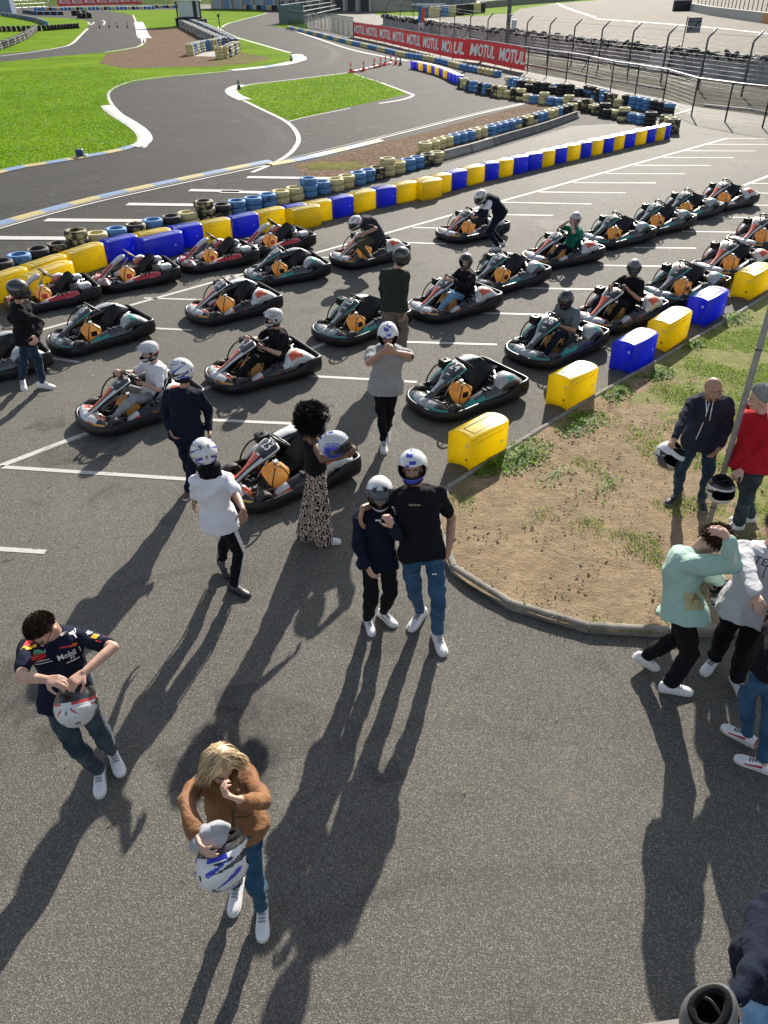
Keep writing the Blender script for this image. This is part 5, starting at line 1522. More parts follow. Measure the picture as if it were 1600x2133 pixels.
kart('17', 'orange', (160, 900), (446, 850), '17', 'orange and white kart number 17 with the driver in grey trousers')
kart('3', 'orange', (432, 811), (681, 779), '3', 'orange and black kart number 3 driven by the man in a black T-shirt')
kart('12', 'orange', (389, 673), (601, 647), '12', 'empty black kart number 12 with orange rear cover, left of centre')
kart('5', 'teal', (104, 737), (335, 699), '5', 'empty dark teal kart number 5 beside the walking man in black at the left')
kart('25', 'teal', (660, 719), (870, 678), '25', 'empty dark teal kart number 25 in front of the man in a green sweater')
kart('14', 'orange', (857, 668), (1055, 642), '14', 'orange and black kart number 14 with the driver in light blue jeans')
kart('10', 'teal', (512, 592), (696, 579), '10', 'empty dark teal kart number 10 in the second row behind kart 12')
kart('15', 'orange', (692, 558), (864, 537), '15', 'orange striped kart number 15 under the crouching driver')
kart('21', 'orange', (917, 504), (1067, 489), '21', 'orange striped kart number 21 beside the bending driver in white')
kart('28', 'teal', None, (1148, 588), '28', 'empty dark teal kart number 28 right behind the driver of kart 14', 125)
kart('16', 'orange', (1098, 556), (1262, 544), '16', 'orange striped kart number 16 with the driver in green')
kart('6', 'teal', None, (1366, 502), '6', 'empty dark teal kart number 6 right behind the driver in green', 122)
kart('19', 'teal', None, (1449, 475), '19', 'empty dark teal kart number 19 in the middle of the far right row', 123)
kart('2', 'teal', None, (1505, 449), '2', 'empty dark teal kart number 2, last but one of the far right row', 123)
kart('13', 'orange', None, (1580, 427), '13', 'empty orange kart number 13, last of the far right row', 123)
kart('26', 'teal', (1075, 764), (1274, 722), '26', 'black and teal kart number 26 with the driver in a grey T-shirt')
kart('9', 'orange', None, (1390, 662), '9', 'red striped kart number 9 driven by the man in black gloves', 127)
kart('1', 'teal', None, (1519, 611), '1', 'empty dark kart number 1 behind the two blue blocks at the right', 126)
kart('4', 'orange', None, (1610, 561), '4', 'empty dark kart number 4 behind the rightmost yellow block', 126)
kart('8', 'orange', (1537, 523), None, '8', 'kart cut by the right edge of the photo, last of the right row', 126)
kart('7', 'teal', None, (116, 770), None, 'dark teal kart cut by the left edge of the photo', 126)
kart('r1', 'red', None, (216, 628), None, 'leftmost red and white kart, half hidden by the walking man in black', 124, 'older red karts along the striped barrier')
kart('r2', 'red', (194, 605), (384, 587), None, 'second red and white kart along the striped barrier, below the blue blocks', None, 'older red karts along the striped barrier')
kart('r3', 'red', (375, 565), (544, 549), None, 'third red and white kart along the striped barrier', None, 'older red karts along the striped barrier')
kart('r4', 'red', None, (661, 516), None, 'farthest red and white kart along the striped barrier, below its front yellow block', 124, 'older red karts along the striped barrier')
def _kill(o):
    for c in list(o.children): _kill(c)
    bpy.data.objects.remove(o)
for s in PRIST: _kill(PRIST[s])
# ================================================================= PEOPLE
def frame(f, u):
    f = Vector(f).normalized(); r = f.cross(Vector(u)).normalized(); u = r.cross(f)
    return Matrix((r, f, u)).transposed()          # columns: right, forward, up
def head_frame(az, pitch=0, roll=0):
    f = Vector((math.cos(R(az)) * math.cos(R(pitch)), math.sin(R(az)) * math.cos(R(pitch)), math.sin(R(pitch))))
    m = frame(f, (0, 0, 1))
    return m @ Matrix.Rotation(R(roll), 3, 'Y')
def remesh(mb, voxel, sm, name, mat, parent, loc, wr=0.0, seed=0, freq=14.0):
    o = mb.build(name, mat, None, loc)
    md = o.modifiers.new('r', 'REMESH'); md.mode = 'VOXEL'; md.voxel_size = voxel; md.use_smooth_shade = True
    if sm: s_ = o.modifiers.new('s', 'SMOOTH'); s_.factor = .5; s_.iterations = sm
    dg = bpy.context.evaluated_depsgraph_get(); dg.update()
    me = bpy.data.meshes.new_from_object(o.evaluated_get(dg), preserve_all_data_layers=False, depsgraph=dg)
    old = o.data; o.modifiers.clear(); o.data = me; me.name = name; bpy.data.meshes.remove(old)
    me.materials.clear()
    for m_ in (mat if isinstance(mat, (list, tuple)) else [mat]): me.materials.append(m_)
    n = len(me.vertices)
    if wr and n:
        co = np.empty(n * 3, np.float32); me.vertices.foreach_get('co', co); co = co.reshape(-1, 3)
        no = np.empty(n * 3, np.float32); me.vertices.foreach_get('normal', no); no = no.reshape(-1, 3)
        rg = np.random.RandomState(seed + 11); h = np.zeros(n, np.float32)
        for k in range(9):
            v = rg.normal(0, 1, 3); v[2] *= 1.5; v /= np.linalg.norm(v); fq = freq * rg.uniform(.7, 2.6)
            w_ = 1.2 * np.sin(co @ rg.normal(0, 6, 3) + rg.uniform(0, 6))
            h += (1 - np.abs(np.sin(co @ (v * fq) + w_ + rg.uniform(0, 6)))) * (freq / fq)
        h = (h - h.mean()) / (h.std() + 1e-6)
        co += no * (np.clip(h, -1.0, 1.9)[:, None] * wr)
        me.vertices.foreach_set('co', co.ravel().astype(np.float32))
    me.polygons.foreach_set('use_smooth', [True] * len(me.polygons)); me.update()
    o.parent = parent
    return o
def skin_mat(name, col):
    t = NT(name); c = t.coord(); n = t.noise(c, 22, 4, .6)
    t.base(t.ramp(n, [(.3, tuple(x * .86 for x in col)), (.7, tuple(min(1, x * 1.1) for x in col))])); t.p(Roughness=.5)
    t.b.inputs['Subsurface Weight'].default_value = .12; t.b.inputs['Subsurface Radius'].default_value = (.02, .008, .005); t.b.inputs['Subsurface Scale'].default_value = .4
    t.bump(t.noise(c, 160, 2), .12, .003)
    return t.mat
SK = {'fair': skin_mat('fair skin', (.50, .30, .225)), 'tan': skin_mat('tanned skin', (.38, .21, .14)), 'brown': skin_mat('brown skin', (.15, .075, .045)), 'olive': skin_mat('olive skin', (.33, .19, .125))}
M_EYE = simple('eye white', (.6, .58, .55), .3, var=.02); M_IRIS = simple('dark iris', (.02, .014, .01), .2)
M_LIP = simple('lip', (.32, .12, .10), .45); M_BROW = simple('brow hair', (.03, .02, .014), .8)
def denim(name, lo, hi):
    def ex(t, c, col):
        n = t.noise(c, 5, 4, .6); f = t.noise(c, 260, 2)
        col = t.ramp(n, [(.35, lo), (.7, hi)])
        return t.mix(.35, col, t.mix(1.0, col, t.ramp(f, [(.35, (.45, .45, .5)), (.65, (1.3, 1.3, 1.3))]), 'MULTIPLY'))
    return cloth(name, hi, extra=ex, fold=.45, sheen=.1)
C_NAVY = cloth('navy jersey', (.010, .014, .032)); C_BLACK = cloth('black cotton', (.010, .010, .012)); C_BLACK2 = cloth('black trouser cloth', (.008, .008, .010), fold=.5)
C_WHITE = cloth('white cotton', (.72, .72, .76), .05); C_GREYT = cloth('grey marl cotton', (.31, .315, .325), .1); C_GREYT2 = cloth('blue grey cotton', (.15, .17, .19))
C_MINT = cloth('mint sweatshirt', (.36, .52, .45), .08, fold=.5); C_LGREY = cloth('pale grey sweatshirt', (.56, .57, .60), .05, fold=.5); C_RED = cloth('red hoodie cloth', (.40, .012, .022), .12, fold=.5)
C_INK = cloth('ink hoodie cloth', (.022, .026, .045), .15, fold=.5); C_DNAVY = cloth('dark navy hoodie cloth', (.008, .012, .026), .15, fold=.5)
C_GREEN = cloth('dark green knit', (.025, .035, .024), .2); C_KHAKI = cloth('khaki trouser cloth', (.17, .14, .115)); C_OLIVE = cloth('olive trouser cloth', (.085, .08, .055)); C_GRN = cloth('green cotton', (.012, .15, .10))
C_SWEAT = cloth('grey sweatpants', (.28, .29, .32), .08); C_DARKT = cloth('dark slate cotton', (.03, .032, .04))
D_BLUE = denim('blue denim', (.020, .055, .115), (.045, .12, .22)); D_DARK = denim('dark denim', (.010, .026, .052), (.03, .06, .105)); D_SLATE = denim('slate denim', (.012, .024, .036), (.055, .085, .11)); D_LIGHT = denim('light denim', (.10, .22, .38), (.22, .40, .60)); D_TEAL = denim('stretch denim', (.010, .042, .085), (.025, .085, .15))
def _leather(t, c, col):
    n = t.noise(c, 7, 5, .65); return t.mix(t.ramp(n, [(.45, (0, 0, 0)), (.75, (.6, .6, .6))]), col, (.29, .16, .085))
C_TAN = cloth('tan suede', (.20, .095, .043), .15, 300, .55, .62, .05, _leather)
def _zebra(t, c, col):
    wv = t.n('ShaderNodeTexWave', wave_type='BANDS'); t.l(c, wv.inputs['Vector']); wv.inputs['Scale'].default_value = 9; wv.inputs['Distortion'].default_value = 16; wv.inputs['Detail'].default_value = 2; wv.inputs['Detail Scale'].default_value = 1.6
    return t.ramp(wv.outputs['Color'], [(.48, (.018, .014, .013)), (.56, (.46, .38, .33))])
C_ZEBRA = cloth('black and cream striped cloth', (.3, .25, .2), extra=_zebra, fold=.3)
S_WHITE = simple('white shoe', (.70, .70, .72), .5, var=.06, scale=20); S_SOLE = simple('white sole', (.62, .61, .58), .6, var=.08); S_BLK = simple('black shoe', (.015, .015, .017), .5); S_GRY = simple('grey shoe', (.20, .21, .22), .6); S_BRN = simple('brown shoe', (.12, .06, .035), .6); S_REDP = simple('red shoe panel', (.35, .02, .03), .5)
H_DARK = simple('dark brown hair', (.045, .028, .018), .5); H_BLK = simple('black hair', (.008, .007, .007), .55); H_GREY = simple('grey hair', (.52, .52, .52), .6); H_BROWN = simple('brown hair', (.07, .032, .016), .5)
def _blond():
    t = NT('blonde hair'); g = t.n('ShaderNodeNewGeometry')
    t.base(t.ramp(g.outputs['Random Per Island'], [(0, (.12, .08, .05)), (.35, (.36, .25, .13)), (1, (.62, .47, .27))])); t.p(Roughness=.4); return t.mat
H_BLOND = _blond()

# ---------------------------------------------------------------- hair
HEAD_R = (.078, .098, .115)
def hair(parent, loc, hc, hm, mat, n=1600, L=.05, fall=.15, hairline=.30, part=None, w_=.005, stiff=.0, name='hair', back=-.42, cap=None, vol=1.05):
    """strands grown from the scalp, combed from the parting and falling with gravity"""
    rg = random.Random(n + int(L * 1000)); b = MB(); V, Fc = [], []
    def ok(d):   # d = unit direction in head frame
        lim = hairline + .25 * max(0, d.y) - (.95 if d.y < -.1 else .55 * (1 - max(0, d.y) * 1.6)) * .9
        return d.z > lim if d.y > 0 else d.z > back * (.4 - d.y)
    inv = hm.transposed()
    def root(d): return Vector((d.x * HEAD_R[0] * 1.01, d.y * HEAD_R[1] * 1.01 - .008, d.z * HEAD_R[2] * 1.02 + .018))
    g = Vector((0, 0, -1))
    k = 0
    while k < n:
        d = Vector((rg.gauss(0, 1), rg.gauss(0, 1), rg.gauss(0, 1))).normalized()
        if not ok(d): continue
        if part is not None and d.y > .35 and abs(d.x - part * .8) < .16: continue
        k += 1
        p = hc + hm @ root(d); nrm_ = (hm @ d).normalized()
        if part is not None:
            pc = Vector((part, d.y * .9, .9)).normalized(); tg = (d - pc); tg = hm @ (tg - d * tg.dot(d)); dr = tg.normalized() if tg.length > 1e-3 else nrm_
            dr = (dr + nrm_ * .25).normalized()
            if d.y > .1: dr = (dr + hm @ Vector(((1 if d.x > part else -1) * 1.6, -.5 - d.y, .3))).normalized()
        else: dr = (nrm_ + Vector((rg.gauss(0, .5), rg.gauss(0, .5), rg.gauss(0, .5)))).normalized() if stiff else (nrm_ * .5 + hm @ Vector((rg.gauss(0, .4), -.3, .3))).normalized()
        seg = max(2, int(L / .03) + 1); LL = L * rg.uniform(.7, 1.15); st_ = LL / seg
        side = dr.cross(nrm_ + Vector((0.01, .02, 0))).normalized() * w_ * rg.uniform(.6, 1.3)
        b0 = len(V)
        for i in range(seg + 1):
            wf = (1 - (i / seg) ** 2 * .85)
            V += [p - side * wf, p + side * wf]
            dr = (dr + (g * fall + Vector((rg.gauss(0, .06), rg.gauss(0, .06), rg.gauss(0, .05))))).normalized()
            p = p + dr * st_
            q = inv @ (p - hc); e = Vector((q.x / (HEAD_R[0] * vol), (q.y + .008) / (HEAD_R[1] * vol), (q.z - .018) / (HEAD_R[2] * vol)))
            if e.length < 1: e = e.normalized(); p = hc + hm @ Vector((e.x * HEAD_R[0] * vol, e.y * HEAD_R[1] * vol - .008, e.z * HEAD_R[2] * vol + .018))
        for i in range(seg): Fc.append((b0 + 2 * i, b0 + 2 * i + 1, b0 + 2 * i + 3, b0 + 2 * i + 2))
    b.add(V, Fc, 0, True)
    # scalp cap below the strands
    V, Fc, idx = [], [], {}
    NA, NB = 36, 22
    for i in range(NB + 1):
        for j in range(NA):
            th = PI * i / NB; ph = 2 * PI * j / NA; d = Vector((math.sin(th) * math.cos(ph), math.sin(th) * math.sin(ph), math.cos(th)))
            if ok(d): idx[(i, j)] = len(V); V.append(hc + hm @ (root(d) * 1.0))
    for i in range(NB):
        for j in range(NA):
            q = [(i, j), (i + 1, j), (i + 1, (j + 1) % NA), (i, (j + 1) % NA)]
            if all(a in idx for a in q): Fc.append(tuple(idx[a] for a in q))
    b.add(V, Fc, 1 if cap else 0)
    return b.build(name, [mat, cap] if cap else mat, parent, loc)

# ---------------------------------------------------------------- helmets
M_VIS = NT('tinted visor')
M_VIS.base((.03, .035, .04)); M_VIS.p(Roughness=.08); M_VIS.b.inputs['Coat Weight'].default_value = .6
_tb = M_VIS.n('ShaderNodeBsdfTransparent'); _tb.inputs[0].default_value = (.55, .58, .6, 1)
_ms = M_VIS.n('ShaderNodeMixShader'); _ms.inputs[0].default_value = .5
M_VIS.l(M_VIS.b.outputs[0], _ms.inputs[1]); M_VIS.l(_tb.outputs[0], _ms.inputs[2]); M_VIS.l(_ms.outputs[0], M_VIS.out.inputs[0]); M_VIS = M_VIS.mat
M_CLV = NT('clear visor')
M_CLV.base((.4, .43, .46)); M_CLV.p(Roughness=.1)
_tb = M_CLV.n('ShaderNodeBsdfTransparent'); _ms = M_CLV.n('ShaderNodeMixShader'); _ms.inputs[0].default_value = .6
M_CLV.l(M_CLV.b.outputs[0], _ms.inputs[1]); M_CLV.l(_tb.outputs[0], _ms.inputs[2]); M_CLV.l(_ms.outputs[0], M_CLV.out.inputs[0]); M_CLV = M_CLV.mat
M_LIN = cloth('black helmet lining', (.010, .010, .011), fold=.3); M_HW = gloss('white helmet paint', (.62, .63, .64), .7, .04); M_HB = gloss('black helmet paint', (.012, .012, .014), .7); M_HBL = gloss('blue helmet paint', (.012, .03, .42), .7); M_HR = gloss('red helmet paint', (.48, .02, .03), .7); M_HG = gloss('grey helmet paint', (.10, .105, .11), .7); M_HS = gloss('silver helmet paint', (.38, .39, .40), .7)
M_HOFF = gloss('greyed white helmet paint', (.50, .51, .52), .6)
HM = [M_HW, M_HB, M_HBL, M_HR, M_HG, M_HS, M_HOFF]
def slash(az, el, a0, e0, da, de, wd, taper=1.0):
    """inside a pointed blade from (a0,e0) along (da,de)"""
    az = (az - a0 + 180) % 360 - 180; L = math.hypot(da, de); u = (az * da + (el - e0) * de) / L / L
    if not 0 <= u <= 1: return False
    d = abs(-az * de + (el - e0) * da) / L
    return d < .72 * wd * (1 - u) ** taper * min(1, u * 8 + .3)
def d_blades(c1, c2, base=0):
    def f(az, el):
        s = abs(az)
        if el < -27: return 1 if s > 50 else c2
        if el < -17 and s > 112: return c1 if s < 160 else base
        if 140 < s < 162 and 44 < el < 54: return 4
        for (a0, e0, da, de, wd, c) in ((60, -12, 95, 18, 11, c2), (85, 10, 70, 32, 9, c1), (40, 40, 95, 10, 7, c2), (20, 62, 130, -6, 8, c1), (150, 38, 28, 14, 7, 4), (165, 5, -60, -22, 9, c1), (100, -14, 65, 2, 5, c2)):
            if slash(s, el, a0, e0, da, de, wd): return c
        if 166 < s and 2 < el < 14 and s > 176: return 1
        return base
    return f
def d_stripe(az, el):     # white with a blue chequered band and blue chin
    s = abs(az)
    if el < -12 and s < 95: return 2 if el > -40 else 0
    x = math.sin(R(az)) * math.cos(R(el))
    if abs(x) < .34 and (s < 90 or el > 20):
        if abs(x) < .11: return 2 if int((el + 90) / 13) % 2 else 0
        return 2 if (int((el + 90) / 13) + (1 if x > 0 else 0)) % 3 == 0 else 0
    if 70 < s < 110 and -15 < el < 5: return 2
    if s > 100 and el < -5: return 6
    return 0 if el > -25 else 4
def d_round(az, el):      # off white with a blue disc on the side
    s = abs(az)
    d = math.hypot((s - 100) * math.cos(R(el)), el + 2)
    if d < 12: return 4
    if d < 33: return 2
    if 36 < d < 40: return 2
    x = math.sin(R(az)) * math.cos(R(el))
    if abs(x) < .14 and el > 5: return 2 if int((el + 90) / 9) % 2 else 6
    return 6
def d_white_black(az, el):
    s = abs(az)
    if el > 42 and 22 < s < 50 and el < 58: return 1
    if slash(s, el, 62, -8, 80, 10, 8): return 1
    if slash(s, el, 90, 20, 80, 20, 7): return 4
    if slash(s, el, 20, 66, 60, -40, 6): return 4
    return 0
def d_white_red(az, el):
    s = abs(az)
    if slash(s, el, 45, 30, 120, 0, 6): return 3
    if slash(s, el, 50, 22, 120, -8, 3): return 2
    if slash(s, el, 60, -20, 110, -2, 7): return 1
    if el < -30 and s > 60: return 1
    if slash(s, el, 30, 60, 120, -30, 6): return 4
    return 0
def d_red_white(az, el):
    s = abs(az)
    if el < -16 and s > 62: return 1
    if el < -7 and s > 75: return 3 if s < 163 else 0
    if slash(s, el, 168, 0, -26, 22, 5): return 3
    if 140 < s < 160 and 40 < el < 50: return 4
    if s > 176 and 4 < el < 16: return 4
    if slash(s, el, 60, 5, 60, -6, 7): return 3
    return 0
def d_dark(a, b_):
    def f(az, el):
        s = abs(az)
        for (a0, e0, da, de, wd) in ((40, 45, 110, 10, 7), (60, 10, 90, 15, 6), (150, 30, -70, -40, 5), (20, 70, 100, -8, 5)):
            if slash(s, el, a0, e0, da, de, wd): return b_
        return a
    return f
DES = {'blue': d_blades(2, 1), 'red': d_blades(3, 4), 'stripe': d_stripe, 'round': d_round, 'wb': d_white_black, 'wr': d_white_red, 'rw': d_red_white, 'black': d_dark(1, 4), 'grey': d_dark(4, 5), 'silver': d_dark(5, 4), 'bw': d_blades(1, 1)}
def helmet(parent, loc, c, m, design, visor='down', worn=True, tint=True, sub=None, lining=True, scale=1.0, cloth_in=None):
    """shell with an eye port, a lining, a visor and a strap; worn helmets are one shell part with sub-parts"""
    S_ = scale; f = DES[design]
    NA, NE = 112, 62
    def pt(az, el, k=1.0):
        ca, sa = math.cos(R(az)), math.sin(R(az)); ce, se = math.cos(R(el)), math.sin(R(el))
        fr = max(0, ca)
        y = .150 * ce * ca; x = .124 * ce * sa; z = .142 * se
        if el < 0: y += fr * fr * .030 * min(1, -el / 30); x *= 1 - .10 * min(1, -el / 60)
        else: y -= .006
        if ca < 0 and el < -10: y *= 1 - .12 * min(1, (-el - 10) / 40)
        if ca < -.3 and el > 10: y -= .012 * max(0, -ca - .3) * math.exp(-((el - 35) / 22) ** 2)
        return Vector((x * k, y * k, z * k + .012)) * S_
    def port(az, el): return abs(az) < 66 - max(0, abs(el + 1) - 12) * 1.2 and -19 < el < 21
    els = [-58 + (90 + 58) * i / NE for i in range(NE + 1)]
    def bot(az): return -58 + 12 * (1 + math.cos(R(az))) * .5 - (3 if abs(az) > 120 else 0)
    V, Fc, mm, Fi = [], [], [], []
    azs = [-180 + 360 * j / NA for j in range(NA)]
    for i in range(NE + 1):
        for j in range(NA): V.append(c + m @ pt(azs[j], els[i]))
    off = len(V)
    for i in range(NE + 1):
        for j in range(NA): V.append(c + m @ pt(azs[j], els[i], .90))
    for i in range(NE):
        for j in range(NA):
            k = (j + 1) % NA; az = azs[j] + 180 / NA; el = (els[i] + els[i + 1]) / 2
            if port(az, el) or el < bot(az): continue
            Fc.append((i * NA + j, i * NA + k, (i + 1) * NA + k, (i + 1) * NA + j)); mm.append(f(az, el))
            Fi.append(tuple(off + q for q in ((i + 1) * NA + j, (i + 1) * NA + k, i * NA + k, i * NA + j)))
    # edge wall between shells
    from collections import Counter
    ed = Counter(); 
    for q in Fc:
        for a, b_ in zip(q, q[1:] + q[:1]): ed[(min(a, b_), max(a, b_))] += 1
    dirs = {}
    for q in Fc:
        for a, b_ in zip(q, q[1:] + q[:1]): dirs[(min(a, b_), max(a, b_))] = (a, b_)
    wall = [(dirs[e][1], dirs[e][0], dirs[e][0] + off, dirs[e][1] + off) for e, n_ in ed.items() if n_ == 1]
    b = MB(); b.add(V, Fc + Fi + wall, mm + [7] * len(Fi) + [7] * len(wall))
    if worn: sh = b.build('helmet', HM + [M_LIN], parent, loc); par = sh
    else: sh = b.build('shell', HM + [M_LIN], parent, loc); par = parent
    import bmesh
    bb = bmesh.new(); bb.from_mesh(sh.data); bmesh.ops.delete(bb, geom=[v for v in bb.verts if not v.link_faces], context='VERTS'); bb.to_mesh(sh.data); bb.free()
    # padded rim of the neck opening
    b = MB(); ring = []
    for j in range(37):
        az = -180 + 10 * j; ring.append(c + m @ (pt(az, bot(az) + 1, .93)))
    b.tube(ring, .020 * S_, 8, caps=False); b.build('neck_roll', M_LIN, par, loc)
    if visor:
        lift = {'down': 0, 'up': 50, 'half': 30}[visor]
        rx = Matrix.Rotation(R(lift), 3, 'X'); hb = Vector((0, .0, .012)) * S_
        def vp(u, v):
            az = -78 + 156 * u; el = -21 + 44 * v - 8 * (abs(u - .5) * 2) ** 3 * (v - .5)
            p = pt(az, el, 1.035 if lift == 0 else 1.06)
            return c + m @ (rx @ (p - hb) + hb)
        b = MB(); b.grid(vp, 30, 8); b.build('visor', M_VIS if tint else M_CLV, par, loc)
        for s in (-1, 1):
            b = MB(); p = pt(s * 84, 0, 1.0); b.cyl(c + m @ p, c + m @ (p * 1.05), .022 * S_, n=14); b.build('visor_pivot', M_HB, par, loc)
    if not worn:
        b = MB(); a0 = pt(-70, -50, .9); a1 = pt(70, -50, .9)
        b.tube([c + m @ q for q in catmull([a0, (a0 + a1) / 2 + Vector((.01, .02, -.02)) * S_, a1], 8)], .007, 6, flat=.4); b.build('chin_strap', M_STRAP, par, loc)
    return sh
def held_helmet(px, py, Y, m, design, label, visor='down', tint=True, scale=1.0):
    c = PY(px, py, Y)
    t = thing('racing_helmet', label, 'helmet', c, 0)
    helmet(t, c, c, m, design, visor, False, tint, scale=scale)
    return t, c

# ---------------------------------------------------------------- bodies
TP = [(-.30, .150, .125), (-.12, .172, .125), (0, .172, .122), (.14, .162, .115), (.32, .148, .106), (.55, .160, .118), (.78, .180, .120), (.90, .172, .105), (.97, .120, .082), (1.03, .068, .066)]
def prof(t):
    for a, b in zip(TP, TP[1:]):
        if a[0] <= t <= b[0]:
            q = (t - a[0]) / (b[0] - a[0]); q = q * q * (3 - 2 * q); return a[1] + (b[1] - a[1]) * q, a[2] + (b[2] - a[2]) * q
    return TP[-1][1:] if t > 1 else TP[0][1:]
def torso(b, J, t0, t1, inf, S, wide=1.0, flare=0.0, n=11, bellies=0.0):
    rings = []
    for i in range(n + 1):
        t = t0 + (t1 - t0) * i / n
        p = J['spine'](t); ax = (J['spine'](t + .03) - J['spine'](t - .03)).normalized()
        r = J['rp'].lerp(J['rs'], max(0, min(1, t))); r = (r - ax * r.dot(ax)).normalized(); d = ax.cross(r)
        hw, hd = prof(t); fl = flare * max(0, (.3 - t))
        hw = hw * S * wide + inf + fl; hd = hd * S * wide + inf + fl
        ring = []
        for k in range(20):
            a = 2 * PI * k / 20; ca, sa = math.cos(a), math.sin(a); e = .8
            x = math.copysign(abs(ca) ** e, ca); y = math.copysign(abs(sa) ** e, sa)
            bl = bellies * math.exp(-((t - .2) / .25) ** 2) if sa > 0 else 0
            ring.append(p + r * (hw * x) + d * ((hd + bl) * y))
        rings.append(ring)
    b.loft(rings)
def hand(b, wr, d, pn, S, right=True, curl=.35, spread=0.0):
    d = d.normalized(); pn = (pn - d * pn.dot(d)).normalized(); ts = d.cross(pn) * (-1 if right else 1)   # towards the thumb
    k = S
    for i in range(4):
        o_ = (1.5 - i) * .0200 * k
        kn = wr + ts * o_ + d * ((.086 - .004 * abs(i - 1)) * k)
        b.caps(wr + ts * (o_ * .6) + d * (.010 * k), kn, .0155 * k, .0128 * k, 8)
        p = kn; th = 0.0; L = (.041, .046, .043, .033)[i] * k; fd = (d + ts * (1.5 - i) * (.06 + spread)).normalized()
        for s_, (fl, rr) in enumerate(((1.0, 1.0), (.72, .93), (.56, .82))):
            th += curl * (.85, 1.15, .8)[s_]
            dr = fd * math.cos(th) + pn * math.sin(th); q = p + dr * (L * fl)
            b.caps(p, q, .0098 * k * rr, .0090 * k * rr, 8); p = q
    p = wr + ts * (.024 * k) + d * (.020 * k); dr = (ts * .72 + d * .70 + pn * .22).normalized()
    for L, r0 in ((.042, .0145), (.034, .0112), (.026, .0098)):
        q = p + dr * (L * k); b.caps(p, q, r0 * k, r0 * .86 * k, 8); p = q; dr = (dr + d * .38 + pn * (.15 + curl * .5) - ts * .22).normalized()
def shoe(parent, loc, ank, yaw, pitch, mats, S, hi=0.0, laces=None, panel=None):
    f = Vector((math.cos(R(yaw)), math.sin(R(yaw)), 0)); m = frame(f, (0, 0, 1)) @ Matrix.Rotation(R(-pitch), 3, 'X')
    k = S; b = MB(); rings = []
    def T(x, y, z): return ank + m @ (Vector((x, y, z - .085)) * k)
    st_ = [(-.080, .020, .050), (-.072, .033, .085 + hi), (-.045, .037, .098 + hi), (.0, .037, .104 + hi), (.04, .038, .094 + hi * .5), (.085, .043, .072), (.13, .046, .058), (.165, .043, .050), (.190, .032, .043), (.202, .014, .036)]
    for y, hw, h in st_:
        rings.append([T(hw * x, y, .018 + (h - .018) * z) for x, z in ((-.96, 0), (-1.0, .3), (-.93, .6), (-.62, .9), (0, 1.0), (.62, .9), (.93, .6), (1.0, .3), (.96, 0))])
    b.loft(rings, mat=(lambda i, j: 1 if panel and ((j in (1, 6) and 3 <= i <= 5) or i < 1) else 0)); up = fix_normals(b.build('shoe', [mats[0], panel or mats[0]], parent, loc))
    b = MB(); rings = []
    for y, hw, h in st_: rings.append([T(hw * x * 1.07 + (0), y * 1.02, z) for x, z in ((-.94, 0), (-1, .006), (-1, .026), (1, .026), (1, .006), (.94, 0))])
    b.loft(rings, smooth=False); fix_normals(b.build('sole', mats[1], up, loc))
    b = MB()
    for y, h in ((.035, .098), (.055, .088), (.075, .079), (.095, .071)): b.tube([T(-.026, y, h - .006 + hi * .3), T(0, y + .004, h + .004 + hi * .3), T(.026, y, h - .006 + hi * .3)], .0042 * k, 5)
    b.build('laces', laces or S_GRY, up, loc)
    return up
def ik(a, b, l1, l2, hint):
    d = b - a; L = d.length
    if L > (l1 + l2) * .9995: q = (l1 + l2) / L if False else 1; return a + d * (l1 / (l1 + l2))
    x = (l1 * l1 - l2 * l2 + L * L) / (2 * L); h = math.sqrt(max(0, l1 * l1 - x * x)); dn = d / L
    hv = hint - dn * hint.dot(dn); hv = hv.normalized() if hv.length > 1e-4 else dn.orthogonal().normalized()
    return a + dn * x + hv * h
def head_prims(b, hc, m, k=1.0, female=False):
    T = lambda x, y, z: hc + m @ (Vector((x, y, z)) * k)
    q = m
    b.ell(T(0, -.012, .025), (.075 * k, .095 * k, .095 * k), q, 18, 14)
    b.ell(T(0, .030, -.035), (.058 * k, .062 * k, .078 * k), q, 16, 12)
    b.ell(T(0, .055, -.085), (.036 * k, .034 * k, .030 * k), q, 12, 10)
    for s in (-1, 1):
        b.caps(T(s * .052, -.01, -.05), T(s * .022, .06, -.092), .022 * k, .020 * k, 10)   # jaw
        b.ell(T(s * .036, .062, -.030), (.022 * k, .020 * k, .022 * k), q, 10, 8)            # cheek
        b.ell(T(s * .078, -.008, -.012), (.012 * k, .020 * k, .032 * k), q, 10, 8)           # ear
        b.caps(T(s * .008, .080, .020), T(s * .042, .064, .022), .011 * k, .010 * k, 8)      # brow ridge
    b.caps(T(0, .084, .012), T(0, .106, -.024), .009 * k, .014 * k, 8)                       # nose
    for s in (-1, 1): b.ell(T(s * .012, .095, -.030), (.010 * k, .012 * k, .009 * k), q, 8, 6)
    b.caps(T(-.016, .082, -.058), T(.016, .082, -.058), .010 * k, .010 * k, 8)               # lips
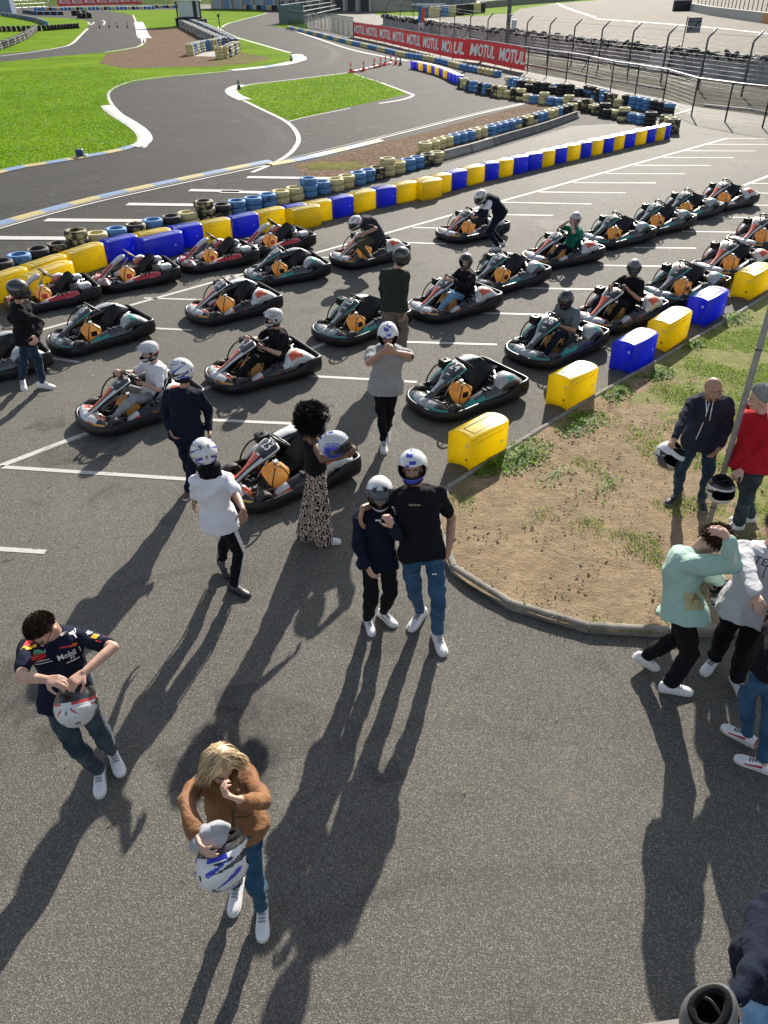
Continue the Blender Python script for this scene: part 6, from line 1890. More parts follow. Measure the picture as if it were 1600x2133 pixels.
def face_parts(parent, loc, hc, m, k=1.0, brow=M_BROW, glasses=None, beard=None):
    T = lambda x, y, z: hc + m @ (Vector((x, y, z)) * k)
    for s in (-1, 1):
        b = MB(); b.ell(T(s * .031, .075, .004), (.0125 * k, .009 * k, .0075 * k), m, 10, 8); e = b.build('eye', M_EYE, parent, loc)
        b = MB(); b.ell(T(s * .031, .0815, .003), (.006 * k, .004 * k, .006 * k), m, 8, 6); b.build('iris', M_IRIS, e, loc)
        b = MB(); b.tube([T(s * .014, .094, .022), T(s * .032, .088, .029), T(s * .048, .074, .024)], [.0035 * k, .0045 * k, .002 * k], 6); b.build('eyebrow', brow, parent, loc)
    b = MB(); b.tube([T(-.024, .082, -.057), T(-.010, .0925, -.0555), T(0, .0935, -.057), T(.010, .0925, -.0555), T(.024, .082, -.057)], [.002 * k, .005 * k, .0055 * k, .005 * k, .002 * k], 6); b.build('lips', M_LIP, parent, loc)
    if glasses:
        b = MB()
        for s in (-1, 1):
            b.torus(T(s * .033, .100, .002), m @ Vector((0, 1, 0)), .022 * k, .0022 * k, 16, 5); b.tube([T(s * .055, .098, .006), T(s * .082, .0, .008)], .002 * k, 5)
        b.tube([T(-.011, .101, .006), T(.011, .101, .006)], .002 * k, 5); b.build('glasses', glasses, parent, loc)
    if beard:
        b = MB(); rg = random.Random(4); V, Fc = [], []
        for q in range(1800):
            a = rg.uniform(-1, 1); z = rg.uniform(-1, 0)
            x = a * .052; y = .088 - .055 * a * a - .01 * abs(z); zz = -.052 - .055 * -z * (1 - .35 * a * a) * 1.0
            if -.066 < zz < -.046 and abs(x) < .02: continue
            p = T(x, y + .004, zz - .004); d_ = m @ Vector((rg.gauss(0, .4), .5, -1)).normalized(); s_ = (m @ Vector((1, 0, 0))) * .0022
            b0 = len(V); V += [p - s_, p + s_, p + d_ * .010]; Fc.append((b0, b0 + 1, b0 + 2))
        b.add(V, Fc, 0, False); b.build('beard', beard, parent, loc)

def person(label, J, S=1.0, skin='fair', top=(C_BLACK, 'short', 0), bottom=(D_BLUE, 'slim'), shoes=(S_WHITE, S_SOLE), head='bare', hair_fn=None, helm=None, face=None, fine=True, extras=None, hood=None, arms_bare=None, group=None, slim=1.0, hands=None, seed=1, hem=-.20, shoe_kw=None, wr=1.0, belly=0.0, nohead=False):
    loc = J['base']; t = thing('person', label, 'person', loc, 0, group)
    vx = .0075 if fine else .011
    r = J
    # ---- skin: one continuous figure
    b = MB(); torso(b, J, -.18, 1.0, -.020, S, slim)
    neck = J['neck']; hc = J['head']; hm = J['hm']
    if not nohead:
        b.caps(J['spine'](.92), hc + hm @ Vector((0, -.02, -.06)) * S, .058 * S, .052 * S)
        hk = .97 * (S ** .35)
        head_prims(b, hc, hm, hk)
    ak = .86 if top[1] in ('long', 'pushed') else .92 if top[1] == 'short' else 1.0
    for s in 'RL':
        b.caps(J['sh' + s], J['el' + s], .052 * S * slim * ak, .043 * S * slim * ak); b.caps(J['el' + s], J['el' + s].lerp(J['wr' + s], .35), .042 * S * slim * ak, .043 * S * slim * ak); b.caps(J['el' + s].lerp(J['wr' + s], .35), J['wr' + s], .043 * S * slim * ak, .027 * S * slim)
        hd_ = J.get('hd' + s) or (J['wr' + s] - J['el' + s]).normalized()
        pn = J.get('pn' + s)
        if pn is None:
            pn = (J['spine'](.5) - J['wr' + s]); pn = pn - hd_ * pn.dot(hd_); pn = pn.normalized() if pn.length > 1e-3 else hd_.orthogonal()
        hand(b, J['wr' + s], hd_, Vector(pn), S * (1.0 if fine else 1.08), s == 'R', J.get('curl' + s, .38), .02)
        b.caps(J['hip' + s], J['kn' + s], .064 * S * slim, .044 * S); b.caps(J['kn' + s], J['an' + s], .042 * S, .032 * S); b.caps(J['an' + s], J['an' + s] + Vector((0, 0, -.03)), .036 * S, .034 * S)
    body = remesh(b, vx, 2, 'body', SK[skin], t, loc)
    # ---- trousers
    b = MB(); m_, style = bottom[:2]
    torso(b, J, -.20, .17, .006, S, slim * .99, n=5)
    q = {'slim': (.088, .066, .060, .049), 'skinny': (.084, .060, .056, .041), 'straight': (.092, .074, .072, .064), 'wide': (.100, .108, .112, .125), 'jogger': (.092, .074, .068, .052)}[style]
    for s in 'RL':
        b.caps(J['hip' + s], J['kn' + s], q[0] * S * slim, q[1] * S); en = J['an' + s].lerp(J['kn' + s], -.05 if style == 'wide' else .07); b.caps(J['kn' + s], J['kn' + s].lerp(J['an' + s], .35), q[1] * S, (q[2] + .003) * S); b.caps(J['kn' + s].lerp(J['an' + s], .35), en, (q[2] + .003) * S, q[3] * S)
    tr = remesh(b, .011 if fine else .014, 3, 'trousers', m_, t, loc, .0062 * wr, seed, 14)
    # ---- shoes
    kw = shoe_kw or {}
    for s in 'RL':
        if J.get('foot' + s, True): shoe(t, loc, J['an' + s], J['yaw' + s], J.get('pit' + s, 0), shoes, S, **kw)
    # ---- top
    m_, sl, loose = top[:3]
    b = MB(); inf = .014 + loose
    torso(b, J, hem, 1.0 if sl != 'tank' else .90, inf, S, slim, .05 + loose * 2, 14, belly)
    for s in 'RL':
        sh, el, wr_ = J['sh' + s], J['el' + s], J['wr' + s]
        if sl != 'tank': b.caps(J['spine'](.96), sh.lerp(J['spine'](.96), .12), .060 * S * slim, .054 * S * slim)
        if sl == 'short':
            e = sh.lerp(el, .72 + loose * 4); b.caps(sh, e, (.057 + loose) * S * slim, (.057 + loose * 1.2) * S * slim)
        elif sl in ('long', 'pushed'):
            b.caps(sh, el, (.058 + loose) * S * slim, (.054 + loose) * S * slim)
            k_ = .90 if sl == 'long' else .35
            b.caps(el, el.lerp(wr_, k_), (.055 + loose) * S * slim, (.042 + loose * .7) * S * slim)
            if sl == 'long' and loose > .008: e = el.lerp(wr_, k_ + .02); dd = (wr_ - el).normalized(); b.caps(e - dd * .03, e, .036 * S, .034 * S)
    if hood:
        ax = (J['spine'](1.0) - J['spine'](.9)).normalized(); d = ax.cross(J['rs'])  # forward
        c0 = J['spine'](.97)
        for a in range(-4, 5):
            an = a * .42; p = c0 + J['rs'] * (.085 * S * math.sin(an)) - d * (.085 * S * math.cos(an)); q_ = c0 + J['rs'] * (.085 * S * math.sin(an + .42)) - d * (.085 * S * math.cos(an + .42))
            b.caps(p, q_, .040 * S * (1 - abs(a) * .06), .040 * S * (1 - abs(a) * .06))
        b.ell(c0 - d * .10 * S - ax * .10 * S, (.11 * S, .06 * S, .11 * S))
    elif sl != 'tank':
        c0 = J['spine'](1.0)
        b.torus(c0, (J['spine'](1.02) - J['spine'](.95)).normalized(), .066 * S, .013 * S, 20, 6)
    tp = remesh(b, .0105 if fine else .014, 3, {'tank': 'tank_top', 'short': 't_shirt', 'long': 'sweater', 'pushed': 'jacket'}[sl] if not hood else 'hoodie', m_, t, loc, .0068 * wr, seed + 5, 11)
    if helm:
        helmet(t, loc, hc + hm @ Vector((0, .004, .012)), hm, scale=helm.get('scale', 1.0) * S ** .2, **{k: v for k, v in helm.items() if k != 'scale'})
    if not nohead:
        if face is not None and not (helm and helm.get('visor') == 'down' and helm.get('tint', True)): face_parts(t, loc, hc, hm, hk, **face)
        if hair_fn: hair_fn(t, loc, hc, hm)
    if extras: extras(t, loc, J, tp, tr)
    return t, tp
def pose(y0, pel, neck, head, fa, fh=None, pitch=0, roll=0, S=1.0, Re=None, Rw=None, Le=None, Lw=None, Rf=None, Lf=None, fp=None, z0=0.0, bow=0.0, knee=None, hunch=0.0, **kw):
    """joints from photo positions: (x, y, depth offset) for the trunk, (x, y, far side?) for arms, (x, y, yaw, lift, pitch) for feet"""
    J = {}
    P = G(pel[0], pel[1], (.915 + pel[2]) * S + z0)
    N0 = G(neck[0], neck[1], (1.415 + neck[2]) * S + z0); d = N0 - P; N = P + d.normalized() * min(max(d.length, .45 * S), .55 * S)
    H0 = G(head[0], head[1], (1.585 + head[2]) * S + z0); d = H0 - N; Hc = N + d.normalized() * min(max(d.length, .15 * S), .20 * S)
    f = Vector((math.cos(R(fa)), math.sin(R(fa)), 0)); fp_ = f if fp is None else Vector((math.cos(R(fp)), math.sin(R(fp)), 0))
    up = (N - P).normalized()
    rs = f.cross(Vector((0, 0, 1))).normalized(); rs = (rs - up * rs.dot(up)).normalized()
    rp = fp_.cross(Vector((0, 0, 1))).normalized()
    bv = up.cross(rs)  # forward of the trunk
    J['spine'] = lambda t: P + (N - P) * t - bv * (bow * 4 * max(0, min(1, t)) * (1 - max(0, min(1, t))))
    J.update(rp=rp, rs=rs, neck=N, head=Hc, pel=P)
    J['hm'] = head_frame(fa if fh is None else fh, pitch, roll)
    sw = kw.get('sw', .178)
    for s, g, e, w_, ft in (('R', 1, Re, Rw, Rf), ('L', -1, Le, Lw, Lf)):
        sh = N + rs * (g * sw * S) - up * (.072 * S) + bv * hunch; J['sh' + s] = sh
        if e is None: el = sh + Vector((0, 0, -.28 * S)) + rs * (g * .05)
        elif len(e) == 2: el = reach(sh, e[0], e[1], .285 * S, True)
        else: el = reach(sh, e[0], e[1], .285 * S, e[2])
        J['el' + s] = el
        J['wr' + s] = el + Vector((0, 0, -.25 * S)) + f * .04 if w_ is None else reach(el, w_[0], w_[1], .255 * S, w_[2] if len(w_) > 2 else True)
        J['hip' + s] = P + rp * (g * .088 * S) - Vector((0, 0, .03 * S))
        if ft is not None:
            an = G(ft[0], ft[1], .085 * S + z0 + (ft[3] if len(ft) > 3 else 0)); J['an' + s] = an; J['yaw' + s] = ft[2]; J['pit' + s] = ft[4] if len(ft) > 4 else 0
        hint = Vector((math.cos(R(J['yaw' + s])), math.sin(R(J['yaw' + s])), .0)) if knee is None else Vector(knee)
        J['kn' + s] = ik(J['hip' + s], J['an' + s], .42 * S, .41 * S, hint)
    for k, v in kw.items(): J[k] = v
    a = (J['anR'] + J['anL']) / 2
    J['base'] = Vector((a.x, a.y, z0))
    if DEBUG:
        o_ = P - a; q_ = N0 - P; h_ = H0 - N
        print('POSE y %.0f S %.2f pel-feet (%.2f %.2f) neck-pel (%.2f %.2f) len %.2f head-neck (%.2f %.2f) len %.2f legR %.2f legL %.2f' % (pel[1], S, o_.x, o_.y, q_.x, q_.y, q_.length / S, h_.x, h_.y, h_.length / S, (J['hipR'] - J['anR']).length / S, (J['hipL'] - J['anL']).length / S))
    return J
DEBUG = False
# ================================================================= THE PEOPLE IN THE PHOTO
def decal(tp, parent, px, py, V, Fc, mats, name, size_rot=0.0, lift=.003, n=None):
    """print V (metres, x right, y up as seen) on a garment where the photo shows it"""
    me = tp.data; mw = Matrix.Translation(parent.location)
    bv = BVHTree.FromPolygons([mw @ v.co for v in me.vertices], [tuple(p.vertices) for p in me.polygons])
    d = ray(px, py).normalized(); h = bv.ray_cast(CAM, d)
    if h[0] is None: return None
    p0, nr = h[0], h[1]
    if nr.dot(d) > 0: nr = -nr
    nr = (nr * .6 - d * .4).normalized()
    x = C_R - nr * C_R.dot(nr); x.normalize(); y = nr.cross(x); ca, sa = math.cos(R(size_rot)), math.sin(R(size_rot))
    P = []
    for v in V:
        w_ = p0 + x * (v[0] * ca - v[1] * sa) + y * (v[0] * sa + v[1] * ca)
        q = bv.ray_cast(w_ + nr * .12, -nr, .3); P.append(((q[0] if q[0] else w_) + nr * lift))
    b = MB(); b.add(P, Fc, 0, False)
    return b.build(name, mats, parent, parent.location)
def rect(w_, h_, nx=6, ny=3):
    V = [(-w_ / 2 + w_ * i / nx, -h_ / 2 + h_ * j / ny) for i in range(nx + 1) for j in range(ny + 1)]
    return V, [(i * (ny + 1) + j, (i + 1) * (ny + 1) + j, (i + 1) * (ny + 1) + j + 1, i * (ny + 1) + j + 1) for i in range(nx) for j in range(ny)]
def poly(P): return [tuple(p) for p in P], [tuple(range(len(P)))]
X = lambda s, size, **k: (lambda VF: ([(v.x, v.y) for v in VF[0]], VF[1]))(text_mesh(s, size, **k))
M_PW = simple('white garment print', (.7, .7, .7), .6); M_PY = simple('yellow garment print', (.75, .42, .02), .6); M_PR = simple('red garment print', (.6, .03, .03), .6); M_PG = simple('green garment print', (.12, .40, .22), .6); M_PK = simple('black garment print', (.01, .01, .01), .7); M_PO = simple('orange garment print', (.75, .2, .02), .6); M_PT = simple('straw garment print', (.42, .37, .18), .7)

# --- man in the navy racing T-shirt, looking down into his helmet
def ex1(t, loc, J, tp, tr):
    D = lambda *a, **k: decal(tp, t, *a, **k)
    V, F = X('Mobil 1', .055, bold=.02); D(146, 1362, V, F, M_PW, 'shirt_lettering', size_rot=20)
    V, F = poly([(-.06, -.012), (-.03, .004), (.0, .002), (.025, .03), (.03, .05), (.037, .05), (.036, .02), (.05, -.03), (.042, -.032), (.02, -.008), (0, -.014), (-.03, -.012), (-.045, -.03), (-.055, -.028)]); D(146, 1318, V, F, M_PW, 'shirt_emblem', size_rot=8)
    V, F = rect(.05, .04); D(198, 1325, V, F, M_PY, 'sleeve_patch', size_rot=-20)
    V, F = poly([(.03 * math.cos(R(a)), .028 * math.sin(R(a))) for a in range(0, 360, 30)]); D(175, 1310, V, F, M_PW, 'sleeve_badge', lift=.003)
    V, F = X('ap', .05, bold=.03); D(187, 1317, V, F, M_PW, 'sleeve_lettering', size_rot=-25)
    V, F = poly([(-.04, -.02), (-.02, .02), (.0, .01), (.03, .025), (.05, .0), (.02, -.01), (.0, -.03)]); D(62, 1338, V, F, M_PR, 'shoulder_mark', size_rot=15, lift=.004)
    V, F = poly([(-.05, -.025), (-.03, .008), (.0, -.008), (.05, .0), (.04, -.02), (-.01, -.035)]); D(60, 1346, V, F, M_PY, 'shoulder_mark', size_rot=15)
    V, F = poly([(-.035, -.03), (.0, .02), (.03, .03), (.045, -.01), (.01, -.03)]); D(212, 1329, V, F, M_PR, 'sleeve_mark', size_rot=-20)
    V, F = poly([(-.04, .035), (.04, .035), (.04, .008), (-.04, .008)]); D(84, 1363, V, F, M_PG, 'shield_print', size_rot=5)
    V, F = poly([(-.04, .007), (.04, .007), (.035, -.02), (.0, -.04), (-.035, -.02)]); D(84, 1363, V, F, M_PR, 'shield_print', size_rot=5)
    V, F = rect(.10, .008); D(88, 1376, V, F, M_PW, 'chest_line', size_rot=12)
    V, F = rect(.12, .006); D(91, 1381, V, F, M_PW, 'chest_line', size_rot=12)
    V, F = rect(.09, .008); D(153, 1375, V, F, M_PW, 'chest_line', size_rot=18)
    V, F = X('H', .04, bold=.02); D(151, 1369, V, F, M_PW, 'chest_badge', size_rot=10)
    V, F = rect(.11, .010); D(143, 1346, V, F, M_PR, 'chest_mark', size_rot=12)
    V, F = poly([(-.03, -.01), (-.01, .012), (.03, .014), (.02, -.006)]); D(153, 1344, V, F, M_PO, 'chest_mark', size_rot=12)
Y1 = 3.85
J = pose(Y1, (138, 1450, 0), (113, 1316, -0.03), (88, 1310, -0.06), 285, 262, -48, 8, 1.02, Re=(44, 1410, False), Rw=(100, 1416, False), Le=(236, 1348, False), Lw=(174, 1402, False), Rf=(205, 1602, 285, 0, 0), Lf=(233, 1563, 302, .02, 6), fp=290, bow=.03, curlR=.75, curlL=.75, pnR=(.2, .2, -1), pnL=(-.2, .2, -1))
person('man in navy racing T-shirt and glasses looking down into a white and red helmet', J, 1.02, 'fair', (C_NAVY, 'short', .002), (D_SLATE, 'slim'), (S_WHITE, S_SOLE), face=dict(glasses=S_BLK, brow=M_BROW), hair_fn=lambda t, l, c, m: hair(t, l, c, m, H_DARK, 3200, .020, .05, .28, None, .004, cap=H_DARK), extras=ex1, seed=1, slim=.92, hem=-.12)
hm1 = frame((-.25, -.62, -.45), (.1, .45, -.9))
HH1, c1 = held_helmet(158, 1462, (J['wrR'].y + J['wrL'].y) / 2 - .03, frame((.0, .80, -.60), (.12, -.60, -.80)), 'rw', 'white and red helmet held by the man in the navy racing T-shirt', 'up', True, 1.06)

# --- woman in the tan jacket
def ex2(t, loc, J, tp, tr):
    for x, y in ((424, 1661), (497, 1644)):
        V, F = poly([(.010 * math.cos(R(a)), .010 * math.sin(R(a))) for a in range(0, 360, 30)]); decal(tp, t, x, y, V, F, simple('pale button', (.6, .52, .4), .3), 'button', lift=.006)
    V, F = rect(.012, .20, 2, 8); decal(tp, t, 486, 1708, V, F, simple('dark seam', (.05, .025, .012), .8), 'front_seam', lift=.003)
    V, F = rect(.09, .008); decal(tp, t, 509, 1701, V, F, MAT['dark seam'], 'pocket', size_rot=-4)
    V, F = rect(.006, .26, 2, 8); decal(tp, t, 497, 1625, V, F, MAT['dark seam'], 'lapel_seam', size_rot=14)
    V, F = rect(.006, .26, 2, 8); decal(tp, t, 420, 1640, V, F, MAT['dark seam'], 'lapel_seam', size_rot=-30)
Y2 = 2.72
J = pose(Y2, (492, 1722, 0), (462, 1606, -0.02), (458, 1592, -0.05), 268, 300, -24, -6, .95, Re=(384, 1668, False), Rw=(410, 1742, False), Le=(551, 1672, False), Lw=(500, 1666, False), Rf=(493, 1838, 268), Lf=(545, 1888, 277), fp=275, bow=.02, sw=.152, curlR=.5, curlL=.9, pnR=(1, .3, 0), pnL=(-.4, .5, .6), hdL=Vector((-.8, .0, .45)))
person('blonde woman in a tan jacket looking down, fingers raised to her mouth', J, .95, 'fair', (C_TAN, 'long', .001), (D_TEAL, 'skinny'), (S_WHITE, S_SOLE), face=dict(), hair_fn=lambda t, l, c, m: hair(t, l, c, m, H_BLOND, 4600, .17, .42, .26, .12, .0045, back=-.9, vol=1.04), extras=ex2, seed=2, slim=.93, hem=-.10, wr=1.3)
HH2, c2 = held_helmet(463, 1788, J['wrR'].y - .02, frame((.55, .70, -.42), (.22, -.58, -.78)), 'blue', 'white and blue helmet with a grey cap inside, held by the blonde woman', None, True, 1.04)
b = MB(); b.ell((0, 0, 0), (.085, .062, .06)); b.ell((.03, .03, .02), (.06, .05, .05)); b.ell((-.05, -.03, .0), (.06, .05, .045))
p = PY(441, 1742, c2.y + .03)
o = remesh(b, .008, 3, 'balaclava', cloth('grey fleece', (.36, .37, .40), .25), None, Vector((0, 0, 0)), .006, 4, 30); o.location = p
tag(o, 'crumpled grey fleece cap stuffed into the helmet of the woman in the tan jacket', 'cap')

# --- boy and man posing side by side
Y3 = 5.32
J = pose(Y3, (788, 1165, 0), (789, 1056, 0), (791, 1030, 0), 268, 272, -12, 0, .90, Re=(744, 1128, False), Rw=(768, 1184, False), Le=(829, 1116, False), Lw=(816, 1096, False), Rf=(766, 1287, 285), Lf=(799, 1274, 310), sw=.172, curlR=.6, curlL=.9, hdL=Vector((-.3, -.1, .9)))
def ex3(t, loc, J, tp, tr):
    V, F = rect(.05, .014); decal(tp, t, 788, 1084, V, F, M_PW, 'chest_print')
person('boy in dark navy hoodie and white and black helmet beside the man', J, .90, 'fair', (C_DNAVY, 'long', .008), (C_BLACK2, 'jogger'), (S_WHITE, S_SOLE), helm=dict(design='wb', visor='half', tint=True), face=dict(), extras=ex3, seed=3, hood=True, hem=-.13, slim=.95, shoe_kw=dict(panel=S_GRY))
Y4 = 5.25
J = pose(Y4, (879, 1143, 0), (866, 1012, 0), (860, 977, 0), 266, 262, 8, 4, 1.08, Re=(792, 1048, True), Rw=(756, 1058, False), Le=(941, 1079, True), Lw=(936, 1140, False), Rf=(876, 1272, 240), Lf=(911, 1318, 283), sw=.174, curlR=.45, curlL=.5, hdR=Vector((-.25, -.45, -.7)), pnR=(.8, .2, -.2), hdL=Vector((-.1, -.1, -1)))
def ex4(t, loc, J, tp, tr):
    V, F = rect(.10, .016); decal(tp, t, 864, 1052, V, F, simple('dull print', (.16, .15, .10), .7), 'chest_print')
    V, F = rect(.045, .012); decal(tr, t, 905, 1196, V, F, M_PW, 'rip', size_rot=8)
    V, F = rect(.06, .008); decal(tr, t, 866, 1197, V, F, simple('faded denim', (.2, .28, .36), .9), 'rip')
    for o_ in [x for x in t.children if x.name.startswith('shoe')]:
        V, F = poly([(-.045, .012), (-.03, -.012), (.0, -.012), (.05, .02), (.0, .0), (-.03, .0)])
        if decal(o_, t, 875, 1281, V, F, M_PK, 'shoe_mark', size_rot=12): break
person('helmeted man in black T-shirt and blue jeans with an arm round the boy', J, 1.08, 'tan', (C_BLACK, 'short', .001), (D_BLUE, 'slim'), (S_WHITE, S_SOLE), helm=dict(design='stripe', visor=None), face=dict(), extras=ex4, seed=4, slim=.98, hem=-.12)

# --- boy in the white T-shirt walking away
def ex5(t, loc, J, tp, tr):
    for s in 'RL':
        g = 1 if s == 'R' else -1
        for k in range(3):
            b = MB(); off = J['rp'] * (g * .080) + J['rp'].cross(Vector((0, 0, 1))) * (.014 * (k - 1))
            o2 = J['rp'] * (g * .062) + J['rp'].cross(Vector((0, 0, 1))) * (.012 * (k - 1))
            b.tube([J['hip' + s] + off * 1.22, J['kn' + s] + off * .98, J['an' + s].lerp(J['kn' + s], .1) + o2 * 1.0], .0042, 5); b.build('side_stripe', M_PW, t, loc)
    b = MB(); c = J['spine'](1.0)
    for k in range(5): b.torus(c + Vector((.01 * (k % 2), 0, -.05 + .032 * k)), (.1 * (k - 2), .1, 1), .085 - .006 * abs(k - 2), .030, 18, 8)
    remesh(b, .011, 3, 'scarf', cloth('black fleece scarf', (.006, .006, .007)), t, loc, .006, 8, 26)
Y5 = 6.0
J = pose(Y5, (454, 1079, 0), (437, 983, 0), (426, 948, 0), 96, 112, -6, 0, .96, Re=(494, 1034, False), Rw=(506, 1062, False), Le=(409, 1040, True), Lw=(404, 1050, True), Rf=(487, 1219, 330, .0, 0), Lf=(462, 1168, 300, .05, 12), fp=60, curlR=.45, hdR=Vector((.05, -.25, -.9)), knee=(.6, .6, 0), sw=.152)
person('helmeted boy in white T-shirt and striped black track trousers, seen from behind', J, .96, 'brown' if False else 'olive', (C_WHITE, 'short', .004), (C_BLACK2, 'slim'), (S_BLK, S_BLK), helm=dict(design='blue', visor='down'), extras=ex5, seed=5, slim=.92, hem=-.22)

# --- man in the dark hoodie beside kart 17
Y6 = 7.55
J = pose(Y6, (388, 895, 0), (383, 808, 0), (380, 776, 0), 95, 150, -10, 0, .97, Re=(345, 862, True), Rw=(356, 896, False), Le=(0, 0), Rf=(391, 1024, 70), Lf=(404, 1005, 90), curlR=.5, sw=.18) if False else pose(Y6, (388, 895, 0), (383, 808, 0), (380, 776, 0), 95, 150, -10, 0, .97, Le=(343, 858, True), Lw=(356, 896, False), Re=(434, 856, True), Rw=(436, 898, False), Rf=(391, 1024, 65), Lf=(400, 1000, 95, .0), curlR=.5, curlL=.5, sw=.172)
person('helmeted man in dark navy hoodie and trousers seen from behind, beside kart 17', J, .97, 'tan', (C_DNAVY, 'long', .006), (C_DNAVY, 'slim'), (S_BRN, S_SOLE), helm=dict(design='blue', visor='up', tint=False), seed=6, hood=True)

# --- woman with the afro holding a helmet
def afro(t, loc, c, m):
    b = MB(); V, Fc = [], []; rg = random.Random(5)
    b.ell(c + Vector((0, 0, .035)), (.125, .125, .135), None, 20, 14)
    for k in range(5200):
        d = Vector((rg.gauss(0, 1), rg.gauss(0, 1), rg.gauss(0, 1))).normalized()
        q = m.transposed() @ d
        if q.y > .55 and q.z < .15: continue
        if d.z < -.75: continue
        r0 = .115 * (1 + .12 * mnoise.noise(d * 2.5)); r1 = (.185 + .030 * mnoise.noise(d * 3 + Vector((4, 0, 0))) + rg.uniform(-.02, .018))
        p = c + Vector((0, 0, .035)) + d * r0; u = d.orthogonal().normalized(); v = d.cross(u); ph = rg.uniform(0, 6.28); b0 = len(V); n = 5
        for i in range(n + 1):
            f = i / n; a = ph + f * 7; rr = .010 * (.5 + f)
            x = p + d * ((r1 - r0) * f) + u * (math.cos(a) * rr) + v * (math.sin(a) * rr); sdv = (u * math.sin(a) - v * math.cos(a)) * .0035
            V += [x - sdv, x + sdv]
        for i in range(n): Fc.append((b0 + 2 * i, b0 + 2 * i + 1, b0 + 2 * i + 3, b0 + 2 * i + 2))
    b.add(V, Fc, 0, True); b.build('hair', H_BLK, t, loc)
Y7 = 6.72
J = pose(Y7, (659, 979, .035), (650, 906, .02), (650, 880, 0), 20, 25, -12, 0, .92, Re=(672, 958, False), Rw=(719, 950, False), Le=(690, 940, True), Lw=(722, 932, True), Rf=(674, 1119, 0), Lf=(640, 1108, 340), fp=10, sw=.155, curlR=.5, hdR=Vector((.8, .4, .25)), pnR=(.1, .9, .2))
person('woman with a black afro in a black tank top and zebra striped wide trousers', J, .92, 'brown', (C_BLACK, 'tank', -.004), (C_ZEBRA, 'wide'), (S_WHITE, S_SOLE), hair_fn=afro, face=dict(), seed=7, slim=.90, hem=.10)
held_helmet(699, 930, J['wrR'].y + .10, head_frame(5, 10) , 'round', 'off white helmet with a blue side disc, carried by the woman with the afro', 'down', True, 1.05)

# --- man in the grey T-shirt fastening his chin strap
Y8 = 8.75
J = pose(Y8, (805, 796, 0), (808, 722, 0), (808, 700, -0.02), 268, 268, -16, 0, 1.01, Re=(768, 756, False), Rw=(796, 735, False), Le=(856, 742, False), Lw=(823, 734, False), Rf=(799, 918, 272), Lf=(806, 896, 265, .03, 20), curlR=.7, curlL=.7, hdR=Vector((.7, .0, .5)), hdL=Vector((-.7, 0, .5)), pnR=(.3, .8, .1), pnL=(-.3, .8, .1))
def ex8(t, loc, J, tp, tr):
    b = MB(); d = (J['wrL'] - J['elL']).normalized(); p = J['elL'].lerp(J['wrL'], .1); b.rbox(p + Vector((.035, -.01, 0)), (.03, .04, .05), .01); b.build('elbow_pad', M_STRAP, t, loc)
person('man in grey T-shirt and black trousers fastening his blue and white helmet', J, 1.06, 'tan', (C_GREYT, 'short', .008), (C_BLACK2, 'skinny'), (S_WHITE, S_SOLE), helm=dict(design='stripe', visor=None), face=dict(beard=M_BROW), extras=ex8, seed=8)

# --- man in the green sweater
Y9 = 11.6
J = pose(Y9, (822, 633, 0), (823, 560, 0), (836, 537, 0), 80, 40, -8, 0, 1.02, Le=(797, 604, True), Lw=(801, 640, True), Re=(843, 610, True), Rw=(842, 660, False), Rf=(836, 742, 60), Lf=(824, 744, 90), curlR=.5, sw=.17)
person('man in dark green sweater, khaki trousers and black helmet, seen from behind', J, 1.02, 'fair', (C_GREEN, 'long', .006), (C_KHAKI, 'straight'), (S_BLK, S_SOLE), helm=dict(design='black', visor='down'), seed=9, fine=False)

# --- man walking at the left edge
Y10 = 10.75
J = pose(Y10, (53, 693, 0), (40, 628, 0), (38, 606, 0), 20, 15, -6, 0, .99, Re=(82, 672, False), Rw=(76, 700, False), Le=(20, 676, True), Lw=(50, 700, True), Rf=(88, 796, 345, 0, 0), Lf=(46, 790, 290, .03, 18), curlR=.7, sw=.18)
person('man in black sweater, jeans and black helmet walking at the left edge', J, .99, 'fair', (C_BLACK, 'long', .010), (D_DARK, 'slim'), (S_WHITE, S_SOLE), helm=dict(design='black', visor='down'), seed=10, fine=False)

# --- bald man with a helmet
def ex19(t, loc, J, tp, tr):
    pts = [(1482, 846), (1477, 868), (1466, 895), (1452, 912)]
    for nm, pp, r in (('zip', [(1478, 838), (1473, 858), (1463, 886), (1450, 915)], .005), ('cord', [(1471, 832), (1472, 848), (1472, 861)], .006), ('cord', [(1486, 836), (1482, 855), (1478, 876)], .006)):
        me = tp.data; mw = Matrix.Translation(t.location); bv = BVHTree.FromPolygons([mw @ v.co for v in me.vertices], [tuple(p.vertices) for p in me.polygons]); P = []
        for x, y in pp:
            h = bv.ray_cast(CAM, ray(x, y).normalized())
            if h[0]: P.append(h[0] - ray(x, y).normalized() * .006)
        if len(P) > 1: b = MB(); b.tube(P, r, 6); b.build(nm, M_PW, t, loc)
Y19 = 7.42
J = pose(Y19, (1464, 910, 0), (1482, 826, 0), (1487, 808, 0), 262, 308, -8, 0, .98, Re=(1424, 876, False), Rw=(1405, 913, False), Le=(1516, 892, True), Lw=(1498, 932, False), Rf=(1411, 1027, 218), Lf=(1463, 1036, 262), curlR=.8, curlL=.5, sw=.182, z0=IH - .02)
person('bald man with glasses and a beard in an ink blue zipped hoodie and jeans', J, .98, 'tan', (C_INK, 'long', .006), (D_DARK, 'slim'), (S_BLK, S_GRY), face=dict(glasses=S_GRY, beard=H_DARK), extras=ex19, hood=True, seed=19)
held_helmet(1396, 945, J['wrR'].y - .02, frame((.25, -.75, -.15), (-.45, .05, -.9)), 'wb', 'white and black helmet hanging from the hand of the bald man', 'up', True, 1.02)

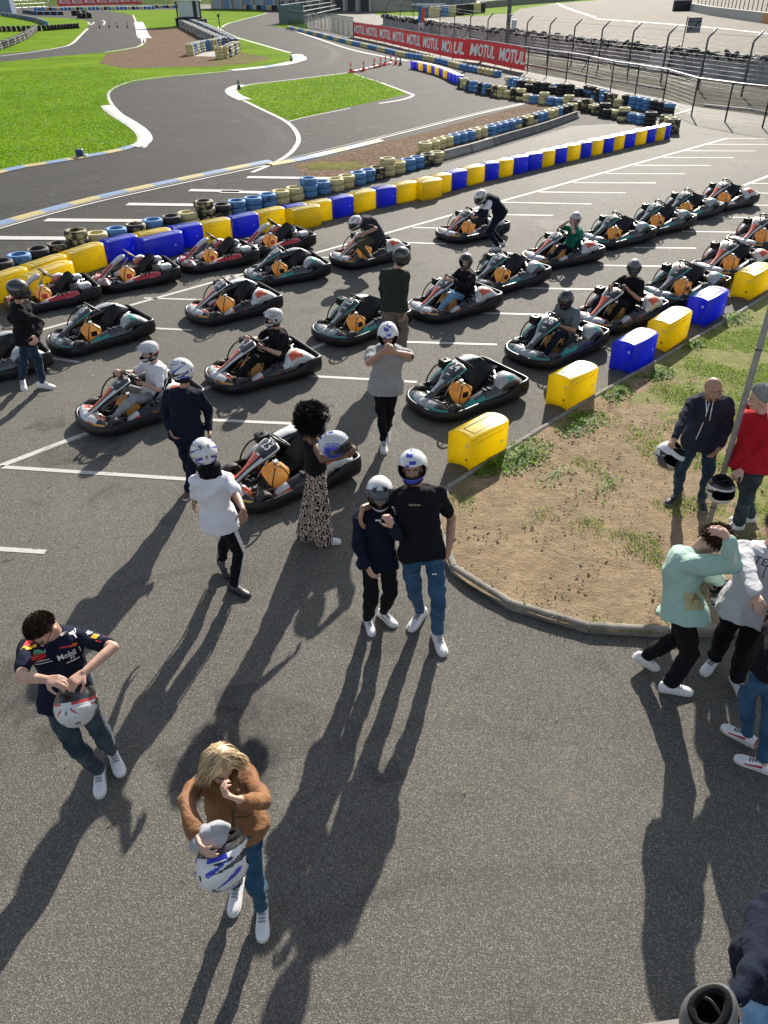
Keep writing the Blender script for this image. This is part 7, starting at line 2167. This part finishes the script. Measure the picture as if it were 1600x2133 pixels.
# --- man in the red hoodie at the right edge
Y20 = 6.85
J = pose(Y20, (1562, 965, 0), (1586, 860, 0), (1582, 830, -0.02), 205, 165, -14, 0, 1.0, Re=(1551, 880, True), Rw=(1553, 850, True), Le=(1592, 945, False), Lw=(1524, 996, False), Rf=(1562, 1072, 180), Lf=(1538, 1088, 190), curlL=.8, curlR=.8, sw=.19, z0=IH - .02, pnL=(.4, .4, -.6), hdR=Vector((.0, 0, 1)))
person('grey haired man in red hoodie and jeans at the right edge', J, 1.0, 'fair', (C_RED, 'long', .006), (D_SLATE, 'straight'), (S_WHITE, S_SOLE), face=dict(), hair_fn=lambda t, l, c, m: hair(t, l, c, m, H_GREY, 2600, .030, .06, .30, None, .005, cap=H_GREY), hood=True, seed=20, slim=.98, belly=.02, hem=-.12)
held_helmet(1502, 1018, J['wrL'].y - .02, frame((.1, -.9, .15), (.10, -.15, -.95)), 'bw', 'black and white helmet held by the man in the red hoodie', None, True, 1.08)

# --- young man in the mint sweatshirt
def ex21(t, loc, J, tp, tr):
    V, F = X('Vaisse', .052, bold=.015); decal(tp, t, 1533, 1158, V, F, M_PW, 'sleeve_lettering', size_rot=-78)
    V, F = rect(.14, .13); decal(tp, t, 1446, 1253, V, F, M_PT, 'hem_print', size_rot=4)
    V, F = poly([(-.05, -.05), (.0, .05), (.05, .0), (.02, -.06)]); decal(tp, t, 1449, 1249, V, F, simple('bronze garment print', (.22, .17, .08), .7), 'hem_print', lift=.005)
    V, F = X('&', .05); decal(tp, t, 1412, 1160, V, F, M_PW, 'back_print', size_rot=-60)
Y21 = 4.62
J = pose(Y21, (1425, 1268, 0), (1443, 1150, -0.08), (1487, 1126, -0.12), 335, 340, -52, 0, .99, Re=(1556, 1172, False), Rw=(1520, 1122, False), Le=(1470, 1190, True), Lw=(1500, 1212, True), Rf=(1396, 1424, 348, 0, 0), Lf=(1346, 1366, 350, .05, 30), fp=345, bow=.05, curlR=.5, curlL=.7, hdR=Vector((-.75, .2, .5)), pnR=(-.3, .5, -.8), sw=.18)
person('young man in mint sweatshirt bowing his head, hand in his brown hair', J, .99, 'fair', (C_MINT, 'long', .022), (C_BLACK2, 'straight'), (S_WHITE, S_SOLE), face=dict(), hair_fn=lambda t, l, c, m: hair(t, l, c, m, H_BROWN, 3000, .042, .04, .25, None, .005, stiff=1, cap=H_DARK), extras=ex21, seed=21, hem=-.16)
held_helmet(1508, 1240, J['wrL'].y - .02, frame((.4, -.5, .5), (.5, -.3, -.8)), 'bw', 'black and white helmet held low by the young man in the mint sweatshirt', None)

# --- young man in the pale grey sweatshirt, cut by the right edge
def ex22(t, loc, J, tp, tr):
    V, F = X('TED', .085, bold=.0); decal(tp, t, 1594, 1172, V, F, M_PK, 'chest_lettering', size_rot=-14)
    V, F = rect(.006, .10, 2, 6); decal(tp, t, 1592, 1192, V, F, M_PK, 'chest_line', size_rot=-10)
Y22 = 4.66
J = pose(Y22, (1560, 1262, 0), (1606, 1136, 0), (1620, 1106, 0), 255, 240, -10, 0, 1.0, Re=(1556, 1190, False), Rw=(1575, 1240, False), Le=(1660, 1190, True), Lw=(1650, 1240, True), Rf=(1490, 1368, 225), Lf=(1538, 1412, 272), knee=(-.5, -.5, 0), sw=.18)
person('young man in pale grey sweatshirt and black trousers at the right edge', J, 1.0, 'fair', (C_LGREY, 'long', .018), (C_BLACK2, 'straight'), (S_WHITE, S_SOLE), face=dict(), hair_fn=lambda t, l, c, m: hair(t, l, c, m, H_DARK, 1400, .05, .05, .28, None, .006, cap=H_DARK), extras=ex22, seed=22, shoe_kw=dict(laces=S_BLK))

# --- person in a dark jacket and blue jeans at the right edge
Y23 = 4.15
J = pose(Y23, (1618, 1366, 0), (1650, 1255, 0), (1662, 1225, 0), 150, 150, 0, 0, .98, Le=(1606, 1310, False), Lw=(1612, 1372, False), Re=(1700, 1310, True), Rw=(1700, 1370, True), Lf=(1558, 1530, 135), Rf=(1592, 1588, 150), sw=.18)
person('person in blue jeans and red and white trainers at the right edge', J, .98, 'fair', (C_BLACK, 'long', .012), (D_BLUE, 'slim'), (S_WHITE, S_SOLE), face=dict(), hair_fn=lambda t, l, c, m: hair(t, l, c, m, H_DARK, 900, .05, .05, .28, None, .006, cap=H_DARK), seed=23, shoe_kw=dict(panel=S_REDP, laces=S_BLK))

# --- person with a helmet in the bottom right corner
def ex24(t, loc, J, tp, tr):
    for s in 'R':
        for g in (-1, 1):
            b = MB(); n_ = Vector((-.5, -.6, .5)).normalized(); d = (J['wrR'] - J['elR']).normalized(); sd = d.cross(n_).normalized()
            b.tube([J['shR'] + n_ * .085 + sd * .018 * g, J['elR'] + n_ * .072 + sd * .018 * g, J['elR'].lerp(J['wrR'], .85) + n_ * .058 + sd * .016 * g], .004, 5); b.build('sleeve_piping', simple('grey piping', (.2, .2, .22), .6), t, loc)
Y24 = 2.30
J = pose(Y24, (1622, 2005, 0), (1672, 1900, -0.03), (1692, 1864, -0.05), 262, 262, -15, 0, 1.0, Re=(1585, 2010, False), Rw=(1530, 2085, False), Le=(1760, 2000, True), Lw=(1760, 2060, True), Rf=(1560, 2240, 262), Lf=(1640, 2230, 262), sw=.18, curlR=.8, pnR=(.6, .4, -.3), hdR=Vector((-.1, -.15, -1)), knee=(-.3, -1, 0))
person('person in dark hoodie and light blue jeans in the bottom right corner', J, 1.0, 'fair', (C_DNAVY, 'long', .010), (D_LIGHT, 'slim'), (S_WHITE, S_SOLE), face=dict(), hair_fn=lambda t, l, c, m: hair(t, l, c, m, H_DARK, 900, .05, .05, .28, None, .006, cap=H_DARK), hood=True, extras=ex24, seed=24)
held_helmet(1478, 2120, J['wrR'].y - .06, frame((.7, .5, .4), (.36, .10, -.92)), 'grey', 'open helmet with black lining held in the bottom right corner', None, True, .90)

# ================================================================= DRIVERS IN THE KARTS
def drive(key, label, S=.95, skin='fair', top=(C_BLACK, 'short', .004), bottom=(C_BLACK2, 'slim'), shoes=(S_BLK, S_BLK), helm=None, fh=0, pitch=-5, roll=0, hR=(.13, .06, .62), hL=(-.13, .06, .62), face=None, lean=0.0, kneeout=.12, wR=None, seed=1, extras=None, head=None, hood=None, curl=.9, turn=0, **kw):
    o, mt = KARTS[key]; k = 1 / KS
    L = lambda x, y, z: mt @ Vector((x, y, z))
    rot = mt.to_3x3().normalized(); az = math.degrees(math.atan2((rot @ Vector((0, 1, 0))).y, (rot @ Vector((0, 1, 0))).x))
    J = {}; P = L(0, -.23, .22); N = L(.0 + lean, -.40 + kw.get('fwd', 0), .22 + .49 * S * k)
    rs = (rot @ Vector((1, 0, 0))); f = rot @ Vector((0, 1, 0)); up = (N - P).normalized(); bv = up.cross(rs)
    if turn: rs = Matrix.Rotation(R(turn), 3, 'Z') @ rs
    J['spine'] = lambda t: P + (N - P) * t - bv * (.05 * 4 * max(0, min(1, t)) * (1 - max(0, min(1, t))))
    hc = L(*head) if head else N + Vector((0, 0, .165 * S)) + f * .05
    J.update(rp=rot @ Vector((1, 0, 0)), rs=rs, neck=N, head=hc, pel=P, base=Vector((o.location.x, o.location.y, 0)), hm=head_frame(az + fh, pitch, roll))
    for s, g, h in (('R', 1, hR), ('L', -1, hL)):
        sh = N + rs * (g * .175 * S) - up * (.06 * S); J['sh' + s] = sh
        w_ = L(*h); J['el' + s] = ik(sh, w_, .285 * S, .255 * S, Vector((0, 0, -1)) + rs * (g * .8)); 
        d = w_ - J['el' + s]; J['wr' + s] = J['el' + s] + d.normalized() * .255 * S
        J['hip' + s] = P + J['rp'] * (g * .09 * S); an = L(g * .20, .50, .14); J['an' + s] = an
        J['kn' + s] = ik(J['hip' + s], an, .43 * S, .42 * S, Vector((0, 0, 1)) + rs * (g * kneeout * 2)); J['yaw' + s] = az; J['pit' + s] = -52; J['curl' + s] = curl
    J.update({a: b for a, b in kw.items() if a[:2] in ('hd', 'pn')})
    return person(label, J, S, skin, top, bottom, shoes, helm=helm, face=face, fine=False, seed=seed, hood=hood, extras=extras)
drive('17', 'driver in white T-shirt and grey sweatpants seated in kart 17', .96, 'fair', (C_WHITE, 'short', .006), (C_SWEAT, 'slim'), (S_BLK, S_SOLE), dict(design='rw', visor='up', tint=False), -5, -12, 4, hR=(.16, .10, .66), hL=(-.12, -.10, .52), face=dict(), seed=31, kneeout=.3)
drive('3', 'driver in black T-shirt and white and red helmet in kart 3', .98, 'fair', (C_BLACK, 'short', .004), (C_BLACK2, 'slim'), (S_BLK, S_SOLE), dict(design='wr', visor='up', tint=False), -4, -4, 0, hR=(.15, .08, .63), hL=(-.10, -.06, .52), face=dict(), seed=32)
drive('14', 'driver in black sweater and light blue jeans in kart 14', .95, 'fair', (C_BLACK, 'long', .004), (D_LIGHT, 'slim'), (S_WHITE, S_SOLE), dict(design='grey', visor='up', tint=True), 35, -8, 0, face=dict(), seed=33)
drive('16', 'driver in green T-shirt with hands raised to the face under a silver helmet', .93, 'fair', (C_GRN, 'short', .004), (C_DNAVY, 'slim'), (S_WHITE, S_SOLE), dict(design='silver', visor=None), 25, -10, 0, hR=(.07, -.20, .86), hL=(-.08, -.20, .86), face=dict(), seed=34)
drive('26', 'driver in grey T-shirt looking down under a black helmet in kart 26', 1.0, 'tan', (C_GREYT2, 'short', .006), (C_DNAVY, 'slim'), (S_BLK, S_SOLE), dict(design='black', visor='down', tint=True), 10, -42, 0, hR=(.04, .0, .50), hL=(-.06, -.02, .50), head=(-.02, -.20, .90), seed=35, fwd=.08)
drive('9', 'driver in black T-shirt and dark helmet in kart 9', 1.0, 'tan', (C_BLACK, 'short', .006), (C_BLACK2, 'slim'), (S_BLK, S_BLK), dict(design='grey', visor='down', tint=True), 40, -6, 0, hR=(.16, .10, .64), hL=(-.12, -.10, .60), face=None, seed=36)
# crouching driver stepping into kart 15
Y17 = 16.6
J = pose(Y17, (783, 490, -0.34), (752, 466, -0.57), (737, 467, -0.68), 205, 200, -22, 0, .98, Re=(790, 462, True), Rw=(770, 480, True), Le=(783, 476, False), Lw=(758, 487, False), Rf=(744, 526, 205), Lf=(770, 538, 205), z0=.08, bow=.12, curlR=.7, curlL=.7, knee=(-1, -.3, .6))
person('crouching driver in dark T-shirt and olive trousers climbing into kart 15', J, .98, 'tan', (C_DARKT, 'short', .006), (C_OLIVE, 'slim'), (S_GRY, S_SOLE), helm=dict(design='red', visor='down'), seed=37, fine=False)
# bending driver beside kart 21
def ex18(t, loc, J, tp, tr):
    for s in 'RL':
        b = MB(); b.caps(J['shR' if s == 'R' else 'shL'], J['sh' + s].lerp(J['el' + s], .55), .074, .070); b.build('sleeve', C_WHITE, t, loc)
    b = MB(); n_ = Vector((.3, -.85, .3)).normalized()
    b.tube([J['spine'](.9) + n_ * .13 + Vector((-.02, 0, 0)), J['spine'](.5) + n_ * .135, J['spine'](.08) + n_ * .13], .022, 6, flat=.5); b.build('side_stripe', C_WHITE, t, loc)
Y18 = 18.75
J = pose(Y18, (1040, 443, -.13), (1010, 415, -0.33), (997, 411, -0.40), 190, 195, -28, 0, 1.0, Re=(1000, 444, True), Rw=(990, 450, True), Le=(1010, 446, False), Lw=(994, 452, False), Rf=(1046, 503, 185), Lf=(1038, 513, 185), bow=.08, curlR=.7, curlL=.7, sw=.16)
person('driver in a navy and white top bending over the wheel of kart 21', J, 1.0, 'tan', (C_DNAVY, 'long', .006), (C_DNAVY, 'slim'), (S_WHITE, S_SOLE), helm=dict(design='bw', visor='down'), extras=ex18, seed=38, fine=False)
